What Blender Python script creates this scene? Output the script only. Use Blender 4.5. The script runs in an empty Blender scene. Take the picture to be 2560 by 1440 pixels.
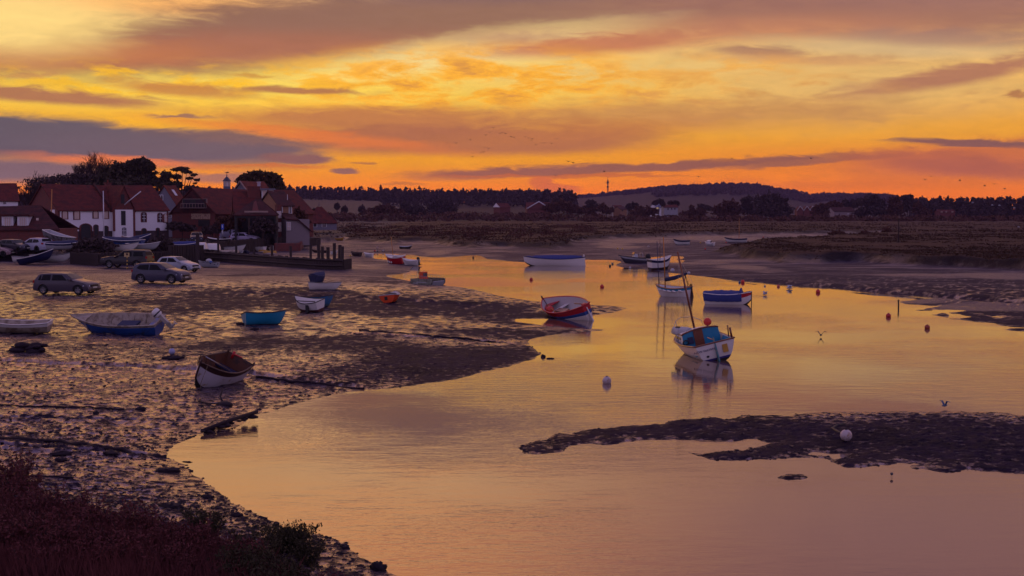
import bpy, math, random
import numpy as np
from mathutils import Vector, Matrix, Euler
random.seed(7)
rng = np.random.default_rng(7)
SC = bpy.context.scene
COL = SC.collection
R = math.radians
# ------------------------------------------------------------------ camera
F = 3555.56          # focal length in photo pixels (50 mm on 36 mm)
CAM_H = 6.0          # eye height over the low-tide water
HOR = 530.0          # photo row of the horizon
PITCH = math.atan((720 - HOR) / F)
cd = bpy.data.cameras.new('camera')
cd.lens = 50; cd.sensor_width = 36; cd.clip_start = 0.5; cd.clip_end = 30000
cam = bpy.data.objects.new('camera', cd); COL.objects.link(cam)
cam.location = (0, 0, CAM_H); cam.rotation_euler = (math.pi / 2 - PITCH, 0, 0)
SC.camera = cam
SC.view_settings.view_transform = 'Standard'; SC.view_settings.look = 'None'
SC.view_settings.exposure = .15; SC.view_settings.gamma = 1
SC.cycles.use_denoising = True
SC.cycles.max_bounces = 6; SC.cycles.diffuse_bounces = 2; SC.cycles.glossy_bounces = 3
SC.cycles.transmission_bounces = 3; SC.cycles.volume_bounces = 0; SC.cycles.transparent_max_bounces = 8
SC.cycles.caustics_reflective = False; SC.cycles.caustics_refractive = False
def pixray(px, py):
    cx = (px - 1280) / F; cy = (720 - py) / F
    c, s = math.cos(PITCH), math.sin(PITCH)
    return Vector((cx, c + cy * s, -s + cy * c))
def lin(c):          # sRGB 0-255 -> linear
    return tuple(((v / 255) / 12.92 if v / 255 < .04045 else ((v / 255 + .055) / 1.055) ** 2.4) for v in c[:3])
# ------------------------------------------------------------------ sky
world = bpy.data.worlds.new('World'); SC.world = world; world.use_nodes = True; world.cycles.sampling_method = 'NONE'
wn = world.node_tree; wn.nodes.clear()
def N(tree, typ, **kw):
    n = tree.nodes.new(typ)
    for k, v in kw.items():
        if k == 'inp':
            for kk, vv in v.items():
                s = n.inputs[kk]
                if isinstance(vv, bpy.types.NodeSocket): tree.links.new(vv, s)
                else: s.default_value = vv
        else: setattr(n, k, v)
    return n
def M_(tree, op, a, b=None, c=None, clamp=False):
    n = N(tree, 'ShaderNodeMath', operation=op, use_clamp=clamp)
    for i, v in enumerate((a, b, c)):
        if v is None: continue
        if isinstance(v, bpy.types.NodeSocket): tree.links.new(v, n.inputs[i])
        else: n.inputs[i].default_value = v
    return n.outputs[0]
def MIX(tree, fac, a, b, blend='MIX'):
    n = N(tree, 'ShaderNodeMix', data_type='RGBA', blend_type=blend)
    for i, v in ((0, fac), (6, a), (7, b)):
        if isinstance(v, bpy.types.NodeSocket): tree.links.new(v, n.inputs[i])
        elif i == 0: n.inputs[0].default_value = v
        else: n.inputs[i].default_value = (*v[:3], 1)
    return n.outputs[2]
def RANGE(tree, v, a, b, c=0., d=1., smooth=True):
    n = N(tree, 'ShaderNodeMapRange', interpolation_type='SMOOTHSTEP' if smooth else 'LINEAR')
    tree.links.new(v, n.inputs[0])
    for i, x in enumerate((a, b, c, d)): n.inputs[1 + i].default_value = x
    return n.outputs[0]
tc = N(wn, 'ShaderNodeTexCoord'); sep = N(wn, 'ShaderNodeSeparateXYZ', inp={0: tc.outputs['Generated']})
X, Y, Z = sep.outputs
az = M_(wn, 'MULTIPLY', M_(wn, 'ARCTAN2', X, Y), 180 / math.pi)
el = M_(wn, 'MULTIPLY', M_(wn, 'ARCSINE', Z), 180 / math.pi)
def sky_deg(px, py):
    d = pixray(px, py).normalized()
    return math.degrees(math.atan2(d.x, d.y)), math.degrees(math.asin(d.z))
flat = N(wn, 'ShaderNodeCombineXYZ', inp={0: az, 1: el}).outputs[0]
DPP = math.degrees(1 / F)     # degrees per photo pixel
# wind-drawn cloud texture: noise stretched along the horizon, finer near it
mp = N(wn, 'ShaderNodeMapping', inp={'Vector': flat, 'Rotation': (0, 0, R(-5)), 'Scale': (.16, .85, 1)})
nz1 = N(wn, 'ShaderNodeTexNoise', inp={'Vector': mp.outputs[0], 'Scale': 1.0, 'Detail': 6, 'Roughness': .58, 'Distortion': .5}).outputs[0]
mp2 = N(wn, 'ShaderNodeMapping', inp={'Vector': flat, 'Rotation': (0, 0, R(7)), 'Scale': (.5, 2.2, 1), 'Location': (7, 3, 0)})
nz2 = N(wn, 'ShaderNodeTexNoise', inp={'Vector': mp2.outputs[0], 'Scale': 1.0, 'Detail': 7, 'Roughness': .62, 'Distortion': .9}).outputs[0]
nzm = M_(wn, 'ADD', M_(wn, 'MULTIPLY', M_(wn, 'SUBTRACT', nz1, .5), 1.3), M_(wn, 'MULTIPLY', M_(wn, 'SUBTRACT', nz2, .5), 1.0))
warp = N(wn, 'ShaderNodeCombineXYZ', inp={0: M_(wn, 'MULTIPLY', M_(wn, 'SUBTRACT', nz1, .5), 2.2), 1: M_(wn, 'MULTIPLY', M_(wn, 'SUBTRACT', nz2, .5), .5)})
P = N(wn, 'ShaderNodeVectorMath', operation='ADD', inp={0: flat, 1: warp.outputs[0]}).outputs[0]
# clear-sky colour by height, left / right
def ramp(stops, lo, hi, v):
    t = RANGE(wn, v, lo, hi, smooth=False)
    r = N(wn, 'ShaderNodeValToRGB', inp={0: t}); r.color_ramp.interpolation = 'EASE'
    e = r.color_ramp.elements
    while len(e) < len(stops): e.new(.5)
    for s, (p, c) in zip(e, stops): s.position = (p - lo) / (hi - lo); s.color = (*lin(c), 1)
    return r.outputs[0]
DEG = lambda py: sky_deg(1280, py)[1]
left = ramp([(-1, (226, 96, 20)), (DEG(500), (248, 116, 20)), (DEG(430), (255, 152, 4)), (DEG(330), (255, 180, 30)), (DEG(220), (255, 210, 74)),
             (DEG(100), (255, 216, 128)), (DEG(0), (255, 202, 134)), (DEG(-120), (255, 190, 116)), (DEG(-330), (255, 172, 96)), (DEG(-520), (255, 164, 100)), (24, (186, 144, 146)), (40, (146, 122, 152))], -1, 40, el)
right = ramp([(-1, (230, 100, 20)), (DEG(500), (250, 120, 16)), (DEG(430), (255, 136, 12)), (DEG(330), (250, 170, 44)), (DEG(220), (244, 184, 92)),
              (DEG(100), (234, 180, 108)), (DEG(0), (228, 164, 106)), (DEG(-120), (210, 152, 114)), (DEG(-330), (176, 124, 110)), (DEG(-520), (140, 102, 108)), (24, (148, 120, 142)), (40, (138, 118, 152))], -1, 40, el)
col = MIX(wn, RANGE(wn, az, -13, 17), left, right)
def blob(px, py, rx, ry, rot, c, op=1., soft=.5, na=1.):
    """one bank of cloud: centre / half size in photo pixels turned to degrees of sky"""
    global col
    a, e = sky_deg(px, py)
    m = N(wn, 'ShaderNodeMapping', vector_type='TEXTURE', inp={'Vector': P, 'Location': (a, e, 0), 'Rotation': (0, 0, R(rot)), 'Scale': (rx * DPP, ry * DPP, 1)})
    ln = N(wn, 'ShaderNodeVectorMath', operation='LENGTH', inp={0: m.outputs[0]}).outputs[1]
    r = M_(wn, 'ADD', ln, M_(wn, 'MULTIPLY', nzm, na))
    col = MIX(wn, RANGE(wn, r, 1 + soft, max(0, 1 - soft), 0, op), col, lin(c))
# veils and banks of cloud, high to low
blob(600, 185, 640, 60, 2, (255, 220, 90), .8, .8, .6)
blob(2150, 190, 420, 90, 0, (228, 184, 112), .7, .9, .6)
blob(1050, 395, 560, 26, 0, (255, 166, 0), .9, .8, .3)
blob(430, 8, 330, 26, 0, (246, 172, 92), .8, .9, .6)
blob(800, 70, 760, 80, 7, (142, 102, 84), 1., .5, .6)
blob(620, 115, 470, 44, 4, (168, 106, 82), .9, .6, .7)
blob(110, 142, 360, 30, 3, (190, 116, 74), .9, .6, .6)
blob(1050, 20, 420, 40, 6, (134, 98, 88), .85, .7, .6)
blob(1500, 20, 700, 60, 2, (146, 106, 86), .92, .6, .7)
blob(2250, 20, 640, 62, -3, (158, 104, 82), .9, .6, .7)
blob(20, 50, 210, 70, 0, (255, 216, 130), 1., .8, .5)
blob(1200, 128, 340, 40, 8, (246, 214, 138), .95, .7, .7)
blob(1620, 165, 420, 30, 4, (236, 194, 116), .7, .8, .7)
blob(1480, 112, 280, 24, 3, (198, 120, 84), .95, .6, .7)
blob(1300, 92, 160, 16, 3, (180, 130, 104), .7, .7, .7)
blob(1950, 72, 330, 30, 0, (200, 128, 86), .8, .8, .8)
blob(2250, 120, 300, 22, -4, (222, 186, 130), .8, .7, .8)
blob(2350, 95, 240, 18, -4, (172, 128, 106), .7, .7, .9)
blob(2420, 182, 270, 22, 8, (178, 116, 88), .92, .5, .8)
blob(1900, 128, 120, 12, -4, (172, 122, 92), .85, .6, .8)
blob(2010, 148, 240, 12, -3, (206, 146, 96), .7, .7, .9)
# feathery lit wisps through the middle of the sky
mp3 = N(wn, 'ShaderNodeMapping', inp={'Vector': flat, 'Rotation': (0, 0, R(24)), 'Scale': (.42, 1.5, 1), 'Location': (3, 11, 0)})
nz3 = N(wn, 'ShaderNodeTexNoise', inp={'Vector': mp3.outputs[0], 'Scale': 1.0, 'Detail': 8, 'Roughness': .66, 'Distortion': .25}).outputs[0]
def veil(px, py, rx, ry, c, op, lo, hi):
    global col
    a, e = sky_deg(px, py)
    m = N(wn, 'ShaderNodeMapping', vector_type='TEXTURE', inp={'Vector': flat, 'Location': (a, e, 0), 'Scale': (rx * DPP, ry * DPP, 1)})
    k = RANGE(wn, N(wn, 'ShaderNodeVectorMath', operation='LENGTH', inp={0: m.outputs[0]}).outputs[1], 1.1, .4)
    col = MIX(wn, M_(wn, 'MULTIPLY', k, RANGE(wn, nz3, lo, hi, 0, op)), col, lin(c))
veil(1180, 210, 620, 110, (255, 176, 40), .95, .40, .56)
veil(1250, 215, 560, 100, (206, 138, 70), .85, .52, .68)
veil(1750, 210, 420, 90, (244, 170, 66), .7, .46, .64)
veil(420, 205, 520, 60, (255, 190, 20), .8, .44, .6)
veil(2000, 260, 700, 90, (204, 146, 88), .6, .48, .66)
blob(1700, 285, 460, 34, 0, (202, 142, 82), .8, .8, .7)
blob(120, 240, 280, 17, -3, (174, 112, 80), .95, .5, .7)
blob(440, 222, 140, 17, -4, (198, 130, 66), .9, .6, .9)
blob(760, 228, 170, 8, -1, (176, 116, 74), .95, .5, .6)
blob(70, 188, 60, 6, 6, (190, 124, 84), .6, .7, .8)
blob(620, 189, 40, 4, 0, (200, 140, 60), .7, .7, .6)
blob(950, 300, 420, 30, -1, (190, 118, 72), .92, .6, .6)
blob(1130, 350, 500, 36, 0, (176, 106, 74), .97, .4, .45)
blob(1450, 335, 300, 28, 5, (200, 122, 66), .7, .8, .6)
blob(780, 340, 320, 15, -6, (236, 124, 54), .85, .7, .7)
blob(160, 352, 520, 50, -3, (90, 88, 102), 1., .34, .5)
blob(600, 352, 190, 22, -4, (108, 90, 96), .9, .5, .6)
blob(400, 372, 330, 26, -2, (94, 90, 104), 1., .4, .5)
blob(470, 291, 80, 5, 0, (150, 108, 92), .9, .5, .5)
blob(40, 425, 260, 30, 0, (124, 102, 110), 1., .5, .4)
blob(300, 403, 190, 10, -3, (250, 128, 64), .9, .7, .5)
blob(740, 398, 80, 11, -1, (132, 92, 90), 1., .35, .4)
blob(660, 416, 130, 4, 0, (222, 116, 40), .8, .6, .5)
blob(850, 428, 34, 6, -1, (146, 100, 88), 1., .4, .4)
blob(560, 445, 90, 13, 0, (156, 108, 98), .85, .5, .5)
blob(905, 407, 26, 3, 0, (180, 108, 60), .8, .5, .4)
blob(1330, 430, 300, 14, 2, (156, 94, 74), 1., .4, .35)
blob(1720, 413, 440, 11, 3, (158, 96, 72), 1., .35, .3)
blob(2060, 404, 220, 7, 4, (168, 102, 70), .95, .4, .35)
blob(1400, 441, 300, 4, 0, (206, 104, 46), .8, .5, .3)
blob(1835, 400, 60, 4, 2, (190, 112, 48), .6, .6, .5)
blob(1000, 460, 50, 4, 0, (190, 104, 50), .7, .6, .4)
blob(1355, 460, 28, 18, 0, (222, 108, 54), .9, .3, .3)
blob(1400, 470, 46, 14, 0, (218, 104, 52), .9, .3, .3)
blob(2480, 395, 330, 42, 3, (216, 114, 62), .9, .5, .5)
blob(2460, 420, 260, 24, -6, (182, 98, 74), .7, .6, .6)
blob(2430, 357, 190, 9, -3, (140, 92, 84), .97, .4, .45)
blob(2545, 237, 40, 6, 0, (176, 112, 70), .8, .5, .5)
blob(2100, 462, 420, 12, 0, (232, 118, 40), .7, .7, .4)
# banks above the frame, seen in the water
blob(1150, -45, 460, 46, 0, (120, 92, 94), .95, .6, .7)
blob(1000, -140, 520, 50, 4, (246, 200, 146), .7, .8, .7)
blob(2500, -260, 900, 240, 0, (146, 110, 112), .7, .9, .6)
blob(700, -330, 600, 120, 0, (255, 186, 124), .7, .9, .6)
streak = M_(wn, 'MULTIPLY', M_(wn, 'ADD', .86, M_(wn, 'MULTIPLY', nz2, .28)), M_(wn, 'MULTIPLY', RANGE(wn, el, .2, 3.2, 1.32, 1.0), RANGE(wn, el, 8.7, 13, 1.0, 1.32)))
col = MIX(wn, 1, col, N(wn, 'ShaderNodeCombineColor', inp={0: streak, 1: streak, 2: streak}).outputs[0], 'MULTIPLY')
# the dusk side behind the photographer: violet blue
back = ramp([(-1, (150, 126, 160)), (3, (190, 158, 192)), (12, (184, 166, 214)), (40, (140, 126, 176)), (90, (116, 102, 150))], -1, 90, el)
yaz = M_(wn, 'ABSOLUTE', az)
bk = M_(wn, 'MAXIMUM', RANGE(wn, yaz, 32, 95), RANGE(wn, el, 22, 60))
col = MIX(wn, bk, col, back)
nish = N(wn, 'ShaderNodeTexSky', sky_type='NISHITA', sun_disc=False, sun_elevation=R(1.0), sun_rotation=R(-9))
bg1 = N(wn, 'ShaderNodeBackground', inp={0: col, 1: 1.0})
bg2 = N(wn, 'ShaderNodeBackground', inp={0: nish.outputs[0], 1: .004})
ad = N(wn, 'ShaderNodeAddShader', inp={0: bg1.outputs[0], 1: bg2.outputs[0]})
N(wn, 'ShaderNodeOutputWorld', inp={0: ad.outputs[0]})
# the sun has gone behind cloud on the horizon: only a broad weak glow is left of it
sl = bpy.data.lights.new('sun', 'SUN'); sl.energy = .008; sl.angle = R(7); sl.color = (1, .62, .28)
sun = bpy.data.objects.new('sun', sl); COL.objects.link(sun)
sun.rotation_euler = (R(90 - 4), 0, R(180 + 9)); sun.location = (0, 0, 60)
# ------------------------------------------------------------------ helpers
def W(px, py, z=0.0):
    d = pixray(px, py); t = (z - CAM_H) / d.z
    return Vector((d.x * t, d.y * t, z))
def Wp(pts, z=0.0): return [tuple(W(x, y, z)[:2]) for x, y in pts]
def hash2(ix, iy, s):
    h = (ix.astype(np.int64) * 374761393 + iy.astype(np.int64) * 668265263 + s * 974634777) & 0xffffffff
    h = ((h ^ (h >> 13)) * 1274126177) & 0xffffffff
    return ((h ^ (h >> 16)) & 0xffff) / 65535.0
def vnoise(x, y, s=0):
    ix = np.floor(x); iy = np.floor(y); fx = x - ix; fy = y - iy
    fx = fx * fx * (3 - 2 * fx); fy = fy * fy * (3 - 2 * fy)
    a = hash2(ix, iy, s); b = hash2(ix + 1, iy, s); c = hash2(ix, iy + 1, s); d = hash2(ix + 1, iy + 1, s)
    return (a + (b - a) * fx) + ((c + (d - c) * fx) - (a + (b - a) * fx)) * fy - .5
def fbm(x, y, o=4, s=0):
    r = np.zeros_like(x); a = 1.
    for i in range(o):
        r += a * vnoise(x * 2 ** i + 17.3 * i, y * 2 ** i - 9.1 * i, s + i); a *= .5
    return r
def sstep(a, b, v):
    t = np.clip((v - a) / (b - a), 0, 1); return t * t * (3 - 2 * t)
def sdpoly(px, py, poly):
    """signed distance, positive inside"""
    P = np.asarray(poly, float); Q = np.roll(P, -1, 0)
    best = np.full(px.shape, 1e18); ins = np.zeros(px.shape, bool)
    for (ax, ay), (bx, by) in zip(P, Q):
        ex, ey = bx - ax, by - ay; wx = px - ax; wy = py - ay
        t = np.clip((wx * ex + wy * ey) / (ex * ex + ey * ey + 1e-12), 0, 1)
        dx = wx - ex * t; dy = wy - ey * t
        np.minimum(best, dx * dx + dy * dy, out=best)
        c = (ay > py) != (by > py)
        if abs(by - ay) > 1e-12: ins ^= c & (px < (bx - ax) * (py - ay) / (by - ay) + ax)
    d = np.sqrt(best); return np.where(ins, d, -d)

MATS = {}
def mat(name, c, rough=.6, metal=0., var=.12, scale=6., bump=0., spec=.5, coat=0., emit=None, c2=None, c2amt=.5, alpha=1.):
    """procedural material: base colour, mottled by noise, optionally with a second (dirt) colour in patches"""
    if name in MATS: return MATS[name]
    m = bpy.data.materials.new(name); m.use_nodes = True; t = m.node_tree; b = t.nodes['Principled BSDF']
    co = N(t, 'ShaderNodeTexCoord').outputs['Object']
    n = N(t, 'ShaderNodeTexNoise', inp={'Vector': co, 'Scale': scale, 'Detail': 5, 'Roughness': .6}).outputs[0]
    base = lin(c) if max(c) > 1 else c
    k = M_(t, 'ADD', 1 - var, M_(t, 'MULTIPLY', n, 2 * var))
    kk = N(t, 'ShaderNodeCombineColor', inp={0: k, 1: k, 2: k}).outputs[0]
    cc = MIX(t, 1, base, kk, 'MULTIPLY')
    if c2 is not None:
        n2 = N(t, 'ShaderNodeTexNoise', inp={'Vector': co, 'Scale': scale * .45, 'Detail': 6, 'Roughness': .7}).outputs[0]
        cc = MIX(t, RANGE(t, n2, .62 - c2amt * .3, .72 - c2amt * .2), cc, lin(c2) if max(c2) > 1 else c2)
    t.links.new(cc, b.inputs['Base Color'])
    b.inputs['Roughness'].default_value = rough; b.inputs['Metallic'].default_value = metal
    b.inputs['Specular IOR Level'].default_value = spec; b.inputs['Coat Weight'].default_value = coat
    if bump:
        bn = N(t, 'ShaderNodeBump', inp={'Height': n, 'Strength': bump, 'Distance': .03}); t.links.new(bn.outputs[0], b.inputs['Normal'])
    if emit: b.inputs['Emission Color'].default_value = (*lin(emit[0]), 1); b.inputs['Emission Strength'].default_value = emit[1]
    MATS[name] = m; return m

class MB:
    """collects shapes; build() links them as ONE mesh object"""
    def __init__(s): s.v = []; s.f = []; s.m = []; s.sm = []
    def add(s, vs, fs, mi=0, smooth=False, T=None):
        o = len(s.v)
        s.v += [tuple(T @ Vector(v)) if T else tuple(v) for v in vs]
        for f in fs: s.f.append([i + o for i in f]); s.m.append(mi); s.sm.append(smooth)
        return s
    def box(s, c, d, mi=0, rot=None, T=None, taper=1.):
        x, y, z = d[0] / 2, d[1] / 2, d[2] / 2
        vs = [Vector((a * x * (taper if k > 0 else 1), b * y * (taper if k > 0 else 1), k * z)) for k in (-1, 1) for a, b in ((-1, -1), (1, -1), (1, 1), (-1, 1))]
        if rot is not None: E = Euler(rot).to_matrix(); vs = [E @ v for v in vs]
        vs = [v + Vector(c) for v in vs]
        return s.add(vs, [(3, 2, 1, 0), (4, 5, 6, 7), (0, 1, 5, 4), (1, 2, 6, 5), (2, 3, 7, 6), (3, 0, 4, 7)], mi, T=T)
    def tube(s, pts, r, n=6, mi=0, cap=True, smooth=True, T=None):
        pts = [Vector(p) for p in pts]; k = len(pts)
        rs = r if isinstance(r, (list, tuple)) else [r] * k
        vs = []; fs = []
        for i, p in enumerate(pts):
            t = (pts[min(i + 1, k - 1)] - pts[max(i - 1, 0)])
            t = t.normalized() if t.length > 1e-9 else Vector((0, 0, 1))
            a = t.cross(Vector((0, 0, 1)) if abs(t.z) < .9 else Vector((1, 0, 0))).normalized(); b = t.cross(a)
            for j in range(n):
                q = 2 * math.pi * j / n
                vs.append(p + (a * math.cos(q) + b * math.sin(q)) * rs[i])
        for i in range(k - 1):
            for j in range(n):
                j2 = (j + 1) % n
                fs.append((i * n + j, i * n + j2, (i + 1) * n + j2, (i + 1) * n + j))
        if cap: fs.append(tuple(range(n))[::-1]); fs.append(tuple(range((k - 1) * n, k * n)))
        return s.add(vs, fs, mi, smooth, T)
    def lathe(s, prof, n=16, c=(0, 0, 0), axis='z', mi=0, smooth=True, T=None):
        vs = []; fs = []
        for r, h in prof:
            for j in range(n):
                q = 2 * math.pi * j / n; a, b = r * math.cos(q), r * math.sin(q)
                p = (a, b, h) if axis == 'z' else ((a, h, b) if axis == 'y' else (h, a, b))
                vs.append(Vector(p) + Vector(c))
        for i in range(len(prof) - 1):
            for j in range(n):
                j2 = (j + 1) % n; fs.append((i * n + j, i * n + j2, (i + 1) * n + j2, (i + 1) * n + j))
        return s.add(vs, fs, mi, smooth, T)
    def ball(s, c, r, n=12, mi=0, T=None, sq=(1, 1, 1)):
        pr = [(max(.001, r * math.sin(math.pi * i / n)), -r * math.cos(math.pi * i / n)) for i in range(n + 1)]
        o = len(s.v); s.lathe(pr, n * 2, mi=mi)
        for i in range(o, len(s.v)):
            v = Vector(s.v[i]); v = Vector((v.x * sq[0], v.y * sq[1], v.z * sq[2])) + Vector(c)
            s.v[i] = tuple(T @ v) if T else tuple(v)
        return s
    def grid(s, rows, mi=0, smooth=True, closed=False, T=None, mf=None):
        nr, nc = len(rows), len(rows[0]); o = len(s.v)
        s.v += [tuple(T @ Vector(v)) if T else tuple(v) for r in rows for v in r]
        for i in range(nr - 1):
            for j in range(nc if closed else nc - 1):
                j2 = (j + 1) % nc
                s.f.append([o + i * nc + j, o + i * nc + j2, o + (i + 1) * nc + j2, o + (i + 1) * nc + j])
                s.m.append(mf(i, j) if mf else mi); s.sm.append(smooth)
        return s
    def prism(s, poly, axis, a, b, mi=0, T=None):
        """extrude a 2-D outline along an axis from a to b"""
        n = len(poly)
        f = {'y': lambda p, h: (p[0], h, p[1]), 'x': lambda p, h: (h, p[0], p[1]), 'z': lambda p, h: (p[0], p[1], h)}[axis]
        vs = [f(p, a) for p in poly] + [f(p, b) for p in poly]
        fs = [tuple(range(n)), tuple(range(2 * n - 1, n - 1, -1))] + [(i, i + n, (i + 1) % n + n, (i + 1) % n) for i in range(n)]
        return s.add(vs, fs, mi, T=T)
    def build(s, name, mats, parent=None, loc=None, rot=None):
        me = bpy.data.meshes.new(name)
        me.from_pydata([tuple(v) for v in s.v], [], s.f); 
        for m in (mats if isinstance(mats, (list, tuple)) else [mats]): me.materials.append(m)
        me.polygons.foreach_set('material_index', s.m); me.polygons.foreach_set('use_smooth', s.sm); me.update()
        o = bpy.data.objects.new(name, me); COL.objects.link(o)
        if parent is not None: o.parent = parent
        if loc is not None: o.location = loc
        if rot is not None: o.rotation_euler = rot
        return o
def tag(o, label=None, cat=None, group=None, kind=None):
    if label: o['label'] = label
    if cat: o['category'] = cat
    if group: o['group'] = group
    if kind: o['kind'] = kind
    return o
def empty(name, loc, rot=(0, 0, 0), label=None, cat=None, group=None, scale=1.):
    o = bpy.data.objects.new(name, None); COL.objects.link(o); o.empty_display_size = .2
    o.location = loc; o.rotation_euler = rot; o.scale = (scale,) * 3
    return tag(o, label, cat, group)
CHILD = {}
def copy_tree(o, parent=None):
    c = o.copy(); COL.objects.link(c)
    if parent is not None: c.parent = parent
    for ch in list(o.children): copy_tree(ch, c)
    return c
def bulk_mesh(name, V, Fq, mats, smooth=False, mi=None, attr=None):
    """mesh straight from numpy arrays (faces all of one size)"""
    me = bpy.data.meshes.new(name); n = len(V); k = Fq.shape[1]; m = len(Fq)
    me.vertices.add(n); me.vertices.foreach_set('co', np.asarray(V, np.float32).ravel())
    me.loops.add(m * k); me.loops.foreach_set('vertex_index', np.asarray(Fq, np.int32).ravel())
    me.polygons.add(m); me.polygons.foreach_set('loop_start', np.arange(m, dtype=np.int32) * k)
    if mi is not None: me.polygons.foreach_set('material_index', np.asarray(mi, np.int32))
    me.polygons.foreach_set('use_smooth', np.full(m, smooth, bool))
    for a, v in (attr or {}).items():
        at = me.attributes.new(a, 'FLOAT', 'POINT'); at.data.foreach_set('value', np.asarray(v, np.float32))
    for x in (mats if isinstance(mats, (list, tuple)) else [mats]): me.materials.append(x)
    me.update(calc_edges=True); me.validate()
    return me
def link(name, me, parent=None, loc=None):
    o = bpy.data.objects.new(name, me); COL.objects.link(o)
    if parent is not None: o.parent = parent
    if loc is not None: o.location = loc
    return o
# ------------------------------------------------------------------ ground and water
SHORE = [(1150, 1560), (1010, 1445), (960, 1420), (900, 1390), (850, 1363), (800, 1342), (740, 1324), (690, 1305), (640, 1285), (590, 1256), (540, 1234), (500, 1197),
 (460, 1166), (436, 1137), (446, 1112), (480, 1096), (500, 1087), (520, 1086), (560, 1083), (600, 1067), (636, 1054), (634, 1047), (660, 1033), (700, 1020), (760, 1004), (830, 986), (930, 974),
 (1000, 969), (1080, 958), (1150, 944), (1230, 925), (1300, 908), (1336, 897), (1344, 882), (1330, 865), (1318, 850), (1332, 844), (1365, 840), (1420, 833), (1470, 829), (1532, 826), (1480, 822),
 (1400, 818), (1340, 811), (1290, 804), (1262, 799), (1300, 797), (1380, 797), (1480, 792), (1540, 779), (1578, 769), (1520, 764), (1440, 759), (1380, 757), (1300, 748), (1250, 738), (1200, 728), (1150, 718),
 (1106, 711), (1060, 708), (1020, 702), (990, 697), (955, 689), (1000, 684), (1026, 680), (1030, 672), (1040, 664), (1000, 656), (950, 648), (925, 640), (925, 634), (980, 634), (1030, 636), (1050, 641), (1090, 644), (1150, 642), (1180, 637),
 (1196, 640), (1220, 648), (1260, 652), (1306, 656), (1380, 655), (1460, 649), (1540, 649), (1556, 655), (1536, 663), (1545, 668), (1600, 672), (1640, 676), (1680, 682), (1720, 688), (1780, 694), (1830, 702),
 (1870, 711), (1950, 717), (2030, 722), (2100, 730), (2160, 736), (2240, 742), (2310, 747), (2270, 752), (2236, 758), (2290, 762), (2370, 767), (2300, 772), (2250, 776), (2300, 777), (2390, 774), (2440, 777), (2440, 780), (2330, 783), (2235, 785),
 (2300, 788), (2400, 786), (2450, 791), (2440, 795), (2330, 792), (2244, 792), (2300, 796), (2380, 797), (2460, 801), (2420, 804), (2490, 807), (2505, 815), (2560, 819), (2700, 823), (3300, 860)]
SPIT = [(3300, 1010), (2700, 1038), (2560, 1039), (2450, 1033), (2300, 1030), (2150, 1029), (2050, 1034), (1900, 1040), (1750, 1048), (1600, 1058), (1500, 1070), (1430, 1082), (1380, 1098), (1340, 1112), (1310, 1129),
 (1335, 1135), (1380, 1130), (1430, 1117), (1480, 1112), (1540, 1106), (1600, 1098), (1700, 1098), (1720, 1102), (1800, 1104), (1885, 1101), (1950, 1109), (1860, 1118), (1780, 1126), (1718, 1138), (1790, 1147), (1870, 1149),
 (1960, 1143), (2010, 1138), (2080, 1130), (2142, 1130), (2110, 1143), (2055, 1157), (2110, 1167), (2170, 1165), (2230, 1153), (2320, 1155), (2300, 1172), (2360, 1180), (2450, 1182), (2560, 1181), (2700, 1190), (3300, 1250)]
ISLES = [[(2470, 822), (2520, 820), (2600, 823), (2600, 829), (2530, 826)], [(1996, 1190), (2020, 1183), (2040, 1186), (2030, 1195), (2008, 1196)]]
POOLS = [[(1500, 1098), (1530, 1090), (1572, 1090), (1540, 1098)], [(1622, 640), (1640, 637), (1716, 635), (1700, 638), (1650, 641)], [(1660, 646), (1690, 644), (1680, 648)], [(2430, 791), (2480, 789), (2540, 792), (2480, 794)]]
MARSH = [(830, 606), (870, 603), (930, 605), (990, 611), (1040, 606), (1100, 613), (1180, 616), (1260, 613), (1330, 616), (1400, 619), (1440, 613), (1475, 606), (1480, 599), (1540, 595), (1600, 595), (1680, 592), (1750, 590), (1830, 588), (1900, 586), (2050, 583), (2190, 583),
 (2188, 588), (2080, 594), (2000, 600), (1900, 608), (1845, 614), (1815, 623), (1850, 637), (1950, 646), (2050, 651), (2120, 648), (2250, 656), (2400, 664), (2560, 672), (3300, 700)]
VILL = [(-900, 690), (-200, 660), (0, 648), (90, 648), (180, 656), (240, 660), (330, 658), (430, 654), (500, 648), (520, 636), (600, 628), (700, 620), (735, 614), (770, 608), (830, 604)]
FAR = [(6000, 2200), (6000, 9000), (-6000, 9000), (-6000, -200)]
shore_w = Wp(SHORE) + [(400, 90), (9000, 2200), (9000, 9000), (-9000, 9000), (-9000, -300), (8, -300), (8, 15)]
spit_w = Wp(SPIT); isle_w = [Wp(p) for p in ISLES]; pool_w = [Wp(p, .35 if p[0][1] < 700 else 0) for p in POOLS]
marsh_w = Wp(MARSH, .55) + [(9000, 1500), (9000, 9000), (-100, 9000), tuple(W(830, 560, 0)[:2])]
vill_w = Wp(VILL, .6) + [(-60, 900), (-40, 9000), (-9000, 9000), (-9000, 60)]
def lowres(x, y):
    sd = sdpoly(x, y, shore_w)
    sp = sdpoly(x, y, spit_w)
    for p in isle_w: sp = np.maximum(sp, sdpoly(x, y, p))
    for p in pool_w: sd = np.where(y > 60, np.minimum(sd, -sdpoly(x, y, p) * (.25 if 1 else 1)), sd)
    sp = np.minimum(sp, -sdpoly(x, y, pool_w[0]))
    return sd, sp, sdpoly(x, y, marsh_w), sdpoly(x, y, vill_w)
RIDGE = [(-1500, 500), (0, 490), (500, 478), (700, 470), (800, 473), (1000, 478), (1200, 480), (1350, 481), (1425, 480), (1455, 497), (1520, 515), (1700, 523), (4000, 523)]     # tree tops of the pine ridge
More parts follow.
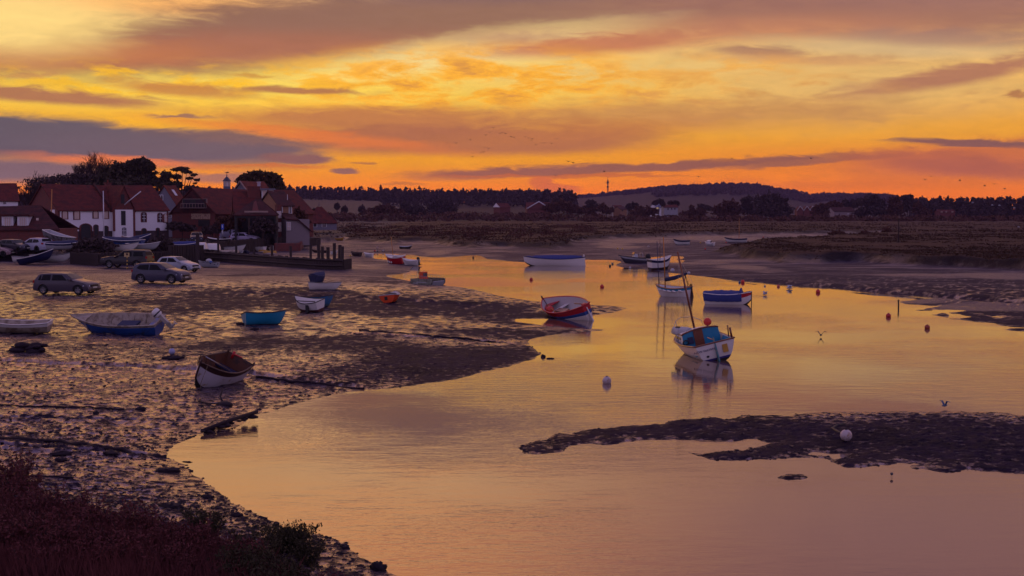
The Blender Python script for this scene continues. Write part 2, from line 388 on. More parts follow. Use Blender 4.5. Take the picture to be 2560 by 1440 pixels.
HILL = [(-1500, 515), (1000, 515), (1300, 500), (1440, 487), (1500, 482), (1560, 477), (1600, 472), (1660, 465), (1720, 463), (1790, 459), (1860, 459), (1900, 462), (1930, 470), (1990, 478), (2020, 487), (2060, 482), (2110, 484), (2200, 484), (2230, 490), (2300, 505), (2500, 515), (4000, 518)]
def prof(tab, d, th): 
    u = [(p - 1280) / F * d for p, _ in tab]; z = [max(0, zat(q, d) - th - 1.7) for _, q in tab]
    return u, z
def zat(py, d):
    r = pixray(1280, py); return CAM_H + d * r.z / r.y
RX, RZ = prof(RIDGE, 1500, 11); HX, HZ = prof(HILL, 3300, 10)
def relief(x, y, d):
    wA = sstep(75, 45, d); wC = sstep(110, 170, d); wB = 1 - wA - wC
    return 1.15 * (wA * fbm(x / .16, y / .14, 3, 13) + wB * fbm(x / .34, y / .42, 3, 14) + wC * fbm(x / 2.4, y / 2.2, 3, 15)) + .14 * fbm(x / 2.1, y / 1.4, 2, 16)
def finish(x, y, sd, sp, ms, vs):
    d = np.maximum(y, 5)
    # ragged edges
    na = np.clip(.1 + d * .006, .1, 1.6)
    nn = fbm(x / (.5 + d * .012), y / (.8 + d * .03), 4, 3)
    nf = fbm(x * 1.6, y * 1.1, 4, 31) * np.clip(1.3 - d / 70, 0, 1)
    sdn = sd + nn * na + nf * .25; spn = sp + nn * .5 + nf * .75
    L = .8 - .25 * sstep(120, 200, d) * sstep(-14, -2, x)
    sl = .034
    z1 = np.where(sdn > 0, L * (1 - np.exp(-np.maximum(sdn, 0) * sl / L)) + .018 * sstep(0, .6, sdn), -.5 * (1 - np.exp(np.minimum(sdn, 0) * .12)))
    z2 = np.where(spn > 0, .03 * sstep(0, .3, spn) + .22 * (1 - np.exp(-np.maximum(spn, 0) * .35)), -.5 * (1 - np.exp(np.minimum(spn, 0) * .2)))
    # the near beach climbs to the sea bank the camera stands on
    z1 = z1 + .45 * sstep(6, -3, x + 3 - (y - 16) * -.25) * sstep(34, 20, y) * sstep(0, 3.5, sdn)
    # mud relief: drifts, gullies, ripples
    mud = np.clip(np.maximum(sdn, spn) / 1.5, 0, 1)
    g = fbm(x / 9, y / 14, 4, 11); g2 = fbm(x / 1.3, y / 1.5, 3, 12); g3 = relief(x, y, d)
    near = np.clip(1.6 - d / 90, .15, 1)
    z1 = z1 + mud * (g * .11 * np.clip(sdn / 8, .15, 1) + g2 * .05 * near + g3 * .055 * np.clip(1.6 - d / 110, .25, 1))
    z2 = z2 + mud * (g2 * .05 + g3 * .045)
    # two old channels crossing the mud
    for (a, b, dep, wd) in CHAN:
        ex, ey = b[0] - a[0], b[1] - a[1]; t = np.clip(((x - a[0]) * ex + (y - a[1]) * ey) / (ex * ex + ey * ey), 0, 1)
        q = np.hypot(x - a[0] - ex * t, y - a[1] - ey * t) + nn * wd * .8
        z1 = z1 - dep * np.exp(-(q / wd) ** 2) * mud + dep * .6 * np.exp(-((q - 1.8 * wd) / wd) ** 2) * mud
    z = np.where(y > 0, np.maximum(z1, z2), z1)
    # salt marsh and village ground stand above the mud
    msn = ms + fbm(x / 8, y / 16, 4, 21) * 5
    mk = sstep(-.2, 1.6 + d * .01, msn)
    zm = 1.25 + fbm(x / 18, y / 30, 4, 22) * .5 + fbm(x / 2.6, y / 4, 3, 23) * .34 + .4 * sstep(5, 60, msn)
    zm = np.where(d > 520, 1.7 + (zm - 1.7) * np.clip(1.5 - d / 1040, .1, 1), zm)
    z = z + (np.maximum(zm, z) - z) * mk
    vk = sstep(-.3, 1.2, vs)
    zv = 1.55 + .5 * sstep(8, 50, vs) + fbm(x / 6, y / 9, 3, 25) * .18
    z = z + (zv - z) * vk
    k = 1500 / d
    z = z + np.interp(x * np.maximum(k, .6), RX, RZ) * sstep(620, 1480, y) * (1 - .9 * sstep(1600, 2300, y))
    z = z + np.interp(x * 3300 / d, HX, HZ) * sstep(1500, 3250, y) ** 1.3 * (1 - sstep(3400, 5500, y))
    return z, sdn, spn, msn, vk, mk
CHAN = [(tuple(W(-40, 1090, .4)[:2]), tuple(W(440, 1142, .0)[:2]), .13, .16), (tuple(W(-40, 1185, .5)[:2]), tuple(W(240, 1202, .3)[:2]), .07, .1),
        (tuple(W(-20, 893, .5)[:2]), tuple(W(560, 925, .25)[:2]), .12, .4), (tuple(W(560, 925, .25)[:2]), tuple(W(930, 974, 0)[:2]), .1, .3),
        (tuple(W(620, 722, .6)[:2]), tuple(W(1180, 760, .3)[:2]), .18, .7), (tuple(W(900, 826, .4)[:2]), tuple(W(1340, 858, .1)[:2]), .1, .3),
        (tuple(W(0, 1017, .5)[:2]), tuple(W(330, 1026, .4)[:2]), .06, .15),
        (tuple(W(1480, 690, .5)[:2]), tuple(W(1640, 660, .4)[:2]), .0, 1), (tuple(W(1620, 655, .4)[:2]), tuple(W(1830, 646, .5)[:2]), .18, 1.4), (tuple(W(1780, 690, .3)[:2]), tuple(W(2560, 752, .3)[:2]), .22, 1.2)]
def height(x, y):
    x = np.atleast_1d(np.asarray(x, float)); y = np.atleast_1d(np.asarray(y, float))
    return finish(x, y, *lowres(x, y))[0]
rows_py = np.concatenate([np.arange(1500, 700, -1.35), np.arange(700, 545, -.62)])
rows_d = np.concatenate([F * CAM_H / (rows_py - HOR), np.geomspace(F * CAM_H / 14.2, 7000, 46)[1:]])
cols_u = (np.arange(-260, 2830, 2.7) - 1280) / F
def upsample(fn, dd, uu, k=4):
    ri = np.unique(np.r_[np.arange(0, len(dd), k), len(dd) - 1]); ci = np.unique(np.r_[np.arange(0, len(uu), k), len(uu) - 1])
    D, U = np.meshgrid(dd[ri], uu[ci], indexing='ij'); outs = fn(U * D, D); res = []
    wr = np.interp(np.arange(len(dd)), ri, np.arange(len(ri))); wc = np.interp(np.arange(len(uu)), ci, np.arange(len(ci)))
    r0 = np.minimum(wr.astype(int), len(ri) - 2); c0 = np.minimum(wc.astype(int), len(ci) - 2); fr = (wr - r0)[:, None]; fc = (wc - c0)[None]
    for o in outs:
        a = o[r0][:, c0]; b = o[r0][:, c0 + 1]; c = o[r0 + 1][:, c0]; d = o[r0 + 1][:, c0 + 1]
        res.append((a * (1 - fc) + b * fc) * (1 - fr) + (c * (1 - fc) + d * fc) * fr)
    return res
LOW = upsample(lowres, rows_d, cols_u)
GD, GU = np.meshgrid(rows_d, cols_u, indexing='ij'); GX = GU * GD; GY = GD
GZ, gsd, gsp, gms, gvk, gmk = finish(GX, GY, *LOW)
# wetness: how much standing film lies on the mud (ellipses of firmer, dry ground laid out on the plan)
def dry_spot(px, py, rx, ry, k=1.):
    c = W(px, py, .4); rX = abs(W(px + rx, py, .4).x - c.x); rY = abs(W(px, py - ry, .4).y - c.y)
    return k * sstep(1.25, .55, np.hypot((GX - c.x) / rX, (GY - c.y) / rY) + fbm(GX / 2.4, GY / 5, 4, 41) * .5)
dry = np.zeros_like(GX)
for a in [(1150, 890, 330, 46), (800, 850, 300, 26, .7), (1000, 760, 480, 18, .9), (620, 745, 330, 30, .85), (1330, 780, 170, 16, .9), (1250, 815, 230, 12, .8), (1900, 1080, 1300, 75, 1.), (900, 735, 300, 12, .5), (640, 690, 130, 7, .8), (120, 700, 100, 9, .4), (2400, 780, 330, 34, .9), (2250, 700, 700, 42, .7), (1900, 665, 400, 22, .6), (1650, 615, 420, 20, .5), (1350, 640, 120, 10, .6), (400, 865, 260, 24, .3), (1600, 640, 240, 8, .55), (1250, 625, 200, 8, .3), (300, 1330, 420, 60, .2), (1100, 640, 120, 12, .5), (1000, 690, 120, 10, .5)]:
    dry = np.maximum(dry, dry_spot(*a))
def shine_spot(px, py, rx, ry):
    c = W(px, py, .45); rX = abs(W(px + rx, py, .45).x - c.x); rY = abs(W(px, py - ry, .45).y - c.y)
    return sstep(1.2, .5, np.hypot((GX - c.x) / rX, (GY - c.y) / rY) + fbm(GX / 5, GY / 9, 4, 43) * .9)
shine = np.zeros_like(GX)
for a in [(1600, 601, 120, 5), (1790, 596, 240, 8), (2030, 590, 170, 4), (1860, 664, 80, 8), (1830, 645, 90, 4), (1540, 612, 60, 8), (1100, 626, 70, 8), (1000, 643, 60, 3), (2360, 684, 240, 5), (2000, 650, 60, 3), (1690, 650, 120, 4), (1900, 706, 130, 4), (2080, 724, 150, 5), (2260, 738, 140, 5), (2440, 752, 160, 6), (2500, 690, 200, 4), (300, 690, 260, 9), (120, 668, 300, 8), (700, 664, 260, 6), (760, 640, 160, 6), (700, 690, 260, 6), (200, 930, 330, 22)]:
    shine = np.maximum(shine, shine_spot(*a))
wet = np.clip(1 - dry, 0, 1)
wet = np.maximum(wet, sstep(.5, .0, np.maximum(gsd, gsp)) * .6)
nr, nc = GX.shape
idx = np.arange(nr * nc).reshape(nr, nc)
quads = np.stack([idx[:-1, :-1], idx[:-1, 1:], idx[1:, 1:], idx[1:, :-1]], -1).reshape(-1, 4)
green = sstep(640, 800, GY) * .8 * gmk
green = np.where((GY > 640) & (GY < 5000), green * (.35 + .65 * (fbm(GX / 260, GY / 420, 2, 77) > 0)), green)
green = np.maximum(green, sstep(0, 60, gvk * 50) * sstep(-36, -22, GX) * sstep(235, 245, GY) * 0.9)
gm = bpy.data.materials.new('ground_mud_and_marsh'); gm.use_nodes = True; t = gm.node_tree; b = t.nodes['Principled BSDF']
A = lambda n: N(t, 'ShaderNodeAttribute', attribute_name=n).outputs['Fac']
pos = N(t, 'ShaderNodeNewGeometry').outputs['Position']
aw, amk, avk, agr = A('wet'), A('marsh'), A('village'), A('green')
n1 = N(t, 'ShaderNodeTexNoise', inp={'Vector': pos, 'Scale': 2.6, 'Detail': 6, 'Roughness': .62}).outputs[0]
n2 = N(t, 'ShaderNodeTexNoise', inp={'Vector': pos, 'Scale': .35, 'Detail': 5, 'Roughness': .6}).outputs[0]
mp = N(t, 'ShaderNodeMapping', inp={'Vector': pos, 'Scale': (.05, .16, .3)})
n3 = N(t, 'ShaderNodeTexNoise', inp={'Vector': mp.outputs[0], 'Scale': 1, 'Detail': 8, 'Roughness': .68}).outputs[0]
mudc = MIX(t, RANGE(t, n1, .35, .65), (.014, .008, .024), (.027, .015, .040))
mudc = MIX(t, RANGE(t, n2, .5, .68), mudc, (.010, .006, .017))
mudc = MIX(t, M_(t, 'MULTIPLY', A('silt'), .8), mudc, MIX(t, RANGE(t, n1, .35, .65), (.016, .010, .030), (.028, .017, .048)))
marc = MIX(t, RANGE(t, n3, .36, .62), (.036, .017, .012), (.070, .034, .018))
marc = MIX(t, RANGE(t, n2, .52, .7, 0, .6), marc, (.05, .018, .016))
marc = MIX(t, M_(t, 'MULTIPLY', agr, RANGE(t, n2, .3, .6, .5, 1)), marc, (.034, .05, .018))
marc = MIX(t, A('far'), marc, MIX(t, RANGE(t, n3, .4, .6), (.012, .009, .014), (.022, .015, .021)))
vilc = MIX(t, RANGE(t, n1, .4, .6), (.045, .034, .034), (.085, .07, .066))
vilc = MIX(t, M_(t, 'MULTIPLY', agr, RANGE(t, n2, .35, .6, .2, 1)), vilc, (.034, .052, .014))
peat = RANGE(t, M_(t, 'MULTIPLY', M_(t, 'MULTIPLY', amk, M_(t, 'SUBTRACT', 1, amk)), 4), .1, .7)
c = MIX(t, amk, mudc, marc); c = MIX(t, peat, c, (.012, .007, .009)); c = MIX(t, avk, c, vilc)
t.links.new(c, b.inputs['Base Color'])
firm = M_(t, 'MAXIMUM', amk, avk)
film = M_(t, 'MULTIPLY', aw, M_(t, 'SUBTRACT', 1, firm))
mpm = N(t, 'ShaderNodeMapping', inp={'Vector': pos, 'Scale': (.62, 1.15, 1), 'Rotation': (0, 0, R(12))})
h1 = N(t, 'ShaderNodeTexNoise', inp={'Vector': mpm.outputs[0], 'Scale': 11, 'Detail': 9, 'Roughness': .78, 'Distortion': .5}).outputs[0]
h4 = N(t, 'ShaderNodeTexNoise', inp={'Vector': mpm.outputs[0], 'Scale': .42, 'Detail': 5, 'Roughness': .65}).outputs[0]
rel = M_(t, 'ADD', M_(t, 'MULTIPLY', A('relief'), .62), M_(t, 'MULTIPLY', M_(t, 'SUBTRACT', h1, .5), 1.5))
thr = M_(t, 'ADD', RANGE(t, film, 0, 1, -.34, .10, False), M_(t, 'MULTIPLY', M_(t, 'SUBTRACT', h4, .5), .30))
pud = M_(t, 'MULTIPLY', RANGE(t, M_(t, 'SUBTRACT', rel, thr), .16, -.16), M_(t, 'SUBTRACT', 1, firm))
b.inputs['IOR'].default_value = 1.7; b.inputs['Specular Tint'].default_value = (1, .72, .86, 1)
mp5 = N(t, 'ShaderNodeMapping', inp={'Vector': pos, 'Scale': (.10, .34, 1), 'Rotation': (0, 0, R(-8))})
n5 = N(t, 'ShaderNodeTexNoise', inp={'Vector': mp5.outputs[0], 'Scale': 1, 'Detail': 8, 'Roughness': .68, 'Distortion': .4}).outputs[0]
sheen = M_(t, 'MULTIPLY', RANGE(t, n5, .47, .74, .03, .85), RANGE(t, film, .1, .8, .35, 1))
silt = M_(t, 'MULTIPLY', A('silt'), M_(t, 'SUBTRACT', 1, firm))
pud = M_(t, 'ADD', M_(t, 'MULTIPLY', pud, M_(t, 'SUBTRACT', 1, silt)), M_(t, 'MULTIPLY', sheen, silt))
pud = M_(t, 'MAXIMUM', pud, M_(t, 'MULTIPLY', M_(t, 'MULTIPLY', A('shine'), M_(t, 'SUBTRACT', 1, firm)), RANGE(t, h1, .32, .6, .9, .25)))
t.links.new(RANGE(t, pud, 0, 1, .62, .15, False), b.inputs['Roughness'])
t.links.new(RANGE(t, pud, 0, 1, .03, 1.0, False), b.inputs['Specular IOR Level'])
bp = N(t, 'ShaderNodeBump', inp={'Height': M_(t, 'MULTIPLY', h1, M_(t, 'SUBTRACT', 1.06, pud)), 'Strength': .8, 'Distance': .17}); t.links.new(bp.outputs[0], b.inputs['Normal'])
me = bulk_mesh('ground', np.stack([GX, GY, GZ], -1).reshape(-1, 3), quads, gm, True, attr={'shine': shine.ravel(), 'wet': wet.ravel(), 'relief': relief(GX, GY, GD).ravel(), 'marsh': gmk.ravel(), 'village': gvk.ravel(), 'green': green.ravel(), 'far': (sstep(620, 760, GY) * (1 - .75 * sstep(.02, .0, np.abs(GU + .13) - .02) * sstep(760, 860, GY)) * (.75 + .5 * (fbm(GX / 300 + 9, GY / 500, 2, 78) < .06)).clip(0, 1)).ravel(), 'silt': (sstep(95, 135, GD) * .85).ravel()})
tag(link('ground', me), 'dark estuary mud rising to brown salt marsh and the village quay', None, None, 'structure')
# coarser ground carries on outside the view on both sides and under the sea bank
def wing(dd, uu):
    D, U = np.meshgrid(dd, uu, indexing='ij'); x, y = U * D, D; z, sd, sp, msn, vk, mk = finish(x, y, *lowres(x, y)); n, m = x.shape; ix = np.arange(n * m).reshape(n, m)
    q = np.stack([ix[:-1, :-1], ix[:-1, 1:], ix[1:, 1:], ix[1:, :-1]], -1).reshape(-1, 4)
    at_ = {'shine': np.zeros(n * m), 'wet': np.full(n * m, .7), 'marsh': mk.ravel(), 'village': vk.ravel(), 'green': np.zeros(n * m), 'relief': relief(x, y, y).ravel(), 'far': sstep(620, 760, y).ravel(), 'silt': (sstep(95, 135, y) * .85).ravel()}
    tag(link('ground', bulk_mesh('ground', np.stack([x, y, z], -1).reshape(-1, 3), q, gm, True, attr=at_)), 'ground beyond the edge of the view', None, None, 'structure')
wing(rows_d[::5], np.linspace(-1.6, cols_u[0], 60)); wing(rows_d[::5], np.linspace(cols_u[-1], 1.6, 60)); wing(np.linspace(5, rows_d[0], 30), np.linspace(-1.6, 1.6, 90))
# height lookup on the finished mesh
def ground_z(x, y):
    if y < rows_d[0] + .01: y = rows_d[0] + .01
    r = np.searchsorted(rows_d, y) - 1; r = min(max(r, 0), nr - 2); fr = (y - rows_d[r]) / (rows_d[r + 1] - rows_d[r])
    q = (x / y - cols_u[0]) / (cols_u[1] - cols_u[0]); c = int(min(max(q, 0), nc - 2)); fc = min(max(q - c, 0), 1)
    g = GZ[r:r + 2, c:c + 2]
    return float((g[0, 0] * (1 - fc) + g[0, 1] * fc) * (1 - fr) + (g[1, 0] * (1 - fc) + g[1, 1] * fc) * fr)
def at(px, py, water=False):
    """the spot on the ground (or water) seen at a photo pixel"""
    d = pixray(px, py); t0 = 14.; last = None
    if d.z >= -1e-4: return W(px, HOR + 6, 0)
    tt = np.concatenate([np.arange(14, 120, .1), np.geomspace(120, 6000, 1500)])
    xs = tt * d.x / d.y; zs = CAM_H + tt * d.z / d.y
    for x, y, z in zip(xs, tt, zs):
        g = max(ground_z(x, y), 0) 
        if z <= g: return Vector((x, y, 0 if water else g))
    return Vector((xs[-1], tt[-1], 0))
def atd(px, d, py=None):
    """the spot on the ground at distance d under photo column px"""
    dd = pixray(px, 600); x = d * dd.x / dd.y
    return Vector((x, d, max(0., ground_z(x, d))))
# water
wm = bpy.data.materials.new('estuary_water'); wm.use_nodes = True; t = wm.node_tree; b = t.nodes['Principled BSDF']
pos = N(t, 'ShaderNodeNewGeometry').outputs['Position']
b.inputs['Base Color'].default_value = (.12, .07, .055, 1); b.inputs['Roughness'].default_value = .045; b.inputs['IOR'].default_value = 2.9; b.inputs['Specular Tint'].default_value = (1, .87, .79, 1)
mp = N(t, 'ShaderNodeMapping', inp={'Vector': pos, 'Scale': (.55, 1.5, 1), 'Rotation': (0, 0, R(-14))})
w1 = N(t, 'ShaderNodeTexNoise', inp={'Vector': mp.outputs[0], 'Scale': 1.5, 'Detail': 4, 'Roughness': .55}).outputs[0]
w2 = N(t, 'ShaderNodeTexNoise', inp={'Vector': mp.outputs[0], 'Scale': 7, 'Detail': 3, 'Roughness': .5}).outputs[0]
w3 = N(t, 'ShaderNodeTexNoise', inp={'Vector': pos, 'Scale': .07, 'Detail': 4, 'Roughness': .55}).outputs[0]
cal = RANGE(t, w3, .40, .62, .15, 1)
hgt = M_(t, 'ADD', M_(t, 'MULTIPLY', w1, .6), M_(t, 'MULTIPLY', w2, .18))
bp = N(t, 'ShaderNodeBump', inp={'Height': M_(t, 'MULTIPLY', hgt, cal), 'Strength': .21, 'Distance': .12}); t.links.new(bp.outputs[0], b.inputs['Normal'])
wat = MB(); wat.add([(-9000, -400, 0), (9000, -400, 0), (9000, 7100, 0), (-9000, 7100, 0)], [(0, 1, 2, 3)])
o = wat.build('water', wm); tag(o, 'calm estuary channel mirroring the orange sunset sky', None, None, 'structure')
# ------------------------------------------------------------------ materials shared by the boats
white = mat('white_paint', (214, 208, 202), .35, var=.07, scale=5)
dirtyw = mat('muddy_white_paint', (158, 144, 128), .5, var=.22, c2=(112, 94, 76), c2amt=.5, scale=7)
greyp = mat('grey_paint', (120, 120, 124), .45, c2=(70, 64, 60))
lightgrey = mat('pale_grey_paint', (165, 165, 168), .45)
navy = mat('navy_paint', (28, 32, 66), .35)
bluep = mat('blue_paint', (26, 70, 140), .4, c2=(40, 52, 70), c2amt=.4)
midblue = mat('mid_blue_paint', (34, 88, 132), .4, c2=(60, 80, 90))
turq = mat('turquoise_paint', (20, 118, 152), .4, var=.1)
redp = mat('red_paint', (176, 22, 34), .35)
orangep = mat('orange_paint', (208, 72, 26), .4)
darkp = mat('dark_bottom_paint', (20, 15, 18), .6, c2=(44, 36, 30), c2amt=.4)
woodv = mat('varnished_wood', (110, 52, 24), .35, var=.25, scale=9, coat=.2)
woodp = mat('pale_mast_wood', (176, 112, 36), .4, var=.2, scale=9)
woodd = mat('dark_wood', (58, 30, 22), .5, var=.25)
woodg = mat('weathered_timber', (52, 38, 36), .85, var=.35, scale=5, bump=.4)
bluec = mat('blue_cover_cloth', (36, 48, 110), .75, var=.15, scale=4, bump=.5)
navyc = mat('navy_cover_cloth', (24, 32, 70), .8, var=.15, bump=.4)
blackr = mat('black_rubber', (18, 17, 18), .6)
metal = mat('galvanised_metal', (150, 150, 155), .35, metal=.8)
rope = mat('rope', (120, 105, 84), .9)
ochre = mat('ochre_bench', (172, 128, 44), .6)
brownin = mat('brown_inner_paint', (92, 52, 36), .6, c2=(60, 40, 34))
buoyr = mat('orange_red_buoy', (196, 44, 34), .45, var=.05)
buoyw = mat('white_buoy', (180, 164, 164), .45, var=.08, c2=(150, 120, 100), c2amt=.3)
glassd = mat('dark_glass', (16, 18, 24), .06, var=.02, spec=.9)
letter = mat('dark_lettering', (40, 44, 84), .6, var=.02)

class Hull:
    def __init__(s, L=3.6, B=1.5, D=.62, tw=.78, tm=.42, p=2.1, sb=.45, ss=.12, rake=.22, th=.025, floor=.16, vee=.55, n=18, m=7, lap=0., rock=.0):
        s.__dict__.update(locals())
    def hb(s, t):
        if t < s.tm: return s.B / 2 * (s.tw + (1 - s.tw) * math.sin(math.pi / 2 * t / s.tm))
        return s.B / 2 * max(0., 1 - ((t - s.tm) / (1 - s.tm)) ** s.p)
    def sz(s, t):
        return s.D * (1 + (s.sb * ((t - .38) / .62) ** 2 if t > .38 else s.ss * ((.38 - t) / .38) ** 2))
    def kz(s, t):
        return s.D * .55 * max(0, (t - .72) / .28) ** 2.4 + s.rock * s.D * max(0, (.3 - t) / .3) ** 2
    def pt(s, t, q, side, inner=False):
        th = s.th if inner else 0
        hb = max(.006, s.hb(t) - th); k = s.kz(t) + th; z = s.sz(t)
        y = hb * max(q, 0) ** (s.vee + .5 * t * t)
        zz = k + (z - k) * (q ** 1.7 if q > 0 else 0)
        x = s.L * (t - .5) - s.rake * s.L * .5 * (1 - q) * max(0, (t - .6) / .4) ** 2 + (-.04 * s.L * q * (1 - t) ** 6)
        if inner:
            zz = max(zz, min(s.floor, z - .02)); x = x * (1 - 1.2 * th / s.L)
        return Vector((x, side * y, zz))
    def qs(s):
        return [(j / s.m) for j in range(s.m + 1)]
    def shell(s, mats, bands, inner_mi):
        """outer planking with colour bands, inner skin, gunwale edge and transom in one mesh"""
        mb = MB(); ts = [1 - (1 - i / s.n) ** 1.25 for i in range(s.n + 1)]; qs = []
        for j in range(s.m + 1):
            q = j / s.m; qs.append((q, 0))
            if s.lap and 0 < j < s.m: qs.append((q, 1))
        for q, _ in bands[:-1]:
            if not any(abs(q - a) < .01 for a, _ in qs): qs.append((q, 0))
        qs.sort()
        full = [(q, l, 1) for q, l in qs[::-1]] + [(q, l, -1) for q, l in qs[1:]]
        def P(t, q, l, sd):
            v = s.pt(t, q, sd)
            if l: v.y += sd * s.lap * min(1, 6 * s.hb(t) / s.B); 
            return v
        rows = [[P(t, *f) for f in full] for t in ts]
        def band(q):
            for qm, mi in bands:
                if q <= qm + 1e-6: return mi
            return bands[-1][1]
        mf = lambda i, j: band(max(full[j][0], full[j + 1][0]) if full[j][0] != full[j + 1][0] else full[j][0])
        mb.grid(rows, smooth=not s.lap, mf=mf)
        # transom outside
        for j in range(len(full) // 2):
            a, b2 = full[j], full[j + 1]
            o = [P(0, *a), P(0, *b2), P(0, b2[0], b2[1], -1), P(0, a[0], a[1], -1)]
            mb.add(o, [(0, 1, 2, 3)], band(max(a[0], b2[0])))
        iq = [j / s.m for j in range(s.m + 1)]
        ifull = [(q, 1) for q in iq[::-1]] + [(q, -1) for q in iq[1:]]
        ti = [.012 + .976 * t for t in ts]
        irows = [[s.pt(t, q, sd, True) for q, sd in ifull] for t in ti]
        mb.grid([r[::-1] for r in irows], inner_mi)
        for j in range(len(ifull) // 2):
            a, b2 = ifull[j], ifull[j + 1]
            mb.add([s.pt(.012, a[0], 1, True), s.pt(.012, a[0], -1, True), s.pt(.012, b2[0], -1, True), s.pt(.012, b2[0], 1, True)], [(0, 1, 2, 3)], inner_mi)
        for sd in (1, -1):
            r1 = [s.pt(t, 1, sd) for t in ts]; r2 = [s.pt(t, 1, sd, True) for t in ti]
            mb.grid([r1, r2] if sd < 0 else [r2, r1], bands[-1][1])
        mb.grid([[s.pt(0, 1, 1), s.pt(0, 1, -1)], [s.pt(.012, 1, 1, True), s.pt(.012, 1, -1, True)]], bands[-1][1])
        return mb
    def rail(s, r=.022, t0=0., t1=1., up=0.):
        mb = MB()
        for sd in (1, -1):
            mb.tube([s.pt(t0 + (t1 - t0) * i / 20, 1, sd) + Vector((0, sd * r * .4, up)) for i in range(21)], r, 6)
        if t0 == 0: mb.tube([s.pt(0, 1, 1), s.pt(0, 1, -1)], r, 6)
        return mb
    def thwart(s, t, w=.2, z=.62, thk=.03, t2=None):
        zz = s.sz(t) * z; q = (z) ** (1 / 1.7)
        mb = MB(); t2 = t2 or t + w / s.L
        a = [s.pt(t, q, 1, True), s.pt(t, q, -1, True), s.pt(t2, q, -1, True), s.pt(t2, q, 1, True)]
        for v in a: v.z = zz
        mb.add(a + [v - Vector((0, 0, thk)) for v in a], [(3, 2, 1, 0), (4, 5, 6, 7), (0, 1, 5, 4), (1, 2, 6, 5), (2, 3, 7, 6), (3, 0, 4, 7)])
        return mb
    def stem(s, r=.03, top=.06):
        return MB().tube([s.pt(1, q, 1) + Vector((.01, 0, 0)) for q in (0, .2, .45, .7, 1)] + [s.pt(1, 1, 1) + Vector((.01, 0, top))], r, 6)
    def cover(s, t0, t1, peak=.18, drop=.75, sag=.06, mi=0, seed=1):
        rows = []; rr = random.Random(seed); k = 16
        for i in range(k + 1):
            t = t0 + (t1 - t0) * i / k; r = []
            pk = peak * math.sin(math.pi * min(1, max(0, .12 + .76 * i / k))) + (rr.random() - .5) * sag
            for j in range(13):
                u = -1 + 2 * j / 12
                if abs(u) > .82:
                    q = drop + (1 - drop) * (1 - (abs(u) - .82) / .18); v = s.pt(t, q, 1 if u > 0 else -1); v.y *= 1.04; v.y += (.02 if u > 0 else -.02)
                    v.z += .03 * rr.random()
                else:
                    v = s.pt(t, 1, 1); hb = v.y * 1.03 + .02; v = Vector((v.x, hb * u / .82, s.sz(t) + pk * (1 - abs(u / .82) ** 1.6) + .02))
                r.append(v)
            rows.append(r)
        mb = MB().grid([r[::-1] for r in rows]); 
        mb.add(rows[0], [tuple(range(13))]); mb.add(rows[-1], [tuple(range(13))[::-1]])
        return mb
def outboard(parent, pos, ang=0., cowl=None, leg=None, sc=1., yaw=0., band=None):
    o = MB(); T = Matrix.Translation(pos) @ Matrix.Rotation(yaw, 4, 'Z') @ Matrix.Rotation(ang, 4, 'Y') @ Matrix.Scale(sc, 4)
    o.grid([[Vector((x * w, y * w2, z)) for x, y in ((.17, -.11), (.17, .11), (.06, .15), (-.14, .13), (-.2, .05), (-.2, -.05), (-.14, -.13), (.06, -.15))] for z, w, w2 in ((.02, .8, .8), (.1, 1, 1), (.24, 1.02, 1), (.34, .9, .86), (.39, .5, .5))], closed=True, T=T)
    o.add([T @ Vector((x * .5, y * .5, .39)) for x, y in ((.17, -.11), (.17, .11), (.06, .15), (-.14, .13), (-.2, .05), (-.2, -.05), (-.14, -.13), (.06, -.15))], [tuple(range(8))])
    m = o.build('outboard_motor', cowl or blackr, parent)
    l = MB(); l.box((-.02, 0, -.22), (.16, .13, .52), T=T, taper=1.2); l.box((-.02, 0, -.6), (.2, .06, .36), T=T); l.box((-.06, 0, -.5), (.32, .2, .02), T=T)
    l.lathe([(.001, -.3), (.05, -.24), (.06, -.05), (.03, .12), (.001, .16)], 8, (-.02, 0, -.7), 'x', T=T)
    for k in range(3):
        q = 2.09 * k; l.box((-.3, .07 * math.cos(q), -.7 + .07 * math.sin(q)), (.02, .06, .1), rot=(q, .4, 0), T=T)
    l.build('drive_leg', leg or blackr, m)
    if band:
        b2 = MB(); b2.grid([[Vector((x * w, y * w, z)) for x, y in ((.17, -.11), (.17, .11), (.06, .15), (-.14, .13), (-.2, .05), (-.2, -.05), (-.14, -.13), (.06, -.15))] for z, w in ((.13, 1.03), (.19, 1.035))], closed=True, T=T)
        b2.build('cowl_stripe', band, m)
    return m
def place(px, py, water=False, dz=0.):
    p = at(px, py, water); return Vector((p.x, p.y, p.z + dz))
def boat_root(name, p, yaw, roll, pitch, label, cat, group=None):
    return empty(name, p, (R(roll), R(pitch), R(yaw)), label, cat, group)
def small(name, px, py, L, B, D, yaw, roll, cols, inner, label, cat='dinghy', group=None, seats=(.22, .5), seatm=None, railm=None, water=False, pitch=0, dz=-.05, d=None, **kw):
    """an open dinghy: hull, gunwale, seats, stem"""
    p = place(px, py, water, dz) if d is None else atd(px, d) + Vector((0, 0, dz))
    r = boat_root(name, p, yaw, roll, pitch, label, cat, group)
    h = Hull(L, B, D, **kw)
    mats = []; bands = []
    for q, m in cols:
        if m not in mats: mats.append(m)
        bands.append((q, mats.index(m)))
    if inner not in mats: mats.append(inner)
    h.shell(mats, bands, mats.index(inner)).build('hull', mats, r)
    h.rail(.02 + .006 * B).build('gunwale', railm or woodv, r)
    for t in seats: h.thwart(t).build('seat', seatm or inner, r)
    return r, h
BO = 'boats lying on the mud or afloat in the channel'
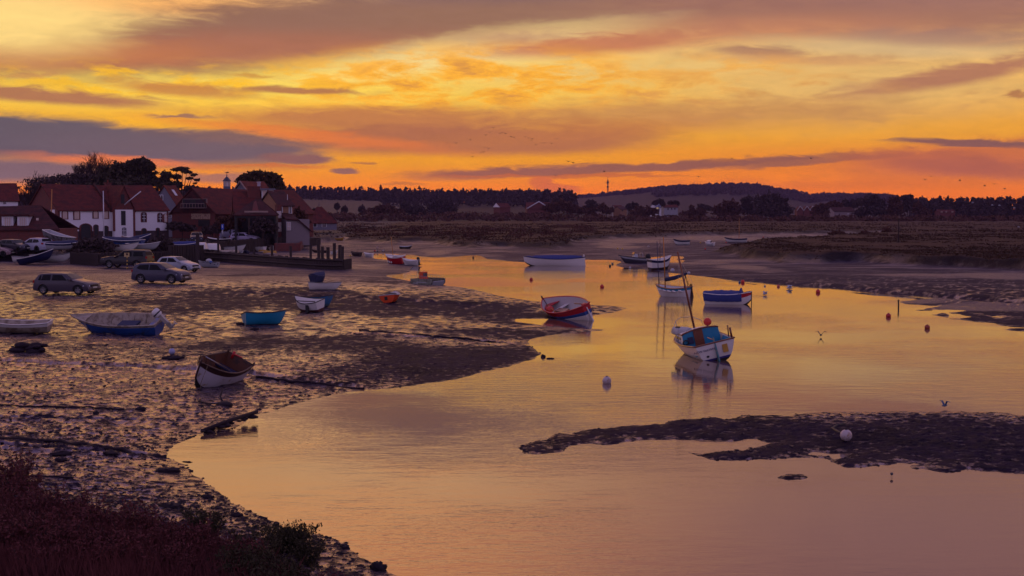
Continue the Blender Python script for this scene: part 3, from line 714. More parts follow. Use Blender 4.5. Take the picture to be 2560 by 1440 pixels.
# -- cabin sailing boat stern-on in the channel
r = boat_root('cabin_sailboat', place(1757, 886, True, -.1), 97, -13, 0, 'white clinker sailing boat with turquoise cabin and lettered transom, grounded in the channel', 'sailing boat', BO)
h = Hull(5.4, 2.15, 1.12, tw=.84, tm=.45, p=2.3, sb=.28, ss=.08, lap=.014, m=9, floor=.52, vee=.42, rake=.25, th=.05)
h.shell([white, darkp, mat('indigo_boot_stripe', (44, 40, 110), .4)], [(.36, 1), (.46, 2), (1, 0)], 0).build('hull', [white, darkp, MATS['indigo_boot_stripe']], r)
h.rail(.045).build('gunwale', woodv, r)
h.stem(.05).build('stem_post', woodv, r)
MB().box((.4, 0, -.12), (3.4, .09, .42)).build('keel', darkp, r)
for sd in (1, -1): MB().box((-.5, sd * .62, -.05), (1.0, .05, .5), rot=(sd * .35, 0, 0)).build('bilge_keel', darkp, r)
# cabin: sides, rounded roof, aft bulkhead
cab = MB(); x0, x1 = -.55, 1.5; rows = []
for i in range(9):
    x = x0 + (x1 - x0) * i / 8; t = x / h.L + .5; w = min(h.hb(t) - .13, .9) * (1 - .12 * (i / 8)); zd = h.sz(t) - .03; top = 1.66 - .22 * (i / 8) ** 2
    rows.append([Vector((x, w * a, z)) for a, z in ((1, zd), (.97, top - .06), (.86, top), (.45, top + .07), (0, top + .1), (-.45, top + .07), (-.86, top), (-.97, top - .06), (-1, zd))])
cab.grid([q[::-1] for q in rows]); cab.add(rows[-1], [tuple(range(9))[::-1]])
cab.build('cabin', white, r)
eg = MB(); eg.tube([v + Vector((0, 0, .02)) for v in rows[0][1:-1]], .05, 6)
for k in (1, 7): eg.tube([q[k] for q in rows], .035, 6)
eg.build('cabin_trim', woodv, r)
bk = MB(); rw = rows[0]; fl = .55
bk.add([Vector((x0 - .01, v.y, max(v.z - .03, fl))) for v in rw] + [Vector((x0 - .01, -rw[0].y * .96, fl)), Vector((x0 - .01, rw[0].y * .96, fl))][::1], [tuple(range(11))])
bk.build('cabin_bulkhead', turq, r)
MB().box((x0 - .04, .12, 1.16), (.05, .44, 1.12)).build('cabin_door', woodv, r)
MB().box((x0 - .05, .53, 1.2), (.04, .26, .4)).build('instrument_panel', navy, r)
MB().lathe([(.11, 0), (.16, .02), (.16, .06), (.11, .08)], 14, (x0 - .1, .78, 1.15), 'x').build('life_ring', blackr, r)
for sd in (1, -1):
    for xx in (.1, .75): MB().box((xx, sd * (.885 - .04 * xx), 1.36), (.4, .03, .16)).build('cabin_window', glassd, r)
ck = MB()
for sd in (1, -1): ck.box((-1.55, sd * .62, .74), (1.7, .38, .05))
ck.build('cockpit_bench', turq, r)
ct = MB()
ct.box((-1.5, 0, .56), (1.9, 1.7, .03))
for sd in (1, -1):
    ct.grid([[h.pt(t, 1, sd, True) + Vector((0, -sd * .02, -.03)), h.pt(t, .7, sd, True) + Vector((0, -sd * .06, .05))][::-sd] for t in [.03 + .05 * k for k in range(8)]])
ct.build('cockpit_lining', turq, r)
MB().tube([(.45, 0, 1.6), (.45, 0, 6.3)], [.055, .04], 8).build('mast', woodv, r)
rg = MB()
for q in ((2.6, 0, 1.35), (.2, .95, 1.15), (.2, -.95, 1.15)): rg.tube([(.45, 0, 6.1), q], .006, 3)
rg.build('rigging', metal, r)
pl = MB(); z0 = 1.3
pl.tube([(1.5, .72, z0 - .1), (1.6, .68, z0 + .55), (2.2, .42, z0 + .78), (2.75, 0, z0 + .82), (2.2, -.42, z0 + .78), (1.6, -.68, z0 + .55), (1.5, -.72, z0 - .1)], .018, 6)
for sd in (1, -1): pl.tube([(2.2, sd * .42, z0 - .06), (2.2, sd * .42, z0 + .78)], .014, 5)
pl.build('bow_rail', metal, r)
rd = MB(); rd.prism([(-2.78, -.3), (-2.74, .5), (-2.78, 1.5), (-2.86, 1.52), (-3.02, .7), (-3.12, .1), (-3.1, -.3)], 'y', -.025, .025); rd.build('rudder', mat('teal_worn_paint', (30, 110, 120), .5, c2=(120, 120, 110)), r)
MB().tube([(-2.82, 0, 1.34), (-2.1, .08, 1.42)], .025, 6).build('tiller', woodp, r)
MB().box((-2.88, -.42, .76), (.08, .24, .46)).build('outboard_pad', ochre, r)
MB().lathe([(.001, -.03), (.065, -.03), (.065, .03), (.001, .03)], 12, (-2.82, .42, .5), 'x').build('exhaust_port', blackr, r)
bm_ = MB()
for sd in (-.92,): bm_.tube([(-2.5, sd, 1.15), (-2.5, sd, 1.75)], .05, 6); bm_.tube([(-1.9, sd - .02, 1.15), (-2.2, sd, 1.85)], .03, 6)
bm_.build('stern_post', woodv, r)
fc = bpy.data.curves.new('name_text', 'FONT'); fc.body = 'NEW DAWN'; fc.size = .17; fc.align_x = 'CENTER'; fc.extrude = .004
ft0 = bpy.data.objects.new('name_text', fc); COL.objects.link(ft0); bpy.context.view_layer.update()
fm = bpy.data.meshes.new_from_object(ft0.evaluated_get(bpy.context.evaluated_depsgraph_get())); bpy.data.objects.remove(ft0)
fm.materials.clear(); fm.materials.append(letter)
ft = bpy.data.objects.new('name_lettering', fm); COL.objects.link(ft); ft.parent = r
ft.matrix_local = Matrix.Translation((-2.92, .54, .82)) @ Matrix(((0, 0, -1, 0), (-1, 0, 0, 0), (0, 1, 0, 0), (0, 0, 0, 1)))
ND = r; r.scale = (.9, .9, .72)
# its tender lashed on the side deck, and the big float on the cabin roof
bpy.context.view_layer.update()
def onto(root, v): 
    return root.matrix_world @ Vector(v) if root.matrix_world != Matrix() else Matrix.LocRotScale(root.location, root.rotation_euler, root.scale) @ Vector(v)
def world(root, v): return Matrix.LocRotScale(root.location, root.rotation_euler, root.scale) @ Vector(v)
tr = empty('tender', world(ND, (.55, .7, 1.93)), (R(152), R(0), R(128)), 'small upturned white tender lashed on the cabin roof of the turquoise-cabin boat', 'dinghy')
hh = Hull(1.15, .5, .2, tw=.7, floor=.05); hh.shell([lightgrey, greyp], [(1, 0)], 1).build('hull', [lightgrey, greyp], tr); hh.rail(.018).build('gunwale', greyp, tr)
MB().box((.05, 0, .0), (.25, .09, .03)).build('keel_slot', blackr, tr)
fb = empty('buoy', world(ND, (-.1, -.55, 1.96)), (0, 0, 0), 'large orange-red float resting on the turquoise cabin roof', 'buoy')
MB().ball((0, 0, 0), .17).build('float', buoyr, fb); MB().tube([(0, 0, -.19), (0, 0, -.15)], .03, 6).build('eye', blackr, fb)
# -- red, white and blue open boat on the mud tip
r = boat_root('open_boat', place(1425, 794, False, -.12), 119, -24, 0, 'open clinker boat with red, blue and white bands heeled on the mud tip', 'boat', BO)
h = Hull(4.5, 2.0, .92, tw=.25, tm=.5, p=2.3, sb=.3, ss=.22, lap=.012, floor=.25, vee=.42, m=8)
cs = [darkp, white, bluep, redp, mat('pale_inner', (180, 172, 170), .5)]
h.shell(cs, [(.3, 0), (.66, 1), (.80, 2), (1, 3)], 4).build('hull', cs, r)
h.rail(.04).build('gunwale', redp, r); h.stem(.05, .18).build('stem_post', woodd, r)
h.thwart(.28, .3).build('seat', white, r); h.thwart(.68, .3).build('seat', white, r)
h.thwart(.82, .5, .8, t2=.95).build('foredeck', redp, r)
MB().box((.25, .15, .5), (1.1, .42, .36)).build('engine_box', woodv, r); MB().box((-.75, .25, .52), (.7, .5, .1)).build('locker_lid', redp, r)
MB().ball((1.2, .35, .7), .24).build('fender', buoyr, r)
MB().prism([(-2.25, -.1), (-2.3, 1.1), (-2.38, 1.1), (-2.62, .1), (-2.6, -.25)], 'y', -.025, .025).build('rudder', white, r)
MB().box((-2.2, 0, 1.05), (.25, .2, .22)).build('rudder_head', redp, r); MB().tube([(-2.3, 0, 1.12), (-1.5, .15, 1.2)], .03, 6).build('tiller', woodv, r)
MB().tube([(1.8, .1, .9), (.2, .6, .75)], .025, 6).build('oar', woodp, r)
# -- long white boat under a blue cover
r = boat_root('whaler_boat', place(1383, 664, True, -.22), 180, 0, 0, 'long white double-ended boat under a bright blue cover, floating by the far mud', 'boat', BO)
h = Hull(6.7, 1.9, 1.0, tw=.12, tm=.5, p=2.6, sb=.3, ss=.22, rake=.06, floor=.3, vee=.4)
cs = [darkp, white, navy]
h.shell(cs, [(.36, 0), (.95, 1), (1, 2)], 1).build('hull', cs, r); h.rail(.03).build('gunwale', navy, r)
h.cover(.05, .84, .42, .96, .05, seed=4).build('cover', bluec, r); h.cover(.84, .95, .1, .97, .02, seed=5).build('bow_cover', bluec, r)
MB().prism([(-3.3, -.2), (-3.34, 1.45), (-3.5, 1.45), (-3.62, .3), (-3.8, 0), (-3.7, -.2)], 'y', -.03, .03).build('rudder', white, r)
# -- small white sailing boat with a row of fenders
r = boat_root('sailing_dinghy', place(1682, 741, True, -.16), 152, -4, 0, 'small white sailing boat with ochre mast, furled boom and a row of white fenders', 'sailing boat', BO)
h = Hull(2.6, 1.4, .80, tw=.45, tm=.48, p=2.3, sb=.28, ss=.14, floor=.25, vee=.42, lap=.01, m=8)
cs = [darkp, white, turq]
h.shell(cs, [(.34, 0), (.86, 1), (1, 2)], 1).build('hull', cs, r); h.rail(.035).build('gunwale', woodp, r)
h.thwart(.3, .25).build('seat', woodv, r); h.thwart(.62, .2).build('seat', woodv, r); h.thwart(.8, .3, .9, t2=.95).build('foredeck', white, r)
MB().box((.25, 0, .45), (.5, .5, .25)).build('engine_box', woodv, r)
MB().tube([(.55, 0, .3), (.62, 0, 4.4)], [.05, .035], 8, ).build('mast', woodp, r)
MB().tube([(.95, .18, .5), (1.02, .25, 4.1)], [.035, .025], 8).build('mizzen_mast', navy, r)
MB().tube([(.55, 0, 1.35), (-.2, 0, 1.5), (-1.2, 0, 1.85)], [.14, .15, .06], 8).build('furled_sail', navyc, r)
MB().ball((-1.25, 0, 1.86), .11, 8).build('boom_end', lightgrey, r)
MB().ball((-.1, .2, 2.05), .15, 8).build('masthead_ball', lightgrey, r)
cr = MB()
for sd in (1, -1): cr.tube([(-1.0, 0, 1.75), (-1.0, sd * .4, .82)], .022, 5)
cr.tube([(-.9, 0, 1.72), (-1.3, 0, .9)], .02, 5); cr.build('boom_crutch', woodd, r)
MB().prism([(-1.32, -.2), (-1.34, 1.1), (-1.44, 1.1), (-1.6, 0), (-1.55, -.2)], 'y', -.025, .025).build('rudder', woodd, r)
for k, t in enumerate((.2, .36, .5, .64, .78)):
    v = h.pt(t, .85, 1); T = Matrix.Translation(v + Vector((0, .07, 0))) @ Matrix.Rotation(R(75), 4, 'Y')
    MB().lathe([(.001, -.17), (.06, -.14), (.075, 0), (.06, .14), (.001, .17)], 8, T=T).build('fender', white, r)
# -- boat on the mud behind it
r = boat_root('sailing_dinghy', place(1652, 674, False, -.1), 28, 4, -4, 'white boat with navy top band and a thin bare mast on the far mud edge', 'sailing boat', BO)
h = Hull(2.6, 1.3, 1.15, tw=.75, tm=.4, p=2.2, sb=.3, floor=.6, vee=.42); cs = [mat('rusty_bottom', (52, 26, 20), .6, c2=(30, 20, 18)), white, navy]
h.shell(cs, [(.52, 0), (.86, 1), (1, 2)], 1).build('hull', cs, r); h.rail(.03).build('gunwale', white, r); h.thwart(.4).build('seat', woodv, r)
MB().tube([(-.1, 0, .5), (-.05, 0, 3.2)], [.035, .022], 6).build('mast', woodd, r)
MB().box((-1.33, 0, .3), (.05, .3, .7)).build('rudder', navy, r)
# -- white boat with a blue sheet over it
r = boat_root('open_boat', place(1822, 760, True, -.2), 158, 0, 0, 'white boat with red bow band afloat under a slack blue sheet', 'boat', BO)
r.rotation_euler.z = R(-17)
h = Hull(2.95, 1.5, .84, tw=.7, tm=.45, p=2.4, sb=.22, ss=.1, rake=.02, floor=.3, vee=.42); cs = [darkp, white, redp]
h.shell(cs, [(.36, 0), (.8, 1), (1, 2)], 1).build('hull', cs, r); h.rail(.03).build('gunwale', white, r); h.cover(-.01, .8, .26, .6, .05, seed=9).build('cover', bluec, r)
h.cover(.73, .8, .36, .98, .02, seed=3).build('cover_ridge', bluec, r)
MB().box((1.47, 0, .45), (.05, .06, 1.25)).build('stem_post', darkp, r)
MB().tube([(1.0, .05, .95), (1.4, 0, 1.04)], .05, 6).build('bowsprit', greyp, r)
# -- speedboat with a black outboard
r = boat_root('speedboat', place(1580, 658, False, -.08), 197, 0, -6, 'grey speedboat with windscreen and big black outboard, nosed onto the far mud', 'speedboat', BO)
h = Hull(3.5, 1.5, .75, tw=.9, tm=.3, p=2.0, sb=.1, rake=.5, floor=.3, vee=.5); cs = [greyp, mat('dark_grey_paint', (66, 62, 74), .4), lightgrey]
h.shell(cs, [(.35, 1), (.8, 1), (1, 2)], 0).build('hull', cs, r); h.rail(.04).build('gunwale', blackr, r); h.thwart(.55, .8, 1.0, t2=.97).build('foredeck', lightgrey, r)
MB().box((-.3, 0, .9), (.5, .7, .55), taper=.7).build('console', lightgrey, r); MB().box((-.05, 0, 1.22), (.05, .6, .25), rot=(0, -.4, 0)).build('windscreen', glassd, r)
fr = MB()
for sd in (1, -1): fr.tube([(-1.1, sd * .5, .6), (-1.0, sd * .45, 1.35)], .03, 5)
fr.tube([(-1.0, .45, 1.35), (-1.0, -.45, 1.35)], .03, 5); fr.build('roll_bar', metal, r)
outboard(r, (-1.95, 0, .75), R(18), sc=1.5)
# -- rowing boat heeled on the near mud
r = boat_root('rowing_boat', place(524, 962, False, -.1), 252, -25, 0, 'white rowing boat with dark rim and bottom heeled bow-on over the near mud', 'rowing boat', BO)
h = Hull(2.75, 1.3, .84, tw=.8, tm=.4, p=2.2, sb=.32, ss=.1, rake=.1, floor=.22, vee=.42, m=8); cs = [darkp, mat('lilac_white_paint', (196, 188, 196), .4, c2=(150, 130, 90), c2amt=.2), woodd, brownin]
h.shell(cs, [(.36, 0), (.88, 1), (1, 2)], 3).build('hull', cs, r); h.rail(.035).build('gunwale', woodd, r); h.stem(.035, .16).build('stem_post', woodd, r)
h.thwart(.5, .34, .62, .05).build('seat', ochre, r); h.thwart(.1, .3, .62, .05).build('seat', navy, r); h.thwart(.74, .24, .66, .05).build('seat', woodd, r)
MB().box((.18, .05, .36), (.05, .75, .28)).build('seat_panel', white, r)
MB().tube([(1.35, .1, 1.35), (-.2, .35, .8)], .022, 6).build('oar', metal, r)
hp = MB(); hp.tube([(1.22, -.15, 1.0), (1.3, -.12, 1.34), (1.32, .1, 1.34), (1.2, .15, 1.0)], .018, 5); hp.build('bow_hoop', woodd, r)
MB().tube([(-1.4, -.3, .8), (-1.44, -.3, 1.06)], .05, 6).build('rudder_post', redp, r)
MB().tube([(-1.38, -.3, .98), (-1.33, .1, 1.02)], .025, 6).build('tiller', redp, r)
for sd in (1, -1): MB().tube([h.pt(.02, 1, sd) , h.pt(.02, 1, sd) + Vector((-.02, sd * .02, .14))], .035, 6).build('quarter_post', woodd, r)
MB().tube([h.pt(.93, 1, 1) + Vector((.02, .05, 0)), h.pt(.93, .5, 1) + Vector((.05, .12, -.1)), Vector((1.2, .35, .1))], .012, 4).build('painter', rope, r)
MB().tube([h.pt(t, .56, 1) + Vector((0, .02, 0)) for t in (.12, .25, .4, .52)], .02, 5).build('bilge_strip', woodd, r)
# -- big blue open motor boat
r = boat_root('motor_boat', place(290, 833, False, -.05), 171, -16, 0, 'blue open motor boat with grimy white inside and tilted outboard', 'motor boat', BO)
h = Hull(4.3, 1.75, .74, tw=.82, tm=.35, p=2.3, sb=.3, ss=.02, rake=.55, floor=.12, vee=.42, m=8, lap=.008, th=.05); cs = [bluep, dirtyw, darkp]
h.shell(cs, [(.2, 2), (.9, 0), (1, 1)], 1).build('hull', cs, r); h.rail(.035).build('gunwale', dirtyw, r)
h.thwart(.8, .5, .99, .04, t2=.985).build('foredeck', dirtyw, r); MB().box((1.22, 0, .52), (.06, .9, .5), rot=(0, .35, 0)).build('deck_step', dirtyw, r)
MB().box((-.75, .05, .32), (.85, .62, .42)).build('locker', dirtyw, r); MB().box((-.75, .05, .56), (.92, .66, .09)).build('cushion', navyc, r)
MB().ball((.25, -.1, .2), .28, 8, sq=(1.2, .9, .6)).build('tackle_bag', blackr, r); MB().box((.0, .45, .2), (.4, .3, .14)).build('canvas_bag', dirtyw, r)
h.thwart(.0, .1, .95, t2=.06).build('stern_board', bluep, r)
for t in (.2, .34, .48, .6):
    MB().tube([h.pt(t, q, -1, True) + Vector((0, .02, 0)) for q in (.6, .8, .97)], .02, 5).build('rib', dirtyw, r)
outboard(r, (-2.32, .0, .95), R(42), white, mat('pale_leg_paint', (170, 160, 150), .45), 1.05, 0, blackr)
MB().tube([h.pt(.95, .8, 1) + Vector((.1, 0, 0)), Vector((3.4, .3, .12))], .01, 4).build('mooring_rope', rope, r)
# -- dinghies scattered on the mud
small('dinghy', 40, 830, 3.0, 1.3, .5, 183, -5, [(.3, darkp), (.8, dirtyw), (1, white)], dirtyw, 'grimy white dinghy with ochre seats, nearest the left edge of the mud', seatm=ochre, railm=white, tw=.85, p=2.4)
r, h = small('dinghy', 666, 811, 2.15, 1.2, .58, 24, -10, [(.2, darkp), (1, turq)], mat('grey_blue_inner', (70, 120, 150), .5), 'turquoise dinghy lying alone on the mud, stern to the left', railm=woodd, sb=.3, tw=.85)
h.thwart(.72, .3, .7, t2=.92).build('bow_seat', turq, r)
r, h = small('dinghy', 795, 767, 1.85, 1.15, .55, 8, -14, [(.2, darkp), (1, midblue)], midblue, 'blue dinghy with a white float inside, leaning behind a white and black one', railm=woodd)
MB().ball((.1, .1, .35), .2, 8).build('float', buoyw, r)
r, h = small('dinghy', 772, 779, 1.75, 1.1, .66, 150, -12, [(.34, darkp), (.55, mat('maroon_paint', (70, 20, 28), .5)), (1, white)], white, 'white and black dinghy leaning against the blue one', railm=blackr, lap=.012)
MB().box((-.35, .52, .42), (.2, .06, .5), rot=(.2, 0, .1)).build('black_pad', blackr, r); MB().tube([(.7, .2, .72), (-.8, .3, .75)], .03, 5).build('oar', woodd, r)
small('dinghy', 815, 724, 2.35, 1.1, .55, 4, -3, [(.2, darkp), (1, white)], lightgrey, 'white flat-sided dinghy in front of a blue-covered one', railm=greyp, sb=.12)
r, h = small('dinghy', 797, 707, 1.5, 1.05, .62, 60, 0, [(1, navy)], navy, 'dark dinghy under a rounded blue cover behind the flat white one', railm=navy, seats=())
h.cover(.0, .96, .3, .4, .04, seed=12).build('cover', navyc, r)
r, h = small('dinghy', 980, 754, 1.5, 1.15, .46, 75, -6, [(.2, darkp), (1, orangep)], white, 'orange dinghy stern-on with a dark cushion, alone on the mud', railm=lightgrey, tw=.95)
MB().ball((-.1, 0, .48), .4, 8, sq=(1, 1, .35)).build('cushion', blackr, r); MB().box((-.78, .08, .3), (.05, .2, .22)).build('motor_pad', blackr, r)
# -- grey workboat with orange cabin
r = boat_root('work_boat', place(1070, 711, True, -.12), -52, 3, 0, 'grey metal workboat with orange wheelhouse and drop ramp at the water edge', 'work boat', BO); r.scale = (.66,) * 3
w = MB(); P_ = [(-2.3, 0), (1.6, 0), (2.3, .55), (2.35, 1.05), (1.9, 1.1), (-2.3, 1.0)]
for sd in (1, -1): w.prism(P_, 'y', sd * .92, sd * 1.05)
w.box((-2.25, 0, .5), (.1, 1.84, .96)); w.box((-.3, 0, .14), (4.0, 1.84, .2)); w.build('hull', mat('grey_olive_metal', (120, 124, 112), .5, c2=(80, 70, 60)), r)
MB().box((2.2, 0, .42), (.08, 1.7, .8), rot=(0, .5, 0)).build('ramp', lightgrey, r)
MB().box((-.75, -.1, 1.05), (.8, .8, 1.6), taper=.92).build('wheelhouse', orangep, r); MB().box((-1.35, .1, .9), (.5, .6, .9)).build('engine_casing', orangep, r)
MB().box((-.34, -.1, 1.5), (.03, .6, .4)).build('wheelhouse_window', glassd, r)
hr = MB()
for sd in (1, -1):
    hr.tube([(-2.2, sd * .98, 1.38), (1.2, sd * .98, 1.4)], .025, 5)
    for k in range(8): hr.tube([(-2.2 + .48 * k, sd * .98, 1.0), (-2.2 + .48 * k, sd * .98, 1.38)], .02, 4)
hr.build('handrail', metal, r)
MB().box((.2, -1.08, .62), (2.2, .05, .08)).build('rubbing_strake', lightgrey, r)
ch = MB()
for k, xx in enumerate((-1.5, -1.25, -1.0, -.75)): ch.box((xx, -1.075, .45), (.14 if k != 1 else .05, .03, .22))
ch.box((-1.12, -1.064, .45), (1.0, .02, .03)); ch.build('hull_lettering', lightgrey, r)
MB().ball((2.0, -1.15, .2), .16, 8).build('fender', buoyr, r)
# -- red sailing boat and its neighbours upstream
r = boat_root('sailing_dinghy', place(988, 660, False, -.12), 152, -11, 0, 'red-sided sailing boat with white deck and leaning pale mast upstream', 'sailing boat', BO)
h = Hull(2.3, 1.35, 1.0, tw=.7, tm=.45, p=2.3, sb=.25, floor=.6, vee=.42); cs = [darkp, redp, white]
h.shell(cs, [(.4, 0), (.94, 1), (1, 2)], 2).build('hull', cs, r); h.rail(.03).build('gunwale', white, r); h.thwart(.55, .5, .98, t2=.95).build('foredeck', white, r); h.thwart(.1).build('seat', white, r)
MB().tube([(.15, 0, .8), (.15, 0, 3.3)], [.035, .022], 6).build('mast', woodp, r)
for t in (.55, .68, .8): MB().ball(h.pt(t, .6, 1) + Vector((0, .06, 0)), .09, 6, sq=(1, 1, 1.5)).build('fender', white, r)
r, h = small('dinghy', 1026, 664, 1.9, 1.15, .62, 160, -5, [(.25, darkp), (1, white)], white, 'white dinghy with black outboard beside the red sailing boat', railm=white); outboard(r, (-1.0, 0, .7), R(10), sc=.8)
small('dinghy', 921, 643, 1.25, .9, .5, 160, -6, [(.2, darkp), (1, white)], white, 'little white dinghy at the head of the side pool', railm=white, seats=(.4,))
r, h = small('dinghy', 890, 641, 1.5, 1.0, .5, 150, -8, [(1, woodg)], woodd, 'dark dinghy with raised oar at the head of the side pool', railm=woodg); MB().tube([(.8, 0, .5), (-.6, .1, .75)], .03, 5).build('oar', rope, r)
small('dinghy', 1015, 622, 1.9, 1.0, .4, 10, 5, [(1, woodg)], lightgrey, 'dark low dinghy on the bare mud below the marsh', railm=lightgrey)
r, h = small('open_boat', 1703, 612, 2.75, 1.1, .75, 180, 0, [(.25, darkp), (.8, white), (1, navy)], lightgrey, 'white boat with navy rim, far up the creek', 'boat', railm=navy, seats=(.3,))
r, h = small('cabin_boat', 1774, 615, 1.6, 1.1, .55, 150, -10, [(.3, darkp), (1, white)], white, 'small white cabin boat tilted far up the creek', 'boat', railm=white, seats=()); MB().box((.05, 0, .75), (.7, .7, .5), taper=.8).build('cabin', white, r); MB().box((-.31, 0, .78), (.03, .4, .3)).build('cabin_door', blackr, r)
r, h = small('sailing_dinghy', 1838, 606, 4.0, 1.4, .7, 175, 0, [(.25, darkp), (.8, white), (1, navy)], lightgrey, 'distant white sailing boat with thin mast at the marsh creek', 'sailing boat', railm=navy); MB().tube([(-.7, 0, .3), (-.7, 0, 4.6)], [.05, .03], 6).build('mast', woodp, r)
# -- dinghies in the jetty creek, left to right
JC = 'dinghies lying behind the timber jetty'
small('dinghy', 548, 632, 3.6, .9, .35, 172, 0, [(1, white)], lightgrey, 'long flat white dinghy by the quay piling', group=JC, railm=white, seats=())
small('dinghy', 582, 633, 2.6, .9, .42, 165, 12, [(1, lightgrey)], lightgrey, 'pale grey dinghy with its bow up beside the flat white one', group=JC, railm=white, seats=())
small('dinghy', 606, 634, 1.8, .9, .4, 150, 14, [(1, navy)], navy, 'dark dinghy tipped over behind the jetty posts', group=JC, railm=greyp)
small('dinghy', 642, 628, 2.5, 1.2, .6, 160, 0, [(.2, darkp), (1, white)], lightgrey, 'white dinghy below the grassy quay edge', group=JC, railm=white)
small('dinghy', 672, 627, 1.7, 1.1, .6, 130, -20, [(1, dirtyw)], brownin, 'worn dinghy leaning on its side below the quay', group=JC, railm=dirtyw)
r, h = small('dinghy', 692, 626, 1.5, 1.1, .55, 40, -24, [(1, white)], white, 'white dinghy with bright blue cover below the quay', group=JC, railm=white, seats=()); h.cover(.1, .95, .1, .9, .02).build('cover', bluep, r)
small('dinghy', 722, 614, 2.9, 1.1, .55, 6, 0, [(1, lightgrey)], greyp, 'grey dinghy moored under the brick wall', group=JC, railm=lightgrey)
small('dinghy', 848, 602, 1.9, 1.0, .5, 15, 0, [(1, ochre)], ochre, 'pale wooden dinghy nosed into the marsh bank', group=JC, railm=ochre)
small('dinghy', 800, 632, 2.4, .9, .35, 178, 0, [(1, woodg)], woodd, 'low dark dinghy behind the jetty end posts', group=JC, railm=woodg)
small('dinghy', 836, 636, .9, .7, .4, 30, 0, [(1, white)], lightgrey, 'tiny white dinghy at the foot of the jetty end', group=JC, railm=white, seats=())
# -- inflatable with an outboard by the silver car
r, h = small('motor_boat', 520, 669, 2.1, 1.0, .5, 168, 0, [(.3, darkp), (1, lightgrey)], greyp, 'grey dinghy with covered outboard beside the silver car', 'dinghy', railm=greyp, dz=0)
MB().ball((-.1, 0, .7), .3, 8, sq=(1, 1, .7)).build('covered_motor', lightgrey, r); MB().ball((-.45, .3, .5), .2, 8).build('blue_bag', bluep, r); MB().ball((-.8, .1, .4), .3, 8, sq=(1.2, 1, .8)).build('dark_bag', blackr, r)
small('dinghy', 122, 657, 2.35, 1.0, .48, 5, 0, [(.2, darkp), (1, white)], bluep, 'white dinghy with pale blue inside by the grass edge', railm=white, dz=0)
# ------------------------------------------------------------------ mooring buoys, birds, debris
BU = 'mooring buoys in the channel'
def buoy(px, py, r, m, label, water=True, chain=False, sink=.25):
    p = at(px, py, water); e = empty('buoy', (p.x, p.y, p.z + r * (1 - 2 * sink)), (0, 0, 0), label, 'buoy', BU)
    MB().ball((0, 0, 0), r, 10).build('float', m, e); MB().lathe([(r * .22, 0), (r * .3, r * .12), (r * .2, r * .2)], 8, (0, 0, r * .9)).build('eye', blackr, e)
    return e
e = buoy(1517, 958, .16, buoyw, 'white ball buoy floating alone in the near channel')
e = buoy(2115, 1104, .155, buoyw, 'white ball buoy lying on the right-hand mud spit', False, sink=.03)
p = e.location
c = MB(); c.tube([p + Vector((.02, .3, -.1)), p + Vector((.06, .9, -.08)), p + Vector((.0, 1.6, -.06)), p + Vector((.25, 2.1, -.05)), p + Vector((.5, 2.3, -.05))], .035, 5)
tag(c.build('mooring_chain', darkp), 'short dark chain trailing from the white buoy on the spit', 'chain')
buoy(1505, 719, .16, buoyr, 'red buoy in mid channel behind the striped open boat')
buoy(1328, 701, .15, redp, 'dark red buoy below the long blue-covered boat')
for px, py, m, lab in ((1525, 666, blackr, 'dark buoy nearer the speedboat bow'), (1531, 661, greyp, 'small grey buoy just behind the dark one off the speedboat'), (1575, 671, lightgrey, 'grey buoy on the mud edge under the speedboat')): buoy(px, py, .13, m, lab)
buoy(1857, 707, .17, buoyr, 'red buoy touching the far right mud edge'); buoy(1849, 707, .1, bluep, 'small blue buoy close against the red one at the mud edge')
buoy(1946, 717, .12, mat('faded_pink_buoy', (190, 90, 80), .5), 'faded pink buoy at the far mud edge')
buoy(1912, 716, .08, buoyw, 'tiny white buoy near the faded pink one')
buoy(2045, 732, .17, buoyr, 'bright red buoy furthest right along the far mud edge')
buoy(2221, 793, .15, redp, 'dark red buoy beside the mud fingers')
buoy(2318, 822, .14, mat('rust_buoy', (150, 58, 34), .5), 'rust-red buoy off the mud islet at the right')
for px, py, m, lab in ((943, 621, buoyw, 'white buoy furthest back on the upstream mud'), (937, 629, redp, 'red buoy on the upstream mud'), (944, 630, greyp, 'grey buoy next to the red one upstream'), (958, 629, lightgrey, 'pale buoy right of the grey one upstream'),
    (876, 641, mat('yellow_buoy', (190, 160, 60), .5), 'yellowish buoy by the dark dinghy'), (1183, 646, woodd, 'brown buoy at the edge of the upstream pool'), (1621, 618, lightgrey, 'pale buoy left of the pair on the creek mud'), (1649, 615, lightgrey, 'pale buoy right of the pair on the creek mud'),
    (1544, 623, mat('yellow_buoy', (190, 160, 60)), 'yellow buoy left of two on the creek mud'), (1556, 624, mat('yellow_buoy', (190, 160, 60)), 'yellow buoy right of two on the creek mud'), (1763, 624, buoyr, 'orange buoy below the tilted cabin boat'), (1751, 608, mat('yellow_buoy', (190, 160, 60)), 'yellow buoy left of the tilted cabin boat'), (1815, 608, redp, 'red buoy under the distant sailing boat'), (1908, 594, buoyr, 'orange buoy in the far creek'),
    (1043, 706, buoyr, 'red float under the ramp of the workboat'), (430, 886, mat('blue_white_buoy', (150, 150, 180), .5), 'pale blue buoy on a mud mound above the rowing boat'), (150, 1306, mat('mossy_buoy', (120, 92, 72), .8, c2=(40, 30, 26)), 'old brownish ball buoy half in the near shore scrub')):
    buoy(px, py, {1043: .11, 430: .13, 150: .1}.get(px, .13), m, lab, False, sink=.08)
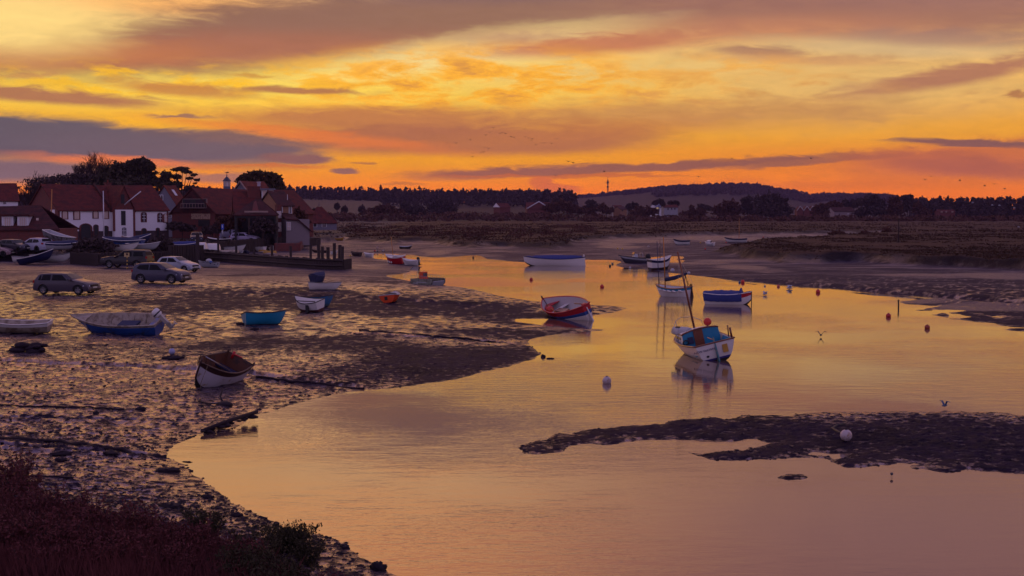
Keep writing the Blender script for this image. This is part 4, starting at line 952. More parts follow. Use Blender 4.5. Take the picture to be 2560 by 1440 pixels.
# posts
def post(px, py, h, r, lab, m=woodg, name='mooring_post', cat='post', lean=0, water=False):
    p = at(px, py, water); e = empty(name, p, (0, R(lean), random.random() * 3), lab, cat)
    MB().tube([(0, 0, -.4), (.01, 0, h * .5), (-.01, .01, h)], [r, r * .95, r * .85], 7).build('shaft', m, e); MB().lathe([(r * .95, h - .08), (r * 1.12, h - .06), (r * 1.1, h), (.001, h + r * .4)], 7).build('cap', m, e)
post(2246, 606, 3.4, .11, 'tall lone post standing in the right-hand marsh')
post(2246, 770, .5, .05, 'short stake at the tip of the mud fingers', water=True)
# gulls and other birds: one body, wings lifted
gullm = mat('bird_dark_plumage', (44, 46, 60), .7); gullw = mat('bird_pale_plumage', (170, 170, 178), .7)
def bird_mesh(sp=.5, up=.25, m=gullm, fold=False):
    b = MB(); b.lathe([(.001, -.24), (.035, -.2), (.07, -.08), (.085, .02), (.06, .12), (.045, .15), (.05, .19), (.035, .235), (.012, .25), (.001, .31)], 8, axis='x')
    b.add([(-.2, -.02, 0), (-.2, .02, 0), (-.36, .06, .01), (-.36, -.06, .01)], [(0, 1, 2, 3)])
    for s in (1, -1):
        if fold: b.add([(.08, s * .07, .05), (-.3, s * .03, .06), (-.12, s * .095, 0)], [(0, 1, 2)]); b.tube([(0, s * .03, -.06), (0, s * .03, -.22)], .008, 3); continue
        L1 = [(.1, s * .04, .02), (.14, s * sp * .5, up), (.04, s * sp, up * .8), (-.06, s * sp * .95, up * .78), (-.04, s * sp * .5, up * .95), (-.09, s * .04, .02)]
        b.add(L1 + [(x, y, z - .012) for x, y, z in L1], [(0, 1, 4, 5), (1, 2, 3, 4), (6, 11, 10, 7), (7, 10, 9, 8), (0, 6, 7, 1), (1, 7, 8, 2), (3, 9, 10, 4), (4, 10, 11, 5)])
    return b
def bird(px, py, lab, sp=.5, up=.25, m=None, yaw=0, sc=1., group=None, dist=None, dz=.1, fold=False, water=True):
    if dist is None: p = at(px, py, water); p.z += dz
    else: d = pixray(px, py); p = Vector((d.x / d.y * dist, dist, CAM_H + dist * d.z / d.y))
    e = empty('bird', p, (0, 0, R(yaw)), lab, 'bird', group, sc); bird_mesh(sp, up, fold=fold).build('body', m or gullm, e); return e
bird(2052, 843, 'dark bird taking off from the channel with raised wings', .5, .32, yaw=62, sc=.6)
bird(2362, 1022, 'blue grey gull with lifted wings on the water above the spit', .4, .3, mat('gull_blue_grey', (70, 90, 120), .7), 215, .5)
bird(1912, 738, 'small pale gull on the water right of the blue-covered boat', .34, .2, gullw, 30, .9)
bird(1973, 723, 'pale gull settling at the far mud edge', .44, .2, gullw, 10, 1.1)
bird(2229, 1195, 'dark wading bird standing in the shallows below the spit', yaw=255, sc=.4, fold=True, dz=.085)
FL = 'flock of birds high in the sunset'
fl = [(1118, 358), (1125, 367), (1140, 358), (1176, 350), (1214, 338), (1225, 331), (1233, 320), (1250, 334), (1256, 332), (1264, 334), (1278, 342), (1285, 344), (1311, 323), (1313, 342), (1321, 345), (1328, 351), (1330, 347), (1340, 362), (1356, 358), (1362, 358), (1379, 359), (1393, 347), (1183, 383), (1202, 382), (1209, 380), (1212, 369), (1221, 372), (1181, 392)]
b0 = None
for i, (x, y) in enumerate(fl):
    dist = 330 + 40 * random.random()
    if b0 is None: b0 = bird(x, y, 'tiny dark bird of the loose flock against the orange cloud', .62, .2, gullm, 100, 1., FL, dist); o = b0
    else:
        o = copy_tree(b0); d = pixray(x, y); o.location = Vector((d.x / d.y * dist, dist, CAM_H + dist * d.z / d.y)); o.rotation_euler.z = R(random.uniform(60, 130))
for x, y, lab in ((1421, 404, 'upper of two stray birds right of the flock'), (1433, 407, 'lower of two stray birds right of the flock'), (1389, 439, 'lone bird low over the pale cloud puffs'), (1511, 429, 'lone bird above the lattice mast'), (1746, 442, 'lone bird above the wooded hill'), (2028, 396, 'lone bird over the long thin cloud'), (1830, 396, 'lone bird left over the long thin cloud'),
    (2313, 449, 'left bird of the loose group low at right'), (2328, 441, 'upper left bird of the loose group low at right'), (2400, 451, 'middle bird of the loose group low at right'), (2462, 464, 'nearest-horizon pair bird low at right'), (2486, 460, 'upper right bird of the loose group low at right'), (2512, 472, 'rightmost bird of the loose group low at right')):
    bird(x, y, lab, .62, .18, gullm, random.uniform(0, 180), 1.15, None, 330)
for x, y, lab in ((2432, 507, 'pale gull against the right pine wood, leftmost of four'), (2481, 513, 'pale gull against the right pine wood, second from left'), (2499, 514, 'pale gull against the right pine wood, third from left'), (2536, 520, 'pale gull against the right pine wood, rightmost'), (2547, 568, 'pale gull low over the right marsh')):
    bird(x, y, lab, .6, .2, gullw, 170, 1.1, None, 300)
# debris on the near mud
def rock(px, py, s, lab, sq=(1, .8, .5), m=None, name='stone', water=False, cat='stone', grp=None):
    p = at(px, py, water); s *= .72; b = MB(); b.ball((0, 0, 0), s, 9, sq=sq); rr = random.Random(px)
    for i, v in enumerate(b.v):
        v = Vector(v); n = .75 + .5 * abs(math.sin(v.x * 17 / s * .3 + px) * math.cos(v.y * 13 / s * .3 + py) + .3 * math.sin(v.z * 31 / s + px)); b.v[i] = tuple(v * n)
    o = b.build(name, m or seaw); o.location = p + Vector((0, 0, s * sq[2] * .3)); o.rotation_euler.z = rr.random() * 6
    return tag(o, lab, cat, grp)
seaw = mat('black_wet_stone', (36, 24, 34), .7, var=.5, scale=12, bump=.8, spec=.2)
rock(861, 1368, .16, 'flat dark rock in the water just off the near shore', (1.1, .7, .4), water=True)
rock(945, 1425, .2, 'dark rock at the very bottom of the near shore', (1, .8, .7)); rock(420, 1180, .28, 'dark weedy lump at the water edge below the long furrow', (1.4, .7, .35)); rock(425, 1268, .26, 'broad dark weedy lump on the near stones', (1.5, .8, .35))
rock(518, 1245, .16, 'dark weedy lump near the water edge', (1.3, .8, .5)); rock(590, 1292, .14, 'small dark rock near the shore scrub', (1.2, .8, .6)); rock(478, 1178, .07, 'pebble standing in the shallows off the shore', (1.2, .8, .5), water=True); rock(468, 1156, .1, 'thin slab in the shallows off the shore', (1.6, .6, .25), water=True)
rock(789, 1324, .035, 'lone pebble breaking the water off the near shore', (1, 1, .8), water=True); rock(1358, 893, .14, 'round stone in the water off the mud point', (1, 1, .8), water=True); rock(1376, 897, .16, 'flat stone in the water off the mud point', (1.4, .8, .3), water=True)
rock(155, 1140, .26, 'dark weed clump left of the long furrow', (1.5, .8, .35)); rock(152, 1152, .2, 'dark weed clump just below its twin by the furrow', (1.3, .7, .4)); rock(278, 1134, .25, 'dark weed clump beside the long furrow', (1.5, .8, .35))
rock(600, 812, .25, 'dark lump of weed left of the turquoise dinghy', (1.2, .8, .55)); rock(637, 825, .22, 'dark lump of weed under the turquoise dinghy', (1.2, .8, .6)); rock(240, 1036, .14, 'small dark stone in mid mud', (1.2, .8, .7)); rock(353, 1026, .15, 'small dark stone right of its fellow in mid mud', (1.3, .8, .6))
rock(432, 898, .42, 'mud mound carrying a pale buoy', (1.5, .8, .3), name='mud_mound', cat='mound')
wk = MB(); p = at(78, 880)
rr = random.Random(5)
for k in range(14): wk.ball((rr.uniform(-.55, .55), rr.uniform(-.3, .3), rr.uniform(0, .28)), rr.uniform(.1, .22), 6, sq=(1.5, 1, .7))
tag(wk.build('weed_heap', seaw, loc=p), 'ragged dark heap of weed and scrap on the mud at the left', 'heap')
an = empty('anchor', at(556, 1012), (0, 0, R(-40)), 'half-buried rusty mooring anchor with chain in front of the rowing boat', 'anchor')
MB().ball((.1, 0, .02), .26, 8, sq=(1.2, .8, .4)).build('sinker', seaw, an); MB().tube([(0, 0, .1), (-.35, .2, .22), (-.6, .5, .4)], .03, 5).build('shank', seaw, an)
MB().tube([(.2, -.1, .05), (-.3, -.3, .04), (-.9, -.2, .05), (-1.2, .1, .05)], .025, 5).build('chain', seaw, an)
# broken weed-hung beam at the water's edge
a, b_ = at(505, 1088), at(634, 1056); b_.z = .1
bmx = MB(); n = 16
for k in range(n):
    q = k / (n - 1); c_ = a.lerp(b_, q) + Vector((rr.uniform(-.1, .1), rr.uniform(-.1, .1), .06 + .1 * q * (1 - q) + rr.uniform(-.03, .05)))
    bmx.ball(c_, rr.uniform(.05, .11), 6, sq=(1.4, 1, .6))
bmx.tube([a + Vector((0, 0, .1)), a.lerp(b_, .5) + Vector((0, 0, .16)), b_ + Vector((.1, 0, .2))], .055, 6)
tag(bmx.build('weedy_beam', seaw), 'weed-hung fallen beam running from the shore into the water', 'beam')

# weed-hung ground chains lying across the near mud
def ground_chain(pts, r0, r1, lab, seed):
    rr = random.Random(seed); P = [at(*q) for q in pts]; L = []; rad = []
    for a, c in zip(P, P[1:]):
        n = max(3, int((c - a).length / .22))
        for i in range(n):
            q = a.lerp(c, i / n); x, y = q.x + rr.gauss(0, .03), q.y + rr.gauss(0, .05); L.append((x, y, max(ground_z(x, y), 0) + .02)); k = (len(rad) % 97) / 97; rad.append(rr.uniform(r0, r1))
    tag(MB().tube(L, rad, 6).build('ground_chain', seaw), lab, 'chain')
ground_chain([(-30, 1095), (150, 1106), (290, 1128), (390, 1143), (440, 1146)], .03, .085, 'dark weed-hung ground chain running down the near mud to the water', 1)
ground_chain([(-30, 1188), (90, 1194), (210, 1204)], .02, .04, 'thin dark ground chain below the longer one on the near mud', 2)
ground_chain([(-20, 1015), (150, 1020), (330, 1028)], .015, .035, 'thin dark line of chain across the bright mid mud', 3)
ground_chain([(640, 944), (760, 957), (925, 974)], .03, .06, 'dark ground chain right of the rowing boat down to the water', 4)
ground_chain([(900, 826), (1080, 842), (1250, 858)], .03, .06, 'dark ground chain across the dry mud point', 5)
glassc = mat('car_glass', (6, 6, 9), .1, var=.02, spec=.15)
# ------------------------------------------------------------------ cars
tyrem = mat('tyre_rubber', (16, 15, 16), .8); rimm = mat('alloy_rim', (120, 118, 122), .3, metal=.7); lampw = mat('headlamp_glass', (190, 195, 205), .1, spec=.9)
lampr = mat('tail_lamp_red', (150, 14, 20), .2); plate = mat('number_plate', (190, 186, 170), .5); platey = mat('number_plate_yellow', (190, 150, 30), .5); trimk = mat('black_trim', (14, 14, 16), .5)
def paint(n, c): return mat('car_paint_' + n, c, .32, metal=.1, var=.03, coat=.12, spec=.35)
TOPS = {
 'hatch': dict(L=4.26, W=1.78, H=1.45, wb=2.62, wr=.32, belt=.93, top=[(-1, .52), (-.985, .72), (-.955, .93), (-.83, 1.34), (-.76, 1.41), (-.5, 1.45), (-.1, 1.45), (.1, 1.42), (.44, 1.02), (.5, .99), (.8, .87), (.93, .75), (.985, .6), (1, .42)],
   glass=[[(-.80, .97), (-.70, .97), (-.70, 1.3), (-.74, 1.3)], [(-.68, .97), (-.36, .97), (-.36, 1.34), (-.64, 1.33)], [(-.30, .97), (.24, .97), (.04, 1.33), (-.30, 1.34)], [(.27, .97), (.38, .97), (.26, 1.08)]], ws=(.11, .43), rw=(-.945, -.84)),
 'suv': dict(L=4.38, W=1.84, H=1.62, wb=2.65, wr=.36, belt=1.05, top=[(-1, .6), (-.985, .85), (-.95, 1.1), (-.84, 1.45), (-.88, 1.52), (-.7, 1.58), (-.3, 1.62), (.05, 1.58), (.42, 1.16), (.5, 1.12), (.82, .99), (.94, .84), (.985, .66), (1, .45)],
   glass=[[(-.78, 1.2), (-.62, 1.1), (-.30, 1.08), (-.30, 1.48), (-.66, 1.44)], [(-.25, 1.08), (.24, 1.08), (.03, 1.46), (-.25, 1.49)], [(.27, 1.08), (.36, 1.09), (.26, 1.17)]], ws=(.07, .41), rw=(-.94, -.85)),
 'coupe': dict(L=4.0, W=1.72, H=1.45, wb=2.5, wr=.31, belt=.92, top=[(-1, .5), (-.985, .72), (-.94, .95), (-.8, 1.32), (-.72, 1.4), (-.4, 1.45), (0, 1.42), (.36, 1.04), (.46, .97), (.78, .82), (.93, .7), (.985, .56), (1, .4)],
   glass=[[(-.76, .96), (-.36, .96), (-.36, 1.33), (-.66, 1.3)], [(-.31, .96), (.24, .96), (-.02, 1.32), (-.31, 1.34)]], ws=(.02, .36), rw=(-.92, -.82)),
 'pickup': dict(L=5.2, W=1.82, H=1.85, wb=3.0, wr=.39, belt=1.15, top=[(-1, .7), (-.99, 1.0), (-.98, 1.15), (-.9, 1.72), (-.86, 1.8), (-.55, 1.82), (-.3, 1.82), (.0, 1.78), (.28, 1.25), (.36, 1.2), (.75, 1.13), (.93, 1.02), (.985, .8), (1, .5)],
   glass=[[(-.86, 1.22), (-.45, 1.22), (-.45, 1.66), (-.82, 1.64)], [(-.36, 1.22), (-.14, 1.22), (-.14, 1.68), (-.36, 1.68)], [(-.1, 1.22), (.17, 1.22), (.0, 1.66), (-.1, 1.68)]], ws=(.02, .27), rw=(-.965, -.91)),
 'van': dict(L=4.4, W=1.8, H=1.85, wb=2.7, wr=.31, belt=1.05, top=[(-1, .5), (-.99, 1.0), (-.97, 1.7), (-.92, 1.84), (-.4, 1.86), (.2, 1.8), (.55, 1.2), (.62, 1.1), (.85, .95), (.97, .75), (1, .45)],
   glass=[[(.0, 1.12), (.42, 1.12), (.2, 1.6), (.0, 1.62)]], ws=(.22, .54), rw=(-.985, -.96)),
}
def car(kind, p, yaw, pm, label, plates=True, small_=False, roofm=None, sill=.22):
    K = TOPS[kind]; L, Wd, H, belt, wr = K['L'], K['W'], K['H'], K['belt'], K['wr']; hl = L / 2
    r = empty('parked_car', p, (0, 0, R(yaw)), label, 'car', 'cars parked on the quay')
    tx = [a * hl for a, _ in K['top']]; tz = [b for _, b in K['top']]
    fix = sorted(zip(tx, tz)); tx = [a for a, _ in fix]; tz = [b for _, b in fix]
    wx = (-K['wb'] / 2 - .02, K['wb'] / 2 + .02)
    xs = sorted(set([round(-hl + L * i / 56, 4) for i in range(57)] + [round(w + s * (wr + .07), 4) for w in wx for s in (-1, -.98, .98, 1)]))
    topz = lambda x: float(np.interp(x, tx, tz))
    def botz(x):
        z = sill + .08 * max(0, abs(x) / hl - .86) / .14
        for w in wx:
            q = (wr + .07) ** 2 - (x - w) ** 2
            if q > 0: z = max(z, wr + math.sqrt(q) * .98)
        return z
    def side(x, z):
        f = 1 - .09 * max(0, (abs(x) / hl - .72) / .28) ** 2
        y = Wd / 2 * f
        if z > belt: y *= 1 - .24 * (z - belt) / (H - belt)
        else: y *= 1 - .05 * abs((z - .62) / .4) ** 2
        return y
    rows = []
    for x in xs:
        zt, zb = topz(x), min(botz(x), topz(x) - .05); zbelt = min(belt, zt - .04)
        zs = [zb, zb + (zbelt - zb) * .33, zb + (zbelt - zb) * .7, zbelt, max(zbelt, min(zt - .05, zbelt + (zt - zbelt) * .6)), max(zbelt, zt - .05)]
        h = [Vector((x, side(x, z), z)) for z in zs] + [Vector((x, side(x, zt) - .09, zt)), Vector((x, side(x, zt) * .5, zt + .02)), Vector((x, 0, zt + .025))]
        rows.append(h + [Vector((v.x, -v.y, v.z)) for v in h[-2::-1]])
    b = MB(); b.grid(rows); b.add(rows[0], [tuple(range(17))]); b.add(rows[-1], [tuple(range(17))[::-1]])
    b.box((0, 0, sill + .06), (L * .86, Wd * .78, .14), 1)
    b.build('body', [pm, trimk], r)
    for sd in (1, -1):
        for g in K['glass']:
            pts = []
            for k in range(len(g)):
                x, z = g[k][0] * hl, g[k][1]; pts.append(Vector((x, sd * (side(x, z) + .008), z)))
            m = MB(); m.add(pts, [tuple(range(len(pts)))[::-sd]]); m.build('side_window', glassc, r)
        for w in wx:
            wh = MB(); wh.lathe([(wr * .62, -.09), (wr * .95, -.1), (wr, -.06), (wr, .06), (wr * .95, .1), (wr * .62, .09)], 22, (0, 0, 0), 'y')
            wo = wh.build('wheel', tyrem, r, (w, sd * (Wd / 2 - .12), wr))
            if not small_:
                rm = MB(); rm.lathe([(wr * .66, -.02), (wr * .66, .085), (wr * .58, .09), (wr * .58, 0)], 20, (0, 0, 0), 'y') if sd > 0 else rm.lathe([(wr * .58, 0), (wr * .58, -.09), (wr * .66, -.085), (wr * .66, .02)], 20, (0, 0, 0), 'y')
                for k in range(5):
                    q = k * 2 * math.pi / 5 + .3; c_ = Vector((math.cos(q), 0, math.sin(q))); t_ = Vector((-math.sin(q), 0, math.cos(q))) ; y = Vector((0, sd * .075, 0))
                    rm.add([c_ * .04 - t_ * .03 + y, c_ * wr * .6 - t_ * .055 + y, c_ * wr * .6 + t_ * .055 + y, c_ * .04 + t_ * .03 + y], [(0, 1, 2, 3)])
                rm.ball((0, sd * .07, 0), .05, 5); rm.build('rim', rimm, wo)
        x = hl * .93; z = topz(x) - .12
        MB().add([Vector((hl * .80, sd * (side(hl * .8, z) + .006), z - .05)), Vector((hl * .95, sd * (side(hl * .95, z) * .98 + .008), z - .06)), Vector((hl * .985, sd * side(hl * .985, z) * .72, z - .06)), Vector((hl * .97, sd * side(hl * .97, z) * .7, z + .04)), Vector((hl * .90, sd * (side(hl * .9, z) * .97), z + .07)), Vector((hl * .82, sd * (side(hl * .82, z) + .004), z + .03))], [tuple(range(6))]).build('headlight', lampw, r)
        zt = belt - .06
        MB().box((-hl * .965, sd * (side(-hl * .95, zt) - .09), zt), (.12, .22, .2)).build('tail_light', lampr, r)
        MB().box((K['ws'][1] * hl * .86, sd * (Wd / 2 + .07), belt + .06), (.1, .2, .13)).build('wing_mirror', trimk if small_ else pm, r)
        if not small_:
            for g in K['glass'][-3:-1] if len(K['glass']) > 2 else K['glass'][:1]:
                x = (g[1][0] if g is K['glass'][-3:-1][-1] else g[0][0] + .06) * hl
                MB().box((x - .12, sd * (side(x, belt - .1) + .01), belt - .1), (.17, .025, .035)).build('door_handle', pm, r)
            g = K['glass'][-2] if len(K['glass']) > 2 else K['glass'][-1]
            x = (g[0][0] - .015) * hl
            for xx in (x, .44 * hl):
                MB().add([Vector((xx - .012, sd * (side(xx, .4) + .006), .4)), Vector((xx + .012, sd * (side(xx, .4) + .006), .4)), Vector((xx + .012, sd * (side(xx, belt) + .006), belt)), Vector((xx - .012, sd * (side(xx, belt) + .006), belt))], [(0, 1, 2, 3)]).build('door_gap', trimk, r)
    for nm, (a, c) in (('windscreen', K['ws']), ('rear_window', K['rw'])):
        g = []
        for k in range(5):
            x = (a + (c - a) * (.06 + .86 * k / 4)) * hl; z = topz(x) + .034; y = side(x, z) - .1
            g.append([Vector((x, y * q, z - .004 * abs(q) * 3)) for q in (1, .5, 0, -.5, -1)])
        MB().grid(g).build(nm, glassc, r)
    MB().box((hl * .985, 0, .62 if kind != 'pickup' else .85), (.06, Wd * .5, .14)).build('grille', trimk, r)
    MB().box((hl * .985, 0, .36), (.07, Wd * .62, .12)).build('air_intake', trimk, r)
    MB().box((hl * 1.0, 0, .5), (.05, .5, .11)).build('front_plate', plate, r)
    MB().box((-hl * .995, 0, .62), (.05, .5, .11)).build('rear_plate', platey, r)
    return r
def gpt(px, py): return at(px, py)
car('hatch', gpt(168, 735), -14, paint('graphite', (64, 56, 66)), 'grey five-door hatchback parked nearest on the wet hard')
car('suv', gpt(404, 708), -16, paint('slate', (58, 56, 74)), 'dark grey sport utility car facing right, just behind the nearest hatchback')
car('coupe', gpt(446, 680), -24, paint('silver', (150, 154, 164)), 'silver three-door hatchback half hidden by the dark grey utility car')
car('pickup', gpt(318, 670), 166, paint('deep_maroon_black', (30, 24, 30)), 'dark pickup with closed rear canopy, facing left by the yard fence', sill=.4)
car('hatch', gpt(-8, 642), -12, paint('dusty_pink', (140, 112, 116)), 'pinkish grey hatchback cut by the left edge of the photo', small_=True)
car('hatch', gpt(40, 637), -30, paint('charcoal', (46, 40, 52)), 'charcoal hatchback between the pinkish grey car and the silver estate', small_=True)
car('suv', gpt(88, 632), 148, paint('bright_silver', (150, 150, 168)), 'silver estate car seen from behind with yellow rear plate', small_=True)
car('suv', atd(492, 205), -78, paint('night', (26, 22, 34)), 'dark car coming head-on down the quay lane', small_=True)
car('van', atd(584, 222), 8, paint('mid_grey', (110, 104, 122)), 'grey van parked behind the white and black hatchback', small_=True)
car('hatch', atd(613, 208), -14, paint('pearl', (150, 140, 165)), 'pale hatchback with dark glass parked on the quay by the boathouse', small_=True)
# ------------------------------------------------------------------ village buildings
brick = mat('red_brick', (106, 50, 44), .85, var=.3, scale=5, c2=(84, 50, 46)); tile = None
def tiled(name, c, c2):
    m = bpy.data.materials.new(name); m.use_nodes = True; t = m.node_tree; b = t.nodes['Principled BSDF']; co = N(t, 'ShaderNodeTexCoord').outputs['Object']
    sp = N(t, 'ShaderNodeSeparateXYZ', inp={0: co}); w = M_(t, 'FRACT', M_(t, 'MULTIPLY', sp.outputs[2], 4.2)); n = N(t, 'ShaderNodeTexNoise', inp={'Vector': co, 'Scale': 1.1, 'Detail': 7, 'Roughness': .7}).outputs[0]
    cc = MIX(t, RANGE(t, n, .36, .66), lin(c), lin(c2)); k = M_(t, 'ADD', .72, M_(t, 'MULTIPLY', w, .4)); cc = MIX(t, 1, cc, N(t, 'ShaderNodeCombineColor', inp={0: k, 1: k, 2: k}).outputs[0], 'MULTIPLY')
    t.links.new(cc, b.inputs['Base Color']); b.inputs['Roughness'].default_value = .8; b.inputs['Specular IOR Level'].default_value = .25
    bp = N(t, 'ShaderNodeBump', inp={'Height': w, 'Strength': .5, 'Distance': .06}); t.links.new(bp.outputs[0], b.inputs['Normal']); return m
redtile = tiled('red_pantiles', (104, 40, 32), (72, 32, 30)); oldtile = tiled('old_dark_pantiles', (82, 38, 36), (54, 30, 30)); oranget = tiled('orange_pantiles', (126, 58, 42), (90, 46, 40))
whitew = mat('whitewashed_brick', (226, 220, 222), .8, var=.09, scale=4, bump=.2); flint = mat('dark_flint_wall', (66, 50, 52), .9, var=.4, scale=8)
board = mat('grey_weatherboard', (112, 108, 120), .8, var=.15); tanw = mat('tan_brick', (140, 100, 74), .85, var=.25); framew = mat('white_window_frame', (206, 202, 206), .5, var=.03)
pane = mat('window_pane', (60, 52, 60), .08, spec=1.); paneb = mat('pale_window_pane', (190, 165, 150), .3, var=.08, spec=.8); blackd = mat('black_tar_and_opening_shade', (22, 18, 22), .6)  # paneb: paler, rougher pane; blackd also paints the shade inside openings
class House:
    def __init__(s, name, px, d, th, L=None, pxr=None, Wd=8, eave=None, ridge=None, label='', cat='house', base=None, group=None):
        s.u0 = (px - 1280) / F; s.th = R(th); s.cx, s.cy = s.u0 * d, d; s.base = max(ground_z(s.cx, s.cy), .9) - .3 if base is None else base
        s.root = empty(name, (s.cx, s.cy, s.base), (0, 0, s.th), label, cat, group)
        s.L = L if L else s.fx(pxr); s.Wd = Wd; s.ze = (zat(eave, d) - s.base) if eave else 0; s.d = d
        dr = d + math.cos(s.th) * Wd / 2
        s.zr = (zat(ridge, dr) - s.base) if ridge else 0
    def fx(s, px):
        u = (px - 1280) / F; return (u * s.cy - s.cx) / (math.cos(s.th) - u * math.sin(s.th))
    def fz(s, px, py): return zat(py, s.cy + s.fx(px) * math.sin(s.th)) - s.base
    def ex(s, px):   # distance along the end wall (to the left and away)
        u = (px - 1280) / F; return (u * s.cy - s.cx) / (-math.sin(s.th) - u * math.cos(s.th))
    def ez(s, px, py): return zat(py, s.cy + s.ex(px) * math.cos(s.th)) - s.base
    def walls(s, m, mat2=None, zsplit=None, gable=None, name='wall', x0=0, x1=None, y0=0, y1=None, nogable=()):
        x1 = s.L if x1 is None else x1; y1 = s.Wd if y1 is None else y1; b = MB(); mats = [m, mat2 or m, gable or m]
        zs = zsplit or 0.
        if zs: b.box(((x0 + x1) / 2, (y0 + y1) / 2, zs / 2), (x1 - x0 + .12, y1 - y0 + .12, zs), 1)
        b.box(((x0 + x1) / 2, (y0 + y1) / 2, (zs + s.ze) / 2), (x1 - x0, y1 - y0, s.ze - zs), 0)
        ym = (y0 + y1) / 2
        for x, f in ((x0, 1), (x1, -1)):
            if f in nogable: continue
            b.prism([(y0, s.ze), (y1, s.ze), (ym, s.zr)], 'x', x, x + f * .25, 2)
        return b.build(name, mats, s.root)
    def roof(s, m, ov=.25, x0=0, x1=None, name='roof', th=.14, hipl=0, hipr=0, y0=0, y1=None):
        x1 = s.L if x1 is None else x1; y1 = s.Wd if y1 is None else y1; ym = (y0 + y1) / 2; b = MB()
        sl = (s.zr - s.ze) / (ym - y0); e = s.ze - sl * ov + .05; r = s.zr + .08
        A = [(x0 - ov, y0 - ov, e), (x1 + ov, y0 - ov, e), (x1 + ov - hipr, ym, r), (x0 - ov + hipl, ym, r)]; B = [(x0 - ov, y1 + ov, e), (x1 + ov, y1 + ov, e)]
        sag = lambda p, q, k: tuple(p[i] + (q[i] - p[i]) * k for i in range(3))
        rows = []
        for k in range(9):
            q = k / 8; p1 = sag(A[0], A[1], q); p2 = sag(A[3], A[2], q); dip = -.07 * math.sin(math.pi * q) + .03 * math.sin(9 * q)
            rows.append([p1, sag(p1, (p2[0], p2[1], p2[2] + dip), .5), (p2[0], p2[1], p2[2] + dip), sag(sag(B[0], B[1], q), (p2[0], p2[1], p2[2] + dip), .5), sag(B[0], B[1], q)])
        b.grid(rows[::-1], smooth=False); b.grid([[(x, y, z - th) for x, y, z in r_] for r_ in rows], smooth=False)
        for r_ in (rows[0], rows[-1]):
            f = [tuple(range(5)) + tuple(range(9, 4, -1))]; b.add(r_ + [(x, y, z - th) for x, y, z in r_], f)
        for k in (0, 4):
            l = [r_[k] for r_ in rows]; b.add(l + [(x, y, z - th) for x, y, z in l], [(i, i + 1, i + 10, i + 9) for i in range(8)])
        return b.build(name, m, s.root)
    def quad(s, name, px0, py0, px1, py1, m, fr=None, arch=False, end=False, proud=.06, panes=(0, 0), parent=None, bw=.12):
        """window or door traced on the front (or end) wall"""
        f = (s.ex, s.ez) if end else (s.fx, s.fz)
        xa, xb = f[0](px0), f[0](px1); c = (px0 + px1) / 2; za, zb = f[1](c, py1), f[1](c, py0); lo, hi = min(xa, xb), max(xa, xb)
        def outline(g):
            o = [(lo - g, za - g * .5), (hi + g, za - g * .5)]
            if arch:
                w = (hi - lo) / 2 + g; hh = min(w * .7, (zb - za) * .35)
                o += [((lo + hi) / 2 + w * math.cos(q), zb - hh + g * .4 + hh * math.sin(q)) for q in [math.pi * k / 8 for k in range(9)]]
            else: o += [(hi + g, zb + g), (lo - g, zb + g)]
            return o
        ax = 'x' if end else 'y'
        p = parent or s.root
        if fr is not None: w = MB().prism(outline(bw), ax, -.0, -proud).build(name, fr, p); q = MB().prism(outline(0), ax, -proud + .02, -proud - .015).build('pane', m, w)
        else: w = MB().prism(outline(0), ax, 0, -proud).build(name, m, p)
        if panes[0]:
            g = MB()
            for k in range(1, panes[0]): 
                x = lo + (hi - lo) * k / panes[0]; g.box((-proud - .03, x, (za + zb) / 2) if end else (x, -proud - .03, (za + zb) / 2), (.03, .07, zb - za) if end else (.07, .03, zb - za))
            for k in range(1, panes[1]): 
                z = za + (zb - za) * k / panes[1]; g.box((-proud - .03, (lo + hi) / 2, z) if end else ((lo + hi) / 2, -proud - .03, z), (.03, hi - lo, .07) if end else (hi - lo, .03, .07))
            g.build('glazing_bar', framew, w)
        return w
    def chimney(s, x, y, z0, w, h, m=None, pots=2, dy=None):
        b = MB(); b.box((x, y, z0 + h / 2), (w, dy or w * .7, h)); b.box((x, y, z0 + h + .08), (w + .16, (dy or w * .7) + .16, .16))
        c = b.build('chimney', m or brick, s.root)
        for k in range(pots): MB().tube([(x + (k - (pots - 1) / 2) * .45, y, z0 + h + .15), (x + (k - (pots - 1) / 2) * .45, y, z0 + h + .6)], [.16, .13], 8).build('chimney_pot', oranget, c)
# white granary: long range seen at an angle, its end gable to the left
h = House('granary', 148, 213, 41, pxr=421, Wd=11.6, eave=524, ridge=461, label='long whitewashed granary with red pantile roof and a tall front gable', cat='building')
zs = h.fz(210, 578); h.walls(whitew, flint, zs, brick); h.roof(redtile)
for q in ((158, 527, 169, 547), (187, 526, 199, 548), (235, 527, 245, 545), (261, 526, 271, 546)): h.quad('window', *q, paneb, brick, True, bw=.18)
for q in ((356, 531, 365, 554), (397, 533, 405, 554), (411, 535, 418, 555)): h.quad('window', *q, pane if q[0] < 400 else paneb, brick, True, bw=.2, panes=(2, 3))
h.quad('arched_door', 203, 560, 227, 602, blackd, brick, True, bw=.3); 
for q in ((236, 562, 245, 588), (261, 565, 270, 590), (356, 571, 365, 601), (392, 570, 398, 601)): h.quad('arched_door', *q, blackd, brick, True, bw=.15)
for a_, b2 in ((148, 151), (418, 421)):
    h.quad('brick_quoin', a_, 524, b2, 578, brick, proud=.07)
h.quad('window', 111, 528, 126, 543, pane, brick, end=True, panes=(3, 2), bw=.25)
eb = MB(); w = h.Wd; eb.prism([(0.02, h.ez(140, 524)), (w, h.ez(60, 524)), (w, h.ze), (.02, h.ze)], 'x', 0, -.05); eb.build('brick_band', brick, h.root)
h.quad('brick_quoin', 140, 524, 148, 600, brick, end=True, proud=.08)
